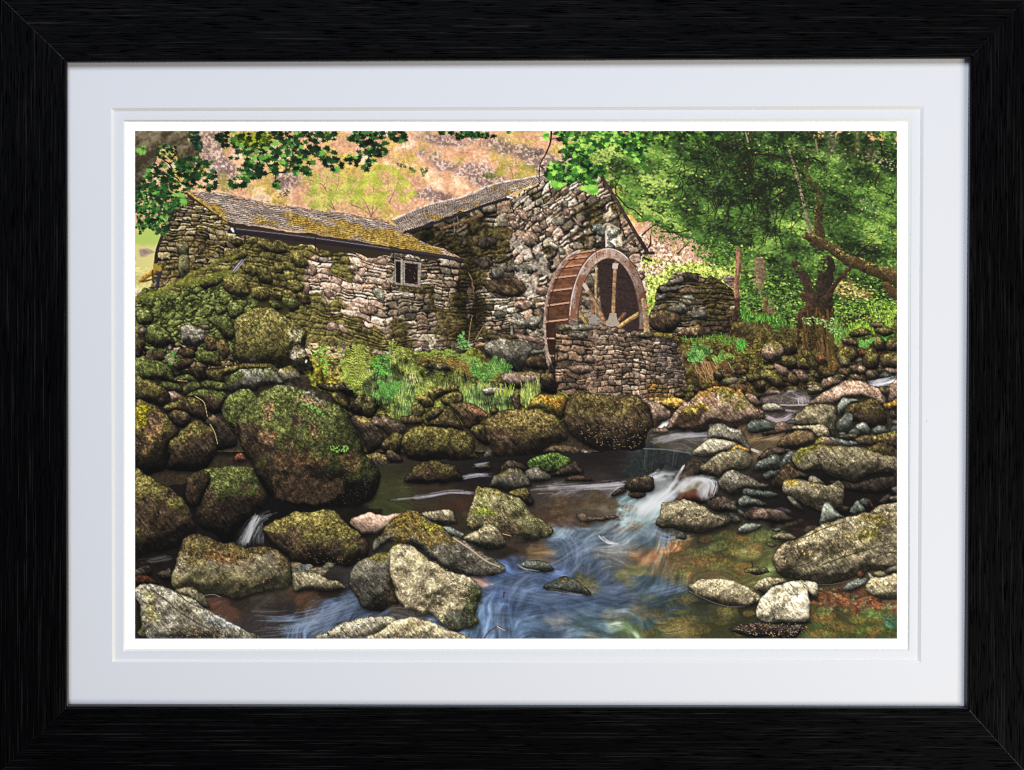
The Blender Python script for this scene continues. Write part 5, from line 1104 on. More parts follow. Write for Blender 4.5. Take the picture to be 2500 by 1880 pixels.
foam('H 1380,500 1500,540 1600,620 1650,760 1620,900', 1.4, 60, 14, .35, C(160, 176, 200), k_w)
foam('H 1000,850 1150,900 1400,820 1700,650 2000,600', 1.3, 70, 12, .35, C(132, 152, 184), k_w)
foam('H 820,1020 1100,1050 1400,1100 1800,1050', 1.2, 90, 16, .28, C(132, 152, 184), k_w)
foam('H 800,1300 1100,1300 1500,1250 2000,1150', 1.2, 110, 26, .26, C(120, 142, 172), k_w)
foam('H 1300,850 1600,1000 2000,1100 2212,1000', 1.2, 80, 22, .26, C(140, 156, 180), k_w)
foam('G 1100,1300 1400,1300 1700,1230 1900,1160', 1.2, 80, 9, .38, C(132, 150, 180), k_w)
foam('G 1150,1400 1500,1360 1800,1260', 1.3, 70, 12, .35, C(140, 156, 184), k_w)
foam('H 1250,180 1600,160 1950,140 2050,130', 1.3, 60, 5, .5, C(190, 188, 200), k_w)
foam('H 20,265 300,240 550,200 720,210', 1.1, 34, 3.2, .5, C(176, 176, 196), k_w)
foam('H 640,70 760,50 880,50', 1.1, 30, 3, .5, C(190, 190, 210), k_w)
foam('H 2212,240 2100,330 2050,450 1900,560', 1.5, 60, 10, .45, C(220, 226, 236), k_f)

foam('I 0,500 100,560 200,600 360,560', 1.2, 40, 7, .4, C(170, 190, 230), k_w)
foam('I 0,1100 200,1050 380,1000', 1.2, 44, 12, .3, C(150, 170, 210), k_w)
foam('F 90,1230 300,1180 560,1160', 1.2, 50, 5, .45, C(190, 190, 200), k_w)
foam('F 900,1230 1100,1200 1180,1180', 1.1, 24, 4, .4, C(210, 180, 130), k_w)
foam('F 1070,980 1200,960 1330,970', 1.3, 30, 3, .4, C(160, 150, 160), k_w)
foam('F 1080,1010 1200,1050 1300,1000', 1.5, 40, 5, .5, C(200, 190, 206), k_f)
# ---- small fall in the upper pool, lip of the main fall
blend_region('F 1040,880 1060,830 1200,815 1420,820 1460,840 1420,910 1200,905 1100,890', C(84, 76, 72), 1, 2, 1.5, k_w)
foam('F 1300,830 1380,850 1400,900', 1.2, 34, 5, .45, C(200, 196, 206), k_f); stroke('F 1170,910 1300,914 1430,908', 1.2, 1.1, C(220, 220, 226), k_f, al=.7); stroke('F 1350,850 1352,905', 1.2, 1.0, C(210, 210, 216), k_f, al=.6)
k = part('dark_lip', 'smooth dark water curling over a ledge')
blend_region('E 2060,1473 2120,1360 F 0,1290 200,1290 420,1330 430,1400 330,1480 I 250,100 100,60 0,60 H 2000,60', C(32, 36, 36), 1, 2, 3, k)
for i in range(14):
    x = rs.rand() * 400; q = P('F %d,%d %d,%d %d,%d' % (x, 1300 + rs.rand() * 20, x - 14, 1390, x - 10 - rs.rand() * 20, 1470)); stroke(q, 1.0, .6, C(92, 100, 104) * (.5 + .7 * rs.rand()), k, 1.6, al=.35)
stroke('F 0,1292 200,1300 400,1330', 1.6, 1.6, C(120, 130, 136), k, 1.4, al=.6)
foam('F 130,1110 170,1070 220,1020', 2.0, 22, 3, .8, C(226, 226, 236), k_f)
blend_region('F 140,1110 160,1060 220,1030 240,1060 180,1120', C(214, 214, 224), .85, 2, 2, k_f)
foam('F 1950,740 2050,720 2190,690', 1.6, 50, 5, .6, C(214, 216, 230), k_f); blend_region('F 1920,720 2000,740 2150,700 2212,640 2212,720 2120,750 1990,750', C(170, 172, 190), .8, 2, 3, k_f)
foam('F 930,1300 960,1310 1010,1330', 1.5, 20, 3, .6, C(214, 206, 196), k_f)
soften('I -40,300 0,180 120,60 250,20 480,60 560,90 600,160 520,260 60,420 -60,420', 2)
# rocks of the fall
B('I 230,165 330,0 F 330,1473 440,1360 540,1400 600,1440 I 480,40 400,110 300,170', 'd', 0, 'k', 1.2, .3, 'wet dark slab in the fall', tex=.8, streak='u')
foam('I 235,160 300,60 360,-40', 1.3, 14, 1.2, .8, C(226, 226, 236), k_f)
blend_region('I 320,160 400,110 520,110 560,150 540,230 450,170 360,230', C(122, 116, 100), .8, 3, 4)
B('I 280,265 400,190 465,175 520,250 510,295', 'r', 0, 'k', .62, .3, 'wet brown rock', tex=.6)
B('I 570,220 585,165 620,180 640,220', 'r', 0, 'k', .6, name='stone')
foam('I 330,160 420,90 520,80 570,110', 1.5, 90, 5, .65, C(214, 216, 224), k_f, .6)
foam('I 520,90 590,120 560,240', 1.5, 70, 5, .6, C(216, 220, 230), k_f, .6)
foam('I 540,120 500,190 530,260', 1.4, 40, 4, .5, C(206, 210, 220), k_f, .6)
foam('I 240,30 100,60 40,120', 1.6, 60, 6, .6, C(226, 230, 238), k_f, .6)
foam('I 330,90 220,200 60,320 0,400', 1.6, 120, 7, .6, C(230, 234, 242), k_f)
foam('I 250,220 120,300 20,420', 1.5, 80, 8, .45, C(206, 214, 226), k_f)

soften('I -40,300 0,180 120,60 250,0 480,40 570,70 600,160 560,260 520,280 280,270 60,420 -60,420', 1, .9)
soften('H 700,700 2212,250 2212,1480 650,1480', 1, .6, 8)
# ---------------- stones in and round the water (far to near)
def BS(rows):
    for r in rows:
        s, rock, mo, l = r[:4]; kw = r[4] if len(r) > 4 else {}
        lbl = kw.pop('lbl', None); mc = kw.pop('mc', 'o'); dk_ = kw.pop('dk', .4)
        n = len(s.split()) - 1
        p = P(s); big = (p[:, 0].max() - p[:, 0].min()) > 24
        B(s, rock, mo, mc, l, dk_, lbl, 'boulder' if big else 'stone', **kw)
ST = dict
BS([('F 150,880 260,840 380,880 330,930 260,960 180,930', 'o', .3, 1.15, ST(mc='y', lbl='yellow lichened stone below the low wall')),
 ('F 0,890 120,890 200,950 230,1010 150,1060 90,1100 60,960', 'p', .15, .9),
 ('F 880,830 960,820 1020,880 1000,920 920,890', 'p', 0, .75),
 ('F 200,1110 260,960 380,880 520,780 680,760 830,800 900,880 1000,940 1060,1020 1040,1060 900,1090 780,1100 600,1090 560,1140 350,1150', 'p', .34, 1.0, ST(lbl='long tawny rock with a mossy crest', warp=2.6)),
 ('F 90,1160 110,1120 200,1110 225,1150 170,1170', 'p', 0, .75)])
blend_region('F 240,1120 330,1000 480,960 520,1120 350,1150', C(34, 26, 18), .75, 6, 6); blend_region('F 600,1000 700,960 780,1060 720,1090', C(56, 44, 34), .5, 5, 5)
blend_region('F 470,800 640,760 820,800 880,860 700,830 500,850', C(120, 84, 30), .6, 5, 5)
blend_region('F 330,960 460,900 560,920 500,970 360,990', C(120, 104, 30), .7, 4, 4)
BS([('F 1440,890 1520,820 1640,760 1800,700 1950,720 2080,800 2110,880 2060,900 1900,840 1750,850 1640,920 1560,900', 'p', .12, 1.1, ST(lbl='broad pinkish slab beside the upper fall', dk=.35)),
 ('F 1540,740 1560,680 1650,670 1740,680 1700,730 1600,770', 'p', .1, .8), ('F 1640,680 1700,650 1760,680', 'e', .6, 1.0),
 ('F 2130,800 2160,720 2240,690 2240,890 2140,880', 'p', .2, .85, ST(dk=.3)), ('F 2050,760 2130,750 2140,810 2090,830', 'p', .2, .7), ('F 2090,900 2160,880 2240,860 2240,930 2130,950', 'o', .3, .9, ST(mc='y')),
 ('F 1720,980 1740,930 1840,900 1980,850 2050,880 2100,960 2120,1080 1990,1110 1860,1080', 'b', .35, .85, ST(mc='k', lbl='dark brown boulder')),
 ('F 1680,940 1740,850 1860,870 1800,900 1720,990', 'c', 0, 1.15, ST(tex=.8)),
 ('F 1020,920 1080,890 1170,910 1235,965 1130,978 1050,970', 'g', 0, 1.15, ST(lbl='pale stone in the upper pool')),
 ('F 1690,1060 1750,995 1810,1000 1830,1090 1840,1140 1700,1150', 'c', 0, .65),
 ('F 1310,1080 1340,1000 1440,910 1560,900 1660,940 1690,1010 1680,1100 1650,1170 1580,1130 1400,1090', 'y', .05, .85, ST(lbl='faceted grey boulder above the pool', edge=.8)),
 ('F 1040,1170 1130,1090 1230,1060 1320,1090 1290,1130 1150,1170', 'p', 0, .72), ('F 900,1110 960,1050 1040,1040 1120,1080 1140,1120 1050,1155 920,1155', 'c', 0, .75, ST(tex=.8)), ('F 1220,1080 1260,1050 1320,1060 1310,1090', 'c', 0, .6),
 ('F 1270,1120 1350,1090 1470,1080 1580,1100 1615,1150 1600,1190 1500,1180 1440,1130', 'y', .05, 1.05, ST(dk=.2)),
 ('F 1840,1110 1890,1075 1950,1080 1985,1150 1870,1150', 'c', 0, .85), ('F 1990,1120 2060,1090 2140,1130 2050,1165', 'c', 0, .75), ('F 2160,1060 2220,1040 2230,1090 2170,1090', 'c', 0, .8), ('F 2150,1110 2220,1095 2220,1140 2160,1150', 'c', 0, .7), ('F 2150,970 2212,960 2230,1030 2160,1030', 'd', 0, 1.1),
 ('F 1790,1140 1840,1115 1900,1140 1880,1170 1810,1170', 'c', 0, .7), ('F 1690,1150 1740,1130 1780,1160 1720,1190', 'c', 0, .75), ('F 1500,1180 1540,1160 1570,1190 1530,1210', 'y', 0, .75),
 ('F 1620,1190 1740,1200 1860,1220 1870,1250 1700,1270', 'c', 0, .95), ('F 1700,1170 1850,1150 1860,1200 1740,1200', 'y', 0, .8),
 ('F 1860,1190 2000,1160 2180,1140 2230,1180 2230,1290 2050,1270 1900,1260', 'b', .45, 1.0, ST(mc='o')),
 ('F 1150,1260 1220,1180 1350,1130 1460,1150 1500,1230 1420,1270 1300,1300 1180,1280', 'b', .1, 1.1, ST(lbl='rounded brown boulder in the upper pool')),
 ('F 1490,1255 1590,1190 1680,1250 1650,1280 1520,1285', 'p', 0, .7),
 ('F 550,1200 590,1110 650,1085 760,1100 850,1130 880,1200 930,1290 930,1330 850,1270 700,1220 600,1210', 'g', 0, 1.0, ST(lbl='tall grey boulder at the lip of the pool', edge=.85)),
 ('F 1930,1320 2000,1250 2100,1230 2200,1300 2240,1400 2120,1400', 'b', .7, .8, ST(mc='k')),
 ('F 980,1390 1040,1310 1150,1280 1290,1300 1250,1340 1100,1370', 'd', 0, 1.4),
 ('F 960,1440 1000,1400 1090,1350 1180,1370 1165,1480 960,1480', 'c', 0, .8), ('F 1180,1400 1270,1320 1335,1320 1310,1400 1290,1460 1180,1470', 'c', .1, .75),
 ('F 1160,1473 1200,1430 1300,1420 I 1300,40 1260,80 1180,60 1120,120 1110,100', 'b', .2, .75), ('I 1040,60 1080,10 1170,-10 1160,40 1090,80', 'c', 0, .7),
 ('F 430,1320 540,1210 680,1220 800,1260 760,1310 620,1360 500,1350', 'w', 0, .95, ST(lbl='pale buff rock on the ledge', dk=.3)), ('F 750,1310 820,1270 920,1300 900,1330 800,1330', 'o', 0, 1.05),
 ('F 500,1440 640,1360 750,1310 880,1300 945,1370 930,1430 880,1473 I 800,0 740,20 640,60 500,20 480,0', 'y', .05, .85, ST(edge=.9))])
# rocks of the right middle
BS([('I 640,110 720,20 800,0 880,30 1000,90 1085,130 1010,170 880,190 820,220 700,190', 'g', 0, .85, ST(edge=.9)), ('I 1110,150 1120,80 1200,-20 1300,-20 1450,60 1300,100 1220,160', 'b', .1, .75, ST(dk=.3)),
 ('I 1440,100 1470,60 1540,90 1580,130 1480,140', 'g', 0, .85), ('I 880,180 950,160 1120,190 1150,230 980,235 880,230', 'c', 0, .8), ('I 820,270 880,240 970,250 1080,300 940,320 840,310', 'c', 0, .8),
 ('I 530,290 600,240 700,225 800,270 820,330 760,380 660,370', 'd', 0, 1.3), ('I 680,330 730,275 820,320 830,360 760,370', 'g', 0, .6), ('I 760,400 820,400 850,440 790,450', 'c', 0, .6), ('I 830,350 860,340 900,380 860,400', 'c', 0, .6), ('I 770,440 830,420 850,450 800,470', 'g', 0, .6),
 ('I 880,370 960,330 1080,340 1200,370 1290,430 1200,465 1000,460 900,430', 'd', 0, 1.3, ST(tex=.6))])
blend_region('I 950,380 1060,355 1080,430 960,440', C(120, 100, 88), .7, 2, 3); blend_region('I 1140,350 1210,335 1270,360 1160,380', C(90, 78, 84), .7, 1, 2)
blend_region('I 1500,0 1700,80 2212,60 2212,330 1900,300 1750,330 1720,140 1600,140', C(15, 12, 10), .92, 4, 6)
BS([('F 1290,1400 1300,1350 1350,1305 1450,1270 1600,1265 1800,1270 1950,1290 2100,1340 2240,1400 I 2240,90 2150,20 2050,30 1950,50 1850,110 1760,90 1600,60 1540,0 F 1400,1480', 'y', .18, .85, ST(lbl='large pitted olive boulder at the right edge', dk=.35, pit=.7, edge=.7)),
 ('I 1600,110 1740,100 1900,120 2050,60 2212,60 2212,160 2100,200 1850,210 1750,180', 'd', .1, .8, ST(shadow=0)),
 ('I 1240,250 1290,225 1380,330 1370,358 1270,300', 'g', 0, .8), ('I 1640,290 1700,300 1800,320 1780,370 1700,350', 'b', 0, .6),
 ('I 1210,190 1210,130 1250,70 1400,90 1600,135 1700,100 1760,160 1740,260 1700,330 1530,365 1400,300 1270,240', 'y', .16, .88, ST(lbl='angular ochre boulder', edge=.75, mc='y')),
 ('I 1890,260 1970,265 1975,335 1920,320', 'c', 0, .55), ('I 1800,350 1860,270 1920,310 1935,380 1840,395', 'c', 0, 1.0), ('I 1960,250 2010,320 1990,330', 'r', 0, .9, ST(warp=.5)), ('I 2040,270 2140,200 2160,250 2100,300', 'd', 0, 1.2), ('I 2150,230 2240,210 2240,270 2160,270', 'g', 0, .7), ('I 2160,170 2240,140 2240,210', 'g', .3, .7),
 ('I 1525,495 1540,330 1590,285 1660,330 1765,415 1650,450', 'c', 0, 1.15, ST(lbl='small upright slab', tex=.9)),
 ('I 1970,385 2080,310 2240,295 2240,410 2000,400', 'y', .05, .95)])
blend_region('F 1330,1400 1350,1320 1450,1270 1600,1265 1640,1290 1500,1340 1400,1400', C(84, 84, 30), .7, 5, 4)
BS([('I 120,490 140,380 150,350 200,285 330,270 480,300 620,380 750,420 770,455 620,530 400,548 250,525', 'y', .03, .88, ST(lbl='oval grained rock below the fall', edge=.9, streak='u')),
 ('I 1120,790 1150,720 1220,650 1330,600 1500,500 1700,430 1850,395 2000,390 2240,405 2240,830 2000,880 1850,940 1700,990 1500,998 1280,960 1190,910 1150,850', 'y', .16, .98, ST(lbl='huge gold brown rock slab at the right', mc='k', edge=.6, flat=.6, dk=.25))])
blend_region('I 1230,760 1300,690 1430,650 1520,700 1420,800 1260,850', C(66, 58, 44), .75, 5, 5); blend_region('I 1130,770 1200,690 1330,640 1240,740 1180,850', C(104, 88, 72), .6, 3, 4); blend_region('I 1750,520 1950,480 2120,490 2110,580 1980,640 1850,600', C(84, 78, 24), .55, 6, 6)
blend_region('I 1550,640 1750,630 1850,720 1700,760 1600,740', C(60, 54, 36), .5, 6, 6); blend_region('I 1220,930 1500,960 1700,960 2000,850 2212,790 2212,840 1850,940 1500,998', C(50, 44, 24), .35, 3, 6)
for s in ('I 1240,620 1400,590 1560,520 1740,460', 'I 1200,840 1300,850 1400,830 1470,800', 'I 1560,830 1750,760 1950,700 2180,640', 'I 2040,760 2120,730 2212,720'): stroke(s, 1.6, 1.0, C(44, 38, 26), None, 1.5)
for s in ('I 1390,712', 'I 1405,738', 'I 1448,720', 'I 1452,742', 'I 1215,690', 'I 1240,800'): leaf(*P(s)[0], 2.2, .5, C(214, 178, 96), 'o')
BS([('I 810,540 860,490 905,465 970,480 1005,510 900,550', 'c', 0, 1.0, ST(tex=.9, streak='u')), ('I 1090,580 1200,545 1290,560 1335,595 1240,625', 'y', 0, .8), ('I 1110,520 1150,500 1200,510 1180,540', 'c', 0, .6, ST(shadow=0)), ('I 1060,640 1110,635 1160,660 1100,680', 'y', 0, .65, ST(shadow=0)),
 ('H 1110,830 1200,790 1330,790 1420,860 1390,885 1250,885 1160,860', 'c', .1, .75, ST(mc='g', streak='u', lbl='stone just under the riffle')), ('H 1340,1020 1430,950 1530,930 1640,960 1730,1040 1750,1090 1600,1080 1450,1060', 'c', .3, .68, ST(mc='k', lbl='dark wet stone in midstream', streak='u')),
 ('H 1625,400 1680,375 1760,410 1880,400 2010,430 1800,450 1700,465', 'p', 0, .62), ('H 1520,100 1600,55 1700,55 1780,100 1650,108', 'b', 0, .75), ('H 1920,210 2030,150 2070,200 1960,230', 'd', 0, 1.1), ('H 2080,235 2120,190 2212,190 2240,220 2150,250', 'b', 0, .8),
 ('H 2050,140 2120,80 2212,60 I 60,60 100,110 90,190 20,200 H 2100,190', 'd', .15, 1.1, ST(mc='k')), ('I 270,600 300,545 350,550 380,600 330,620', 'c', 0, .8, ST(shadow=0)),
 ('I 870,890 960,840 1060,850 1100,890 1000,920 900,915', 'e', .3, .75, ST(shadow=0, mc='y'))])
stroke('I 942,800 950,830 946,860', 1.6, 1.6, C(50, 26, 16))
blend_region('H 1640,930 1780,960 1790,1050 1740,1070 1680,980', C(96, 88, 44), .5, 3, 5)
foam('H 1340,1040 1500,1070 1700,1100', 1.0, 12, 2, .35, C(190, 200, 226), k_w); foam('H 1110,830 1180,870 1300,895', 1.0, 16, 3, .4, C(190, 200, 220), k_w)
foam('H 1840,580 1900,630 1990,650', 1.2, 16, 1.5, .7, C(226, 228, 236), k_w)
# middle stones by the dark channel
BS([('E 1210,1480 1210,1400 1300,1350 1420,1330 1540,1370 1590,1430 1580,1473 H 1500,40 1400,60 1250,60', 'b', .8, 'x' and 1.05, ST(mc='v', lbl='bright green mossy stone by the channel', dk=.6)),
 ('E 940,1480 1010,1400 1110,1395 1180,1450 H 1200,10 1100,20 960,20', 'd', .1, 1.3), ('H 1400,60 1480,0 E 1600,1400 1640,1420 H 1700,20 1560,60', 'd', 0, 1.1),
 ('H 1190,20 1300,-5 1390,40 1418,95 1300,108 1220,95', 'g', .1, .8), ('H 870,140 900,70 930,20 1030,0 1150,20 1220,90 1230,150 1120,180 980,160', 'g', .3, .85, ST(mc='k', lbl='rounded stone in the dark channel')),
 ('H 120,100 200,0 E 290,1400 400,1380 480,1420 580,1430 H 620,20 640,60 620,105 480,120 300,128 140,115', 'b', .5, .8, ST(mc='k')),
 ('E 740,1440 800,1415 880,1420 870,1460 760,1473', 'd', 0, 1.3)])
foam('E 740,1440 860,1420', 1.1, 14, 2, .5, C(150, 156, 170), k_w)
# great boulder, left foreground
BS([('G 430,180 500,60 600,-10 700,-30 D 700,1440 780,1435 900,1430 990,1460 G 1040,0 1090,130 1150,240 1100,330 1000,420 900,520 850,610 780,620 700,560 560,480 530,370 440,260', 'b', .5, .92, ST(dk=.72, mc='g', lbl='mossy crowned boulder with a wet dark foot')),
 ('G 430,120 480,40 600,0 650,60 600,200 540,330 440,260', 'b', .5, .7, ST(dk=.5, mc='k')),
 ('D 750,930 800,830 880,775 980,775 1060,830 1080,900 1000,1000 930,1150 1000,1400 960,1320 880,1180 830,1100 770,1000', 'b', .9, 1.08, ST(mc='g', dk=.6, lbl='mossy shoulder of the great boulder')),
 ('D 1040,870 1110,790 1210,745 1330,740 1480,780 1640,860 1760,900 1880,1010 1930,1150 1990,1300 2070,1420 G 2110,0 2125,130 2060,250 1950,310 1800,325 1600,320 1450,310 1300,270 1150,200 1080,100 1040,0 D 1000,1400 940,1300 890,1150 890,1040 960,920', 'b', .62, .98, ST(mc='g', dk=.55, flat=.9, lbl='great mossy boulder, largest of all'))])
for s, c, w in (('D 1090,900 1150,870 1210,880 1210,960 1150,1010 1090,990', C(118, 92, 66), .8), ('D 1110,1140 1180,1110 1260,1150 1240,1250 1170,1290 1100,1260', C(120, 92, 64), .75), ('D 1420,880 1500,860 1620,880 1600,930 1450,920', C(124, 98, 74), .8), ('D 1530,1100 1590,1110 1580,1170 1540,1180', C(110, 84, 58), .7),
                ('D 1350,1250 1430,1270 1420,1330 1360,1320', C(96, 74, 50), .6), ('D 1440,780 1520,800 1640,860 1600,860 1480,820', C(150, 146, 140), .8), ('D 1230,740 1330,742 1400,760 1300,765', C(130, 128, 104), .6), ('D 1260,1340 1500,1330 1700,1420 1500,1473 1200,1430', C(84, 62, 40), .5), ('G 1200,60 1500,40 1800,140 1600,290 1300,230', C(70, 54, 40), .6), ('D 1700,1340 1900,1330 1980,1420 1850,1473', C(92, 70, 44), .5)):
    blend_region(s, c, w, 4, 4)
for x, y in scatter('G 1150,0 2000,0 2080,150 1900,290 1400,270', 260, rs): leaf(x, y, .6 + rs.rand() * .9, .8, C(156, 130, 104) * (.5 + .6 * rs.rand()), 'o', None, .6, .35)
for x, y in np.concatenate([scatter('D 1440,900 1520,910 1600,950 1640,1000 1560,960', 34, rs), scatter('D 1690,1270 1850,1260 1850,1310 1740,1320', 30, rs)]): leaf(x, y, 1.2 + rs.rand(), rs.rand() * 6, C(120, 176, 76), 'o')
sl = box(P('D 1040,740 2070,1473')); dd = None
# left foreground
blend_region('G 0,700 330,690 340,1010 0,1010', C(24, 19, 15), .7, 3, 6)
BS([('G -20,30 100,40 220,110 330,170 430,270 500,390 530,500 500,560 400,620 300,690 150,720 -20,700', 'b', .5, .98, ST(mc='o', dk=.45, lbl='rounded brown boulder at the left edge', pit=.3)),
 ('G -10,880 100,840 150,870 110,930 -10,940', 'd', 0, 1.3), ('G 190,910 300,870 330,950 250,960', 'd', 0, 1.3), ('G -10,940 120,930 200,1000 -10,1010', 'r', 0, .5)])
foam('G 60,800 160,790 300,760', 1.1, 20, 4, .35, C(120, 124, 132), k_w)
k = part('cascade', 'thin cascade between two boulders')
foam('G 1180,390 1060,450 980,580 930,660', 1.3, 70, 4.5, .5, C(150, 156, 164), k); foam('G 1060,400 1020,480 960,640', 1.3, 60, 3, .6, C(186, 190, 196), k); foam('G 1100,480 1080,560 1080,650', 1.3, 46, 4, .4, C(120, 126, 132), k)

BS([('G 1120,530 1180,470 1300,410 1400,365 1550,362 1700,362 1790,400 1860,480 1950,550 2010,630 2020,720 1950,800 1850,850 1750,835 1600,835 1400,830 1330,760 1230,670 1150,600', 'b', .52, 1.12, ST(mc='o', dk=.5, lbl='dappled mossy boulder in the foreground', pit=.4)),
 ('G 1850,440 1950,400 2100,390 2212,388 H 120,385 150,410 60,440 G 2130,545 2000,568 1930,520', 'p', 0, 1.15, ST(dk=.25, lbl='smooth pinkish slab', tex=.6)),
 ('H 270,375 400,350 540,350 570,400 570,460 440,478 350,430', 'y', .05, 1.05, ST(lbl='tan stone behind the long rock'))])
pebbles('G 1370,840 1650,820 1720,880 1600,930 1400,920', 40, [C(150, 140, 120), C(120, 130, 130), C(160, 130, 100), C(110, 104, 70)], 2.5, 6, .95, 'pebble', 'washed pebbles between the boulders')
BS([('G 1365,1010 1370,910 1500,900 1620,920 1720,970 1830,1020 1820,1045 1600,1055 1400,1062', 'y', .1, .95, ST(lbl='wedge of ochre rock', dk=.3)),
 ('H 455,500 560,508 635,560 600,605 530,565', 'c', 0, 1.1), ('H 1040,195 1150,168 1220,200 1270,280 1240,325 1150,290', 'd', .75, 1.1, ST(mc='o', lbl='dark mossy stone behind the pointed rock')),
 ('H 680,450 700,330 745,170 800,155 880,160 1000,190 1130,260 1250,370 1380,470 1445,550 1330,605 1250,625 1100,580 980,560 750,525 690,490', 'e', .22, 1.12, ST(mc='o', dk=.3, edge=.6, pit=.7, lbl='pointed olive boulder in midstream'))])
blend_region('H 870,430 1000,380 1100,450 1180,590 1080,580 980,560 850,470', C(84, 72, 52), .6, 4, 5); blend_region('H 690,430 750,250 760,520', C(104, 94, 60), .5, 3, 4); blend_region('H 760,330 850,330 960,390 860,410 780,390', C(120, 136, 40), .6, 4, 4)
BS([('H 630,610 700,560 770,525 850,472 920,490 980,560 1010,640 950,692 820,702 750,670', 'y', .04, .98, ST(dk=.55, lbl='domed tan stone', edge=.9)),
 ('G 340,830 360,740 400,640 470,562 570,558 700,600 850,640 950,668 1150,660 1280,730 1350,800 1375,890 1360,980 1200,1045 1000,1095 850,1122 760,1112 600,1090 500,1050 330,1025', 'y', .5, .95, ST(mc='k', dk=.1, flat=.8, pit=.25, low=(C(160, 150, 104), .58), lbl='long two toned boulder with a brown crown'))])
blend_region('G 720,900 790,920 780,1060 850,1110 760,1112 715,1050', C(60, 58, 34), .45, 3, 5); blend_region('G 1000,1060 1200,1000 1350,930 1340,985 1100,1065', C(50, 50, 32), .6, 2, 4); blend_region('G 620,720 850,700 1000,780 800,830 650,820', C(126, 82, 46), .45, 5, 6)
for x, y in scatter('G 500,800 1300,760 1300,920 900,1060 760,1000 500,950', 120, rs): leaf(x, y, .8 + rs.rand() * 1.2, .6, C(224, 184, 126), 'o', None, .7, .4)
for x, y in scatter('G 1300,500 1900,520 1950,780 1500,800', 120, rs): leaf(x, y, .7 + rs.rand() * 1.1, .8, C(206, 162, 120), 'o', None, .6, .4)
stroke('G 590,1098 680,1090 740,1112', 1.1, 1.1, C(150, 156, 160), k_w, al=.6)
BS([('H -20,470 60,425 130,372 210,343 280,370 400,460 520,560 640,620 760,710 900,790 985,840 1015,885 930,912 750,935 620,895 500,885 420,820 350,780 280,700 150,660 50,620 -40,660 G 2080,700 2060,640 2130,560', 'g', .33, .98, ST(mc='k', dk=.25, edge=.8, lbl='long grey boulder with a mossy peak'))])
blend_region('H 30,640 60,470 200,360 290,390 460,540 440,620 300,640 150,600', C(104, 84, 30), .6, 5, 6); blend_region('H 250,370 330,420 440,510 360,510 280,440', C(130, 134, 30), .6, 5, 4); blend_region('H 560,650 680,640 740,720 680,820 580,860 660,760', C(76, 68, 60), .5, 5, 5)
stroke('H 560,600 700,690 830,790 960,850', 2.2, 1.6, C(190, 172, 150), None, 2.0)
BS([('G 1860,1010 1870,930 1890,870 1940,800 2040,740 2100,722 2200,725 H 30,690 60,900 80,1150 G 2212,1180 2130,1232 1980,1212 1930,1120', 'g', .05, .85, ST(dk=.35, pit=.7, lbl='rough speckled grey rock')),
 ('H 5,760 15,700 60,650 130,643 250,700 340,790 420,820 490,870 600,900 680,920 740,970 800,1070 780,1150 740,1260 795,1335 700,1385 580,1415 480,1370 350,1260 250,1250 100,1180 30,1000', 'y', .02, 1.28, ST(dk=.08, edge=.4, flat=.35, lbl='large pale angular rock in the foreground', streak='d1'))])
for s, c, w in (('H 700,1010 740,980 805,1075 780,1150 740,1260 800,1340 650,1390 640,1250 640,1130', C(50, 54, 34), .85), ('H 500,1250 640,1230 760,1330 600,1420 500,1360', C(44, 48, 40), .7), ('H 0,850 60,1000 100,1180 250,1250 380,1300 250,1290 0,1240', C(60, 50, 36), .75), ('H 90,1060 200,1120 290,1240 200,1240 110,1160', C(130, 118, 96), .7), ('H 200,700 330,800 300,760', C(96, 84, 60), .5)):
    blend_region(s, c, w, 3, 4)
stroke('H 320,1230 380,1170 460,1150', 2.2, 1.4, C(70, 62, 40), None, 1.5); stroke('H 340,790 420,820 490,870', 2, 2, C(50, 42, 30), None, 1.5)
for x, y in scatter('H 40,700 200,700 600,920 740,1000 640,1200 400,1200 60,950', 170, rs): leaf(x, y, .6 + rs.rand() * .9, .8, C(236, 208, 150), 'o', None, .6, .6)
BS([('G 350,1050 420,1020 520,1050 600,1110 655,1195 560,1190 430,1110', 'y', .15, .85),
 ('G 100,1480 60,1350 30,1200 -10,1060 60,1008 200,1003 330,1040 420,1100 600,1200 750,1290 880,1370 1060,1480', 'g', .1, 1.28, ST(dk=.2, mc='y', edge=.5, flat=.5, lbl='long pale rock in the bottom left corner'))])
for s, c, w in (('G 300,1380 500,1380 700,1450 850,1480 400,1480', C(58, 50, 36), .6), ('G 0,1180 50,1250 110,1480 -10,1480', C(44, 42, 28), .8), ('G 100,1060 170,1130 200,1290 110,1300 70,1150', C(140, 132, 74), .6), ('G 620,1230 760,1290 900,1400 780,1370 640,1300', C(150, 158, 170), .5), ('G 330,1180 480,1250 600,1340 450,1290', C(70, 60, 44), .5)):
    blend_region(s, c, w, 3, 5)
stroke('G 130,1040 280,1150 380,1240 600,1370 760,1440', 1.8, 1.2, C(60, 52, 38), None, 1.5); stroke('G 350,1050 450,1150 600,1220', 1.6, 1.2, C(60, 52, 38), None, 1.5)
for x, y in scatter('G 100,1030 400,1110 900,1420 300,1460', 130, rs): leaf(x, y, .6 + rs.rand(), .8, C(226, 200, 140), 'o', None, .6, .6)
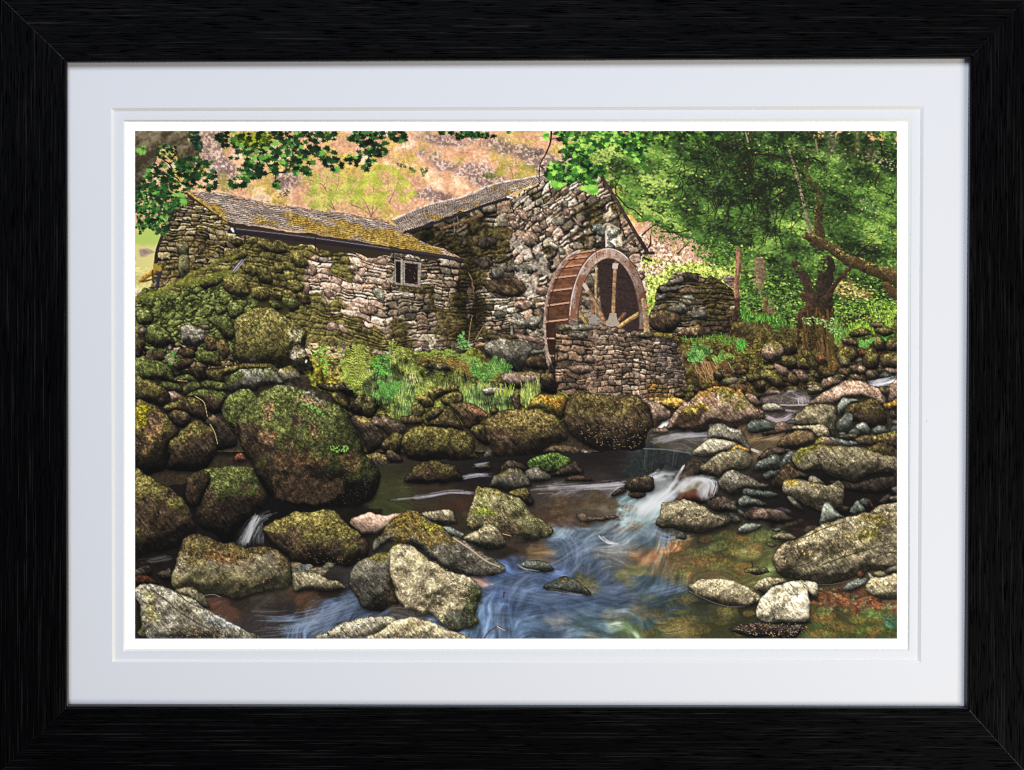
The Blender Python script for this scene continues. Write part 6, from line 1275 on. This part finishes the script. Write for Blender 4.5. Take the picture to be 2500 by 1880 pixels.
BS([('G 1580,1480 1700,1390 1900,1310 2050,1280 2212,1268 H 60,1290 120,1330 60,1420 G 2100,1500', 'w', .0, .95, ST(pit=.9, dk=.2, lbl='black and white speckled rock')),
 ('G 2030,1490 2150,1400 2212,1350 H 40,1320 120,1298 220,1288 380,1340 550,1410 700,1490', 'y', .0, 1.3, ST(dk=.1, lbl='golden tan rock at the bottom edge', edge=.6))])
blend_region('H 60,1340 220,1310 360,1360 200,1380', C(224, 200, 140), .5, 4, 5)
k = part('stick', 'bent twig standing out of the water')
stroke('H 825,1473 860,1420 935,1370 960,1368 1008,1405', 2.2, 1.2, C(78, 50, 34), k, .8, .4); stroke('H 940,1368 1008,1404', 1.2, .8, C(220, 170, 120), k)
stroke('H 1000,1070 992,1120', 2.2, 2.0, C(60, 34, 26), part('stick', None)); stroke('H 992,1120 995,1155', 1.6, 1.2, C(90, 84, 110))
stroke('H 990,562 1060,578', 1.2, .8, C(200, 150, 110))
# right foreground
BS([('I 950,1030 1050,950 1150,925 1245,970 1150,1010 1060,1085', 'y', .05, 1.15), ('I 1360,985 1450,985 1520,995 1530,1100 1490,1145 1440,1080', 'w', 0, 1.05),
 ('I 390,1020 500,970 650,955 780,990 900,1030 1020,1110 1000,1162 880,1192 700,1182 560,1130 430,1070', 'y', 0, 1.12, ST(dk=.2, edge=.8, lbl='flat oval rock in the shallows', streak='u')),
 ('I 750,1385 900,1350 1050,1328 1300,1340 1420,1350 1400,1400 1300,1462 1100,1465 900,1442', 'd', 0, 1.4, ST(pit=.5, lbl='dark flecked rock under the white one')),
 ('I 985,1240 1000,1160 1070,1060 1150,1000 1300,980 1400,1000 1430,1080 1455,1180 1440,1335 1300,1322 1100,1335 1000,1292', 'w', 0, 1.25, ST(dk=.12, edge=.45, flat=.4, lbl='whitish block of rock in the shallows')),
 ('I 1750,1020 1850,970 1940,948 1945,1000 1860,1050 1770,1058', 'c', 0, .95), ('I 1950,905 2000,930 2015,972 1970,962', 'c', 0, 1.1, ST(warp=.6)), ('I 1860,910 1900,885 1922,930 1880,962', 'r', 0, .8, ST(lbl='small red stone', warp=.8)),
 ('I 2000,905 2070,878 2122,910 2095,942 2015,945', 'y', 0, .9), ('I 2100,880 2230,835 2230,900 2130,922', 'g', 0, .75), ('I 1945,1000 2000,952 2120,930 2240,950 2240,1120 2080,1132 1965,1085', 'y', 0, 1.15, ST(dk=.2, lbl='pale flecked stone at the right edge'))])
blend_region('I 1440,1085 1500,1110 1490,1145 1450,1150', C(20, 20, 20), .8, 1, 2); blend_region('I 1000,1335 1440,1330 1400,1352 1050,1345', C(16, 14, 12), .8, 1, 2)
stroke('I 400,1060 520,1120 640,1170 760,1195 880,1195', 1.0, .8, C(140, 138, 138), k_w, al=.5); stroke('I 1500,1000 1650,1000 1800,970', 1.2, 1, C(84, 96, 104), k_w, al=.5)
stroke('I 1300,1020 1340,1060 1340,1110', 1.4, 1, C(110, 96, 80), None, 1.4); stroke('I 1010,1250 1100,1200', 1.2, 1, C(150, 140, 124), None, 1.6)
for x, y in scatter('I 800,1350 1400,1350 1300,1450 950,1440', 130, rs): leaf(x, y, .7 + rs.rand(), .9, [C(190, 150, 96), C(150, 160, 170), C(110, 80, 60)][rs.randint(3)], 'o', None, .7, .8)
for x, y in scatter('I 2090,1290 2150,1260 2180,1300 2140,1360 2090,1340', 16, rs): leaf(x, y, .8 + rs.rand(), .9, C(130, 160, 160), 'o', None, .7, .5)
for x, y in scatter('F 60,900 330,880 300,940 150,940', 10, rs): leaf(x, y, 1, 0, C(220, 190, 80), 'o')

# ---------------- near leaves hanging over the picture
k = part('tree_trunk', 'out of focus near trunk in the top left corner')
sl, a, d = area('A -20,-20 470,-20 490,60 560,120 580,200 540,260 360,270 340,160 300,120 200,130 200,260 110,330 60,450 20,520 -20,560', 3)
c = mix(np.broadcast_to(C(60, 54, 38), d.shape + (3,)), C(134, 122, 92), np.clip(.42 + .24 * N['u'][sl] + .16 * N['f'][sl] + .1 * N['s'][sl], 0, 1)); c = c * (1 - .35 * sst(0, 60, YY[sl] - 20))[..., None]
put(sl, c, a, k)
NL = [C(12, 24, 14), C(20, 40, 20), C(30, 60, 28), C(44, 88, 36), C(72, 128, 52), C(120, 180, 72)]
def near_leaves(reg, n, s0, s1, bias=0.0, k=None, kind='m', pal=NL, name='leafy_branch', lbl=None, twigs=(), fld=None):
    if k is None: k = part(name, lbl)
    for tw in twigs: stroke(tw, 2.6, 1.0, C(24, 20, 18), k)
    for x, y in scatter(reg, n, rs, 2.0, fld):
        t = rs.rand() * rs.rand() * 1.25 + bias + .10 * N['s'][min(int(y), PH - 1), min(int(x), PW - 1)]
        q = min(max(t, 0), .999) * (len(pal) - 1); j = int(q)
        leaf(x, y, s0 + (s1 - s0) * rs.rand(), rs.rand() * 6.28 if rs.rand() < .4 else math.pi + rs.randn() * .6, pal[j] * (1 - q + j) + pal[j + 1] * (q - j), kind, k, .6 + .4 * rs.rand())
    return k
k = near_leaves('A 60,430 120,310 300,250 470,240 560,230 660,270 700,350 700,460 650,520 560,500 500,520 400,560 300,560 180,520 60,500', 230, 4, 6.5, .04, lbl='left sprays of dark maple leaves', twigs=('A 100,370 250,375 330,370 400,350 560,330 640,300', 'A 250,375 350,400 400,450 460,450', 'A 60,450 160,480 280,570 380,590', 'A 330,370 300,290 220,230 180,170'))
near_leaves('A 0,500 120,480 300,560 460,600 400,640 330,700 280,830 240,900 160,880 90,860 0,880', 620, 2.4, 4.4, .16, k, twigs=('A 20,560 140,640 220,760 230,900', 'A 0,700 120,720 240,700'))
for x, y in scatter('A 80,280 260,240 300,300 240,500 80,480', 20, rs): pass
near_leaves('A 470,0 560,0 580,120 580,200 540,160 500,60', 46, 3, 5, .0, k, pal=[C(16, 36, 26), C(26, 56, 34), C(40, 80, 40), C(50, 100, 44)])
near_leaves('A 200,130 330,110 360,170 330,230 210,230', 60, 2.4, 4, -.05, k); near_leaves('A 0,130 60,130 80,170 30,190', 10, 4, 5, .7, k)
near_leaves('A 380,570 440,550 470,600 420,630', 7, 5, 6, .75, k); near_leaves('A 300,600 350,620 350,640', 3, 5, 6, .6, k)
k = near_leaves('A 730,0 1700,0 1760,80 1740,180 1800,270 1790,350 1700,350 1640,300 1520,320 1400,390 1300,370 1240,360 1150,380 1000,420 1000,470 860,480 820,430 900,380 880,340 940,280 820,260 800,230 870,170 820,140 740,80', 330, 4.6, 7.4, .03, lbl='wide spray of dark maple leaves at the top',
     twigs=('A 1360,60 1370,200 1355,290 1310,355 1200,355 1100,380 1000,410 900,420', 'A 1310,355 1230,370 1220,440', 'A 1360,120 1500,180 1640,240', 'A 1200,350 1150,290 1130,240', 'A 1360,100 1200,60 1050,40'))
near_leaves('A 830,460 870,440 880,490 840,500', 5, 6, 7, .2, k); near_leaves('A 1190,430 1240,430 1240,490 1195,490', 5, 6, 7, .1, k); near_leaves('A 1460,330 1520,330 1520,380 1470,380', 5, 7, 8, .1, k)
near_leaves('A 800,60 1300,40 1500,200 1400,300 1100,360 900,240', 40, 4, 6, .25, k)
k = near_leaves('A 1860,0 2130,0 2150,80 2180,180 2190,240 2100,260 2000,300 1880,290 1840,250 1900,200 1930,120 1870,100', 105, 4.6, 7.2, .02, lbl='second spray of maple leaves', twigs=('A 2040,0 2060,150 2020,250 1990,320',)); near_leaves('A 1980,310 2020,310 2010,350', 3, 6, 7, .1, k)
near_leaves('A 2160,80 2212,50 2212,130 2170,130 B 0,0 100,0 150,60 120,90 0,80', 40, 4, 6, .0, k)
k = near_leaves('B 430,0 500,0 480,40 440,40', 10, 3, 5, 0., lbl='thin leaves at the top edge'); near_leaves('B 540,0 920,0 880,40 830,60 700,60 560,40', 80, 3, 5, .05, k); near_leaves('B 1010,0 1050,0 1050,15 1010,15', 4, 2, 4, .1, k)
BG = [C(16, 30, 16), C(28, 58, 24), C(46, 94, 34), C(76, 144, 46), C(122, 196, 66), C(166, 222, 92)]
k = part('leafy_branch', 'bright backlit maple spray over the gable')
for tw, a_, b_ in (('B 1410,0 1400,100 1360,200 1320,270 1305,340 1303,450', 3, 1.4), ('B 1500,0 1520,90 1590,150 1610,220 1590,300 1600,340', 4, 2), ('B 1400,80 1440,60 1500,70', 1.6, 1), ('B 1600,250 1680,290 1760,370', 2, 1), ('B 1600,300 1540,360 1480,440', 2, 1), ('B 1630,300 1700,400 1750,470', 1.6, 1)):
    stroke(tw, a_, b_, C(26, 20, 18), k)
for _ in range(14): x0, y0 = P('B 1315,300')[0]; th = rs.rand() * 6.28; stroke(np.array([(x0, y0), (x0 + math.cos(th) * 10, y0 + math.sin(th) * 7)]), .9, .6, C(60, 46, 44), k)
near_leaves('B 1430,30 1520,0 2212,0 2212,120 2100,140 1900,100 1850,170 1760,200 1720,280 1640,200 1600,140 1520,120 1450,90', 320, 3, 5.6, .16, k, pal=BG)
near_leaves('B 1380,320 1420,260 1520,270 1600,300 1620,230 1700,180 1740,250 1780,300 1860,320 1880,370 1780,400 1740,460 1640,440 1560,460 1500,470 1440,480 1430,440 1360,430', 270, 3.6, 6, .07, k, pal=BG)
near_leaves('B 1500,150 1640,120 1680,220 1620,300 1540,220', 70, 3.4, 5.6, .06, k, pal=BG)
near_leaves('B 1680,490 1740,470 1790,490 1790,540 1690,540', 12, 6, 8, .72, k, pal=BG); near_leaves('B 1590,340 1650,350 1640,390', 6, 6, 8, .7, k, pal=BG); near_leaves('B 1330,30 1370,40 1360,80', 5, 5, 7, .2, k, pal=BG)
near_leaves('B 1420,460 1500,460 1500,490 1440,490', 9, 5, 7, .55, k, pal=BG); near_leaves('B 1730,440 1790,420 1790,460', 5, 5, 7, .3, k, pal=BG)
near_leaves('B 2000,30 2212,60 2212,330 2130,250 2060,200 1980,130', 120, 3, 5.5, .08, k, pal=BG)
near_leaves('C 0,0 700,0 620,90 300,100 0,110', 300, 3, 5, .06, part('leafy_branch', 'shaded leaves at the top of the wood'), pal=[C(20, 28, 14), C(34, 54, 22), C(50, 84, 30), C(80, 130, 44), C(130, 180, 60)])
blend_region('A 870,40 980,0 1130,0 1170,60 1150,130 1060,150 900,130', C(74, 92, 16), .78, 3, 9)
blend_region('A 980,10 1080,20 1040,90 960,80', C(96, 104, 10), .5, 3, 7)
# ---------------- final print tone
def finish(a):
    l = a.mean(-1, keepdims=True)
    sat = 0.98
    a = l + (a - l) * sat
    b = blur(a, 1); a = a + (a - b) * 0.42          # crisp ink
    b = blur(a, 12); a = a + (a - b) * 0.05
    return np.clip(a, 0.01, 1)
IMG = finish(np.clip(IMG, 0, 1) ** 0.93 * np.array([1.035, 1.01, .975], np.float32))
# ================================================================ the framed print as objects
def W(px, py, dep=0.0):
    """measured picture position -> point on the plane dep metres in front of the print"""
    k = UNIT * (CAM_D - dep) / CAM_D
    return ((px - 1250) * k, -dep, (940 - py) * k)

def nt(name, base, rough=0.8, spec=0.3):
    m = bpy.data.materials.new(name); m.use_nodes = True
    b = m.node_tree.nodes["Principled BSDF"]
    b.inputs["Base Color"].default_value = (*base, 1); b.inputs["Roughness"].default_value = rough
    b.inputs["Specular IOR Level"].default_value = spec
    return m, m.node_tree.nodes, m.node_tree.links, b

def node(ns, t, **kw):
    n = ns.new(t)
    for k, v in kw.items(): setattr(n, k, v)
    return n

def wood(name, along):
    """black stained open grain wood, grain running along x or z"""
    m, ns, ls, b = nt(name, (0.01, 0.01, 0.01), 0.5, 0.35)
    tc = node(ns, 'ShaderNodeTexCoord'); mp = node(ns, 'ShaderNodeMapping'); ls.new(tc.outputs['Object'], mp.inputs[0])
    mp.inputs['Rotation'].default_value = (0, math.radians(2.5), 0)
    sc = (9, 60, 620) if along == 'x' else (620, 60, 9)
    mp.inputs['Scale'].default_value = sc
    n1 = node(ns, 'ShaderNodeTexNoise'); n1.inputs['Scale'].default_value = 1.0; n1.inputs['Detail'].default_value = 4; n1.inputs['Roughness'].default_value = 0.6
    ls.new(mp.outputs[0], n1.inputs['Vector'])
    mp2 = node(ns, 'ShaderNodeMapping'); ls.new(tc.outputs['Object'], mp2.inputs[0])
    mp2.inputs['Rotation'].default_value = (0, math.radians(5), 0)
    mp2.inputs['Scale'].default_value = (40, 60, 760) if along == 'x' else (760, 60, 40)
    n2 = node(ns, 'ShaderNodeTexNoise'); n2.inputs['Scale'].default_value = 1.0; n2.inputs['Detail'].default_value = 2
    ls.new(mp2.outputs[0], n2.inputs['Vector'])
    pr = node(ns, 'ShaderNodeValToRGB'); pr.color_ramp.elements[0].position = 0.33; pr.color_ramp.elements[1].position = 0.45
    ls.new(n2.outputs['Fac'], pr.inputs[0])
    n3 = node(ns, 'ShaderNodeTexNoise'); n3.inputs['Scale'].default_value = 3.0; ls.new(tc.outputs['Object'], n3.inputs['Vector'])
    cr = node(ns, 'ShaderNodeValToRGB')
    e = cr.color_ramp.elements; e[0].position = 0.32; e[0].color = (0.0004, 0.0004, 0.0006, 1); e[1].position = 0.78; e[1].color = (0.0170, 0.0150, 0.0150, 1)
    e2 = e.new(0.55); e2.color = (0.0012, 0.0012, 0.0014, 1)
    ls.new(n1.outputs['Fac'], cr.inputs[0])
    mx = node(ns, 'ShaderNodeMix', data_type='RGBA', blend_type='MULTIPLY'); mx.inputs['Factor'].default_value = 0.7
    ls.new(cr.outputs[0], mx.inputs['A']); ls.new(pr.outputs[0], mx.inputs['B']); ls.new(mx.outputs['Result'], b.inputs['Base Color'])
    rr = node(ns, 'ShaderNodeMapRange'); rr.inputs['To Min'].default_value = 0.40; rr.inputs['To Max'].default_value = 0.52
    ls.new(n3.outputs['Fac'], rr.inputs['Value']); ls.new(rr.outputs[0], b.inputs['Roughness'])
    sp = node(ns, 'ShaderNodeMath', operation='MULTIPLY'); sp.inputs[1].default_value = 0.022
    ls.new(pr.outputs[0], sp.inputs[0]); ls.new(sp.outputs[0], b.inputs['Specular IOR Level'])
    bm_ = node(ns, 'ShaderNodeBump'); bm_.inputs['Strength'].default_value = 0.5; bm_.inputs['Distance'].default_value = 0.0004
    ad = node(ns, 'ShaderNodeMath', operation='ADD'); ls.new(n1.outputs['Fac'], ad.inputs[0]); ls.new(pr.outputs[0], ad.inputs[1])
    ls.new(ad.outputs[0], bm_.inputs['Height']); ls.new(bm_.outputs[0], b.inputs['Normal'])
    return m

def board(name, col, spread=0.03, rough=0.9, specks=True):
    m, ns, ls, b = nt(name, col, rough, 0.15)
    tc = node(ns, 'ShaderNodeTexCoord')
    n = node(ns, 'ShaderNodeTexNoise'); n.inputs['Scale'].default_value = 1400; n.inputs['Detail'].default_value = 3
    ls.new(tc.outputs['Object'], n.inputs['Vector'])
    v = node(ns, 'ShaderNodeTexVoronoi'); v.inputs['Scale'].default_value = 17; ls.new(tc.outputs['Object'], v.inputs['Vector'])
    cr = node(ns, 'ShaderNodeValToRGB'); cr.color_ramp.elements[0].color = tuple(c * (1 - spread) for c in col) + (1,); cr.color_ramp.elements[1].color = tuple(min(1, c * (1 + spread)) for c in col) + (1,)
    cr.color_ramp.elements[0].position = 0.3; cr.color_ramp.elements[1].position = 0.7
    ls.new(n.outputs['Fac'], cr.inputs[0])
    lt = node(ns, 'ShaderNodeMath', operation='LESS_THAN'); lt.inputs[1].default_value = 0.012; ls.new(v.outputs['Distance'], lt.inputs[0])
    mx = node(ns, 'ShaderNodeMix', data_type='RGBA'); ls.new(cr.outputs[0], mx.inputs['A']); mx.inputs['B'].default_value = (0.3, 0.3, 0.32, 1)
    f = node(ns, 'ShaderNodeMath', operation='MULTIPLY'); f.inputs[1].default_value = 0.7 if specks else 0.0; ls.new(lt.outputs[0], f.inputs[0]); ls.new(f.outputs[0], mx.inputs['Factor'])
    ls.new(mx.outputs['Result'], b.inputs['Base Color'])
    bp = node(ns, 'ShaderNodeBump'); bp.inputs['Strength'].default_value = 0.12; bp.inputs['Distance'].default_value = 0.0003
    ls.new(n.outputs['Fac'], bp.inputs['Height']); ls.new(bp.outputs[0], b.inputs['Normal'])
    return m

M_WX = wood("black_wood_level", 'x'); M_WZ = wood("black_wood_upright", 'z')
M_LIP, _n, _l, _b = nt("black_lacquer", (0.006, 0.006, 0.008), 0.3, 0.35)
_t = _n.new('ShaderNodeTexNoise'); _t.inputs['Scale'].default_value = 300
_r = _n.new('ShaderNodeMapRange'); _r.inputs['To Min'].default_value = 0.25; _r.inputs['To Max'].default_value = 0.45
_l.new(_t.outputs['Fac'], _r.inputs['Value']); _l.new(_r.outputs[0], _b.inputs['Roughness'])
M_JOINT = board("raw_joint", (0.22, 0.20, 0.18), 0.7, 0.8, False)
M_MAT = board("mount_card", (0.585, 0.588, 0.598), 0.025)
M_CORE = board("cream_core", (0.70, 0.70, 0.655), 0.02, specks=False)
M_PAPER = board("print_paper", (0.95, 0.95, 0.95), 0.01, 0.6, specks=False)
M_WALL = board("wall_paint", (0.5, 0.5, 0.48), 0.05)
M_BACK = board("brown_backing", (0.22, 0.16, 0.10), 0.15)

def mesh_obj(name, verts, faces, mat, parent=None, label=None, cat=None, group=None, kind=None):
    me = bpy.data.meshes.new(name)
    org = parent.matrix_world.translation if False else (tuple(parent['_org']) if parent is not None and '_org' in parent else (0, 0, 0))
    me.from_pydata([(v[0] - org[0], v[1] - org[1], v[2] - org[2]) for v in verts], [], faces)
    me.materials.append(mat); me.update()
    o = bpy.data.objects.new(name, me); SC.collection.objects.link(o)
    if parent is not None:
        o.parent = parent
        o['_org'] = org
    tag(o, label, cat, group, kind)
    return o

def tag(o, label=None, cat=None, group=None, kind=None):
    for k, v in (('label', label), ('category', cat), ('group', group), ('kind', kind)):
        if v: o[k] = v

def empty(name, loc, label, cat):
    o = bpy.data.objects.new(name, None); o.location = loc; o.empty_display_size = 0.05; SC.collection.objects.link(o)
    o['_org'] = loc; tag(o, label, cat)
    return o

def lerp(a, b, t): return (a[0] + (b[0] - a[0]) * t, a[1] + (b[1] - a[1]) * t)

# wall behind
w0 = 3.0
mesh_obj('wall', [(-w0, 0.03, -w0), (w0, 0.03, -w0), (w0, 0.03, w0), (-w0, 0.03, w0), (-w0, 0.05, -w0), (w0, 0.05, -w0), (w0, 0.05, w0), (-w0, 0.05, w0)],
         [(0, 1, 2, 3), (7, 6, 5, 4), (0, 4, 5, 1), (1, 5, 6, 2), (2, 6, 7, 3), (3, 7, 4, 0)], M_WALL, kind='structure')

# ---- frame: four mitred rails
INN = [(165.5, 153.5), (2365, 144), (2353.5, 1723), (168, 1718)]         # sight edge at the card
FAC = [(160, 148), (2371, 139), (2364, 1731), (163, 1725)]               # inner edge of the wood face
OUT = [(-6, -14), (2510, -10), (2502, 1884), (-6, 1890)]
frame = empty('picture_frame', W(1250, 1880), 'black wooden picture frame with mitred corners around the mounted print', 'picture frame')
names = ['top', 'right', 'bottom', 'left']
for i in range(4):
    j = (i + 1) % 4
    mat = M_WX if i % 2 == 0 else M_WZ
    g = 0.0011
    def pt(c, kind, t, dep, end):
        a = INN[c] if kind == 'i' else lerp(FAC[c], OUT[c], t)
        p = W(a[0], a[1], dep)
        d = (1, 0) if i % 2 == 0 else (0, 1)
        sg = {0: 1, 1: -1, 2: -1, 3: 1}[i] * (1 if end == 0 else -1)
        k = 0.00016
        return (p[0] + (sg * k if i % 2 == 0 else 0), p[1], p[2] + ((-1 if i == 1 else 1) * (1 if end == 0 else -1) * k if i % 2 else 0))
    prof = [('f', 0.0, 0.0165), ('f', 0.012, 0.0180), ('f', 0.03, 0.0186), ('f', 0.5, 0.0190), ('f', 0.975, 0.0188), ('f', 0.992, 0.0180), ('f', 1.0, 0.0160), ('f', 1.0, -0.026), ('f', 0.06, -0.026), ('f', 0.06, 0.0100)]
    N_ = len(prof); v = []
    for end, c in ((0, i), (1, j)):
        for kd, t, dep in prof: v.append(pt(c, kd, t, dep, end))
    f = [(q, (q + 1) % N_, N_ + (q + 1) % N_, N_ + q) for q in range(N_)] + [tuple(range(N_ - 1, -1, -1)), tuple(range(N_, 2 * N_))]
    rail = mesh_obj('rail', v, f, mat, frame, {0: 'level top rail', 1: 'upright right rail', 2: 'level bottom rail, paler grained', 3: 'upright left rail'}[i])
    # lacquered inner lip
    lp = [('i', 0, 0.0062), ('i', 0, 0.0100), ('f', -0.02, 0.0155), ('f', 0.0, 0.0163), ('f', 0.055, 0.0155), ('f', 0.055, 0.0062)]
    n2 = len(lp); v = []
    for end, c in ((0, i), (1, j)):
        for kd, t, dep in lp: v.append(pt(c, kd, t, dep, end))
    f = [(q, (q + 1) % n2, n2 + (q + 1) % n2, n2 + q) for q in range(n2)] + [tuple(range(n2 - 1, -1, -1)), tuple(range(n2, 2 * n2))]
    mesh_obj('inner_lip', v, f, M_LIP, rail)
for c in range(4):                                                       # thin line of raw wood in each mitre
    v = []
    for t in (0.02, 0.97):
        a = lerp(FAC[c], OUT[c], t)
        for dx, dy in ((-1.6, -1.6), (1.6, 1.6)):
            sx = dx if c in (0, 2) else -dx
            for dep in (0.0182 if t < .5 else 0.0183, 0.004): v.append(W(a[0] - sx * 0.5, a[1] + dy * 0.5, dep))
    mesh_obj('mitre_joint', v, [(0, 2, 6, 4), (1, 5, 7, 3), (0, 4, 5, 1), (2, 3, 7, 6), (0, 1, 3, 2), (4, 6, 7, 5)], M_JOINT, frame)
o = [W(60, 50), W(2440, 50), W(2440, 1830), W(60, 1830)]
mesh_obj('backing_board', [(p[0], 0.004, p[2]) for p in o] + [(p[0], 0.008, p[2]) for p in o], [(3, 2, 1, 0), (4, 5, 6, 7), (0, 1, 5, 4), (1, 2, 6, 5), (2, 3, 7, 6), (3, 0, 4, 7)], M_BACK, frame)

# ---- two window mounts with bevelled openings
def mount(name, label, outer, top, bot, dep, th, crv=None):
    root = empty(name, W(1250, 1700, dep), label, 'window mount')
    v = [W(*p, dep) for p in outer] + [W(*p, dep) for p in top] + [W(*p, dep - th) for p in outer] + [W(p[0], p[1], dep - th) for p in bot]
    f = []
    for i in range(4):
        j = (i + 1) % 4
        f += [(i, j, 4 + j, 4 + i), (8 + j, 8 + i, 12 + i, 12 + j), (j, i, 8 + i, 8 + j)]
    mesh_obj('card', v, f, M_MAT, root)
    for i in range(4):
        j = (i + 1) % 4
        a, b_, c, d = W(*top[i], dep), W(*top[j], dep), W(*bot[j], dep - th), W(*bot[i], dep - th)
        e = 0.0002
        ins = lambda p: (p[0] * 1.0006, p[1] + e, p[2] * 1.0006)
        back = [ins(a), ins(b_), ins(c), ins(d)]
        mesh_obj('bevel', [a, b_, c, d] + back, [(0, 1, 2, 3), (7, 6, 5, 4), (0, 4, 5, 1), (1, 5, 6, 2), (2, 6, 7, 3), (3, 7, 4, 0)], M_CORE, root)
    return root
mount('inner_mount', 'inner white mount card forming the narrow second step around the print', [(190, 180), (2335, 175), (2330, 1700), (190, 1695)],
      [(300.5, 292.5), (2226, 289), (2220, 1589), (300.5, 1590)], [(304.3, 296.3), (2216.5, 296.3), (2216.5, 1585), (304.3, 1585)], 0.0029, 0.0024)
mount('outer_mount', 'wide outer mount card of bluish white directly inside the black frame', [(120, 110), (2410, 105), (2400, 1765), (120, 1760)],
      [(270.5, 263.5), (2255, 259), (2248.5, 1619.5), (273.5, 1616.5)], [(278.2, 271.2), (2247.3, 266.4), (2240.5, 1612.5), (281, 1608.8)], 0.0059, 0.0028)

# ---- the print
pr = empty('photographic_print', W(1250, 1600), 'white bordered colour print of an old stone water mill beside a bouldery stream', 'print')
o = [(290, 282), (2230, 282), (2230, 1600), (290, 1600)]
v = [W(*p) for p in o] + [(W(*p)[0], 0.0004, W(*p)[2]) for p in o]
mesh_obj('paper', v, [(3, 2, 1, 0)[::-1], (4, 5, 6, 7)[::-1], (0, 1, 5, 4), (1, 2, 6, 5), (2, 3, 7, 6), (3, 0, 4, 7)], M_PAPER, pr, 'white paper border of the print')

INK_E = (1.18, 1.20, 1.24)     # how brightly the paper is lit: ink reflectance = printed tone / this
def to_lin(c): return np.where(c <= 0.04045, c / 12.92, ((c + 0.055) / 1.055) ** 2.4)
def islands(m):
    """connected pieces of a mask"""
    out = []; m = m.copy()
    while m.any():
        r, c = np.nonzero(m); seed = np.zeros_like(m); seed[r[0], c[0]] = True; n0 = 0
        while True:
            for _ in range(6):
                g2 = seed.copy(); g2[1:] |= seed[:-1]; g2[:-1] |= seed[1:]; g2[:, 1:] |= seed[:, :-1]; g2[:, :-1] |= seed[:, 1:]; seed = g2 & m
            n = int(seed.sum())
            if n == n0: break
            n0 = n
        out.append(seed); m &= ~seed
        if len(out) > 40: out.append(m); break
    return out
m_ink, ns, ls, b = nt("printed_ink", (0.5, 0.5, 0.5), 0.7, 0.08)
at = node(ns, 'ShaderNodeAttribute', attribute_name='ink')
tcn = node(ns, 'ShaderNodeTexCoord'); gn = node(ns, 'ShaderNodeTexNoise'); gn.inputs['Scale'].default_value = 1800; gn.inputs['Detail'].default_value = 2
ls.new(tcn.outputs['Object'], gn.inputs['Vector'])
mr = node(ns, 'ShaderNodeMapRange'); mr.inputs['To Min'].default_value = 0.88; mr.inputs['To Max'].default_value = 1.12; ls.new(gn.outputs['Fac'], mr.inputs['Value'])
vm = node(ns, 'ShaderNodeVectorMath', operation='SCALE'); ls.new(at.outputs['Color'], vm.inputs[0]); ls.new(mr.outputs[0], vm.inputs['Scale'])
ls.new(vm.outputs[0], b.inputs['Base Color'])

lin = to_lin(IMG.astype(np.float64)).astype(np.float32) / np.array(INK_E, np.float32)
org = pr['_org']
gx = (330 + (np.arange(PW) + 0.5) / PS * (1860.0 / (PW / PS)) - 1250) * UNIT
gz = (940 - (320 + (np.arange(PH) + 0.5) / PS * (1239.0 / (PH / PS)))) * UNIT
gx[0] = (330 - 1250) * UNIT; gx[-1] = (2190 - 1250) * UNIT; gz[0] = (940 - 320) * UNIT; gz[-1] = (940 - 1559) * UNIT
GXX, GZZ = np.meshgrid(gx, gz)
cell = LAB[:-1, :-1]
DEP = -0.0003
def ink_mesh(name, ids):
    rr, cc = np.nonzero(np.isin(cell, ids))
    a = rr * PW + cc
    q = np.stack([a, a + PW, a + PW + 1, a + 1], 1)
    u, inv = np.unique(q.ravel(), return_inverse=True)
    me = bpy.data.meshes.new(name)
    nv, nf = len(u), len(q)
    me.vertices.add(nv); me.loops.add(nf * 4); me.polygons.add(nf)
    co = np.empty((nv, 3), np.float32)
    co[:, 0] = GXX.ravel()[u] - org[0]; co[:, 1] = DEP - org[1]; co[:, 2] = GZZ.ravel()[u] - org[2]
    me.vertices.foreach_set('co', co.ravel())
    me.loops.foreach_set('vertex_index', inv.ravel().astype(np.int32))
    me.polygons.foreach_set('loop_start', np.arange(nf, dtype=np.int32) * 4)
    ca = me.color_attributes.new('ink', 'FLOAT_COLOR', 'POINT')
    col = np.ones((nv, 4), np.float32); col[:, :3] = lin.reshape(-1, 3)[u]
    ca.data.foreach_set('color', col.ravel())
    me.materials.append(m_ink); me.update(calc_edges=True)
    return me

for nm_ in ('hillside', 'meadow', 'cascade'):             # pieces the picture keeps apart become parts of their own
    for i in [q for q, p_ in enumerate(PARTS) if p_[0] == nm_]:
        isl = sorted(islands(cell == i), key=lambda s_: -s_.sum())
        for s_ in isl[1:]:
            if s_.sum() > 60 and len(isl) < 10: cell[s_] = part(nm_, None)
            else: cell[s_] = 0
cnt = np.bincount(cell.ravel(), minlength=len(PARTS))
objs = {}
LOST = []
for i, (nm, lb, par) in enumerate(PARTS):
    kids = [k for k, q in enumerate(PARTS) if q[2] == i and cnt[k] > 25]
    if cnt[i] <= 25 and not kids:
        if cnt[i]: LOST.append(i)
        continue
for i in LOST: cell[cell == i] = 0
for lvl in (0, 1):
    for i, (nm, lb, par) in enumerate(PARTS):
        if (par is None) != (lvl == 0) or i in LOST: continue
        kids = [k for k, q in enumerate(PARTS) if q[2] == i and cnt[k] > 25]
        if cnt[i] <= 25 and not kids: continue
        o_ = bpy.data.objects.new(nm, ink_mesh(nm, [i]) if (cell == i).any() else None)
        SC.collection.objects.link(o_)
        o_.parent = pr if par is None else objs[par]
        if lb: o_['label'] = lb
        if nm in ('dark_gap', 'pebble', 'grass', 'weed', 'woodland', 'right_bank', 'leafy_branch'): o_['kind'] = 'stuff'
        objs[i] = o_
for o_ in SC.objects:
    if '_org' in o_: del o_['_org']
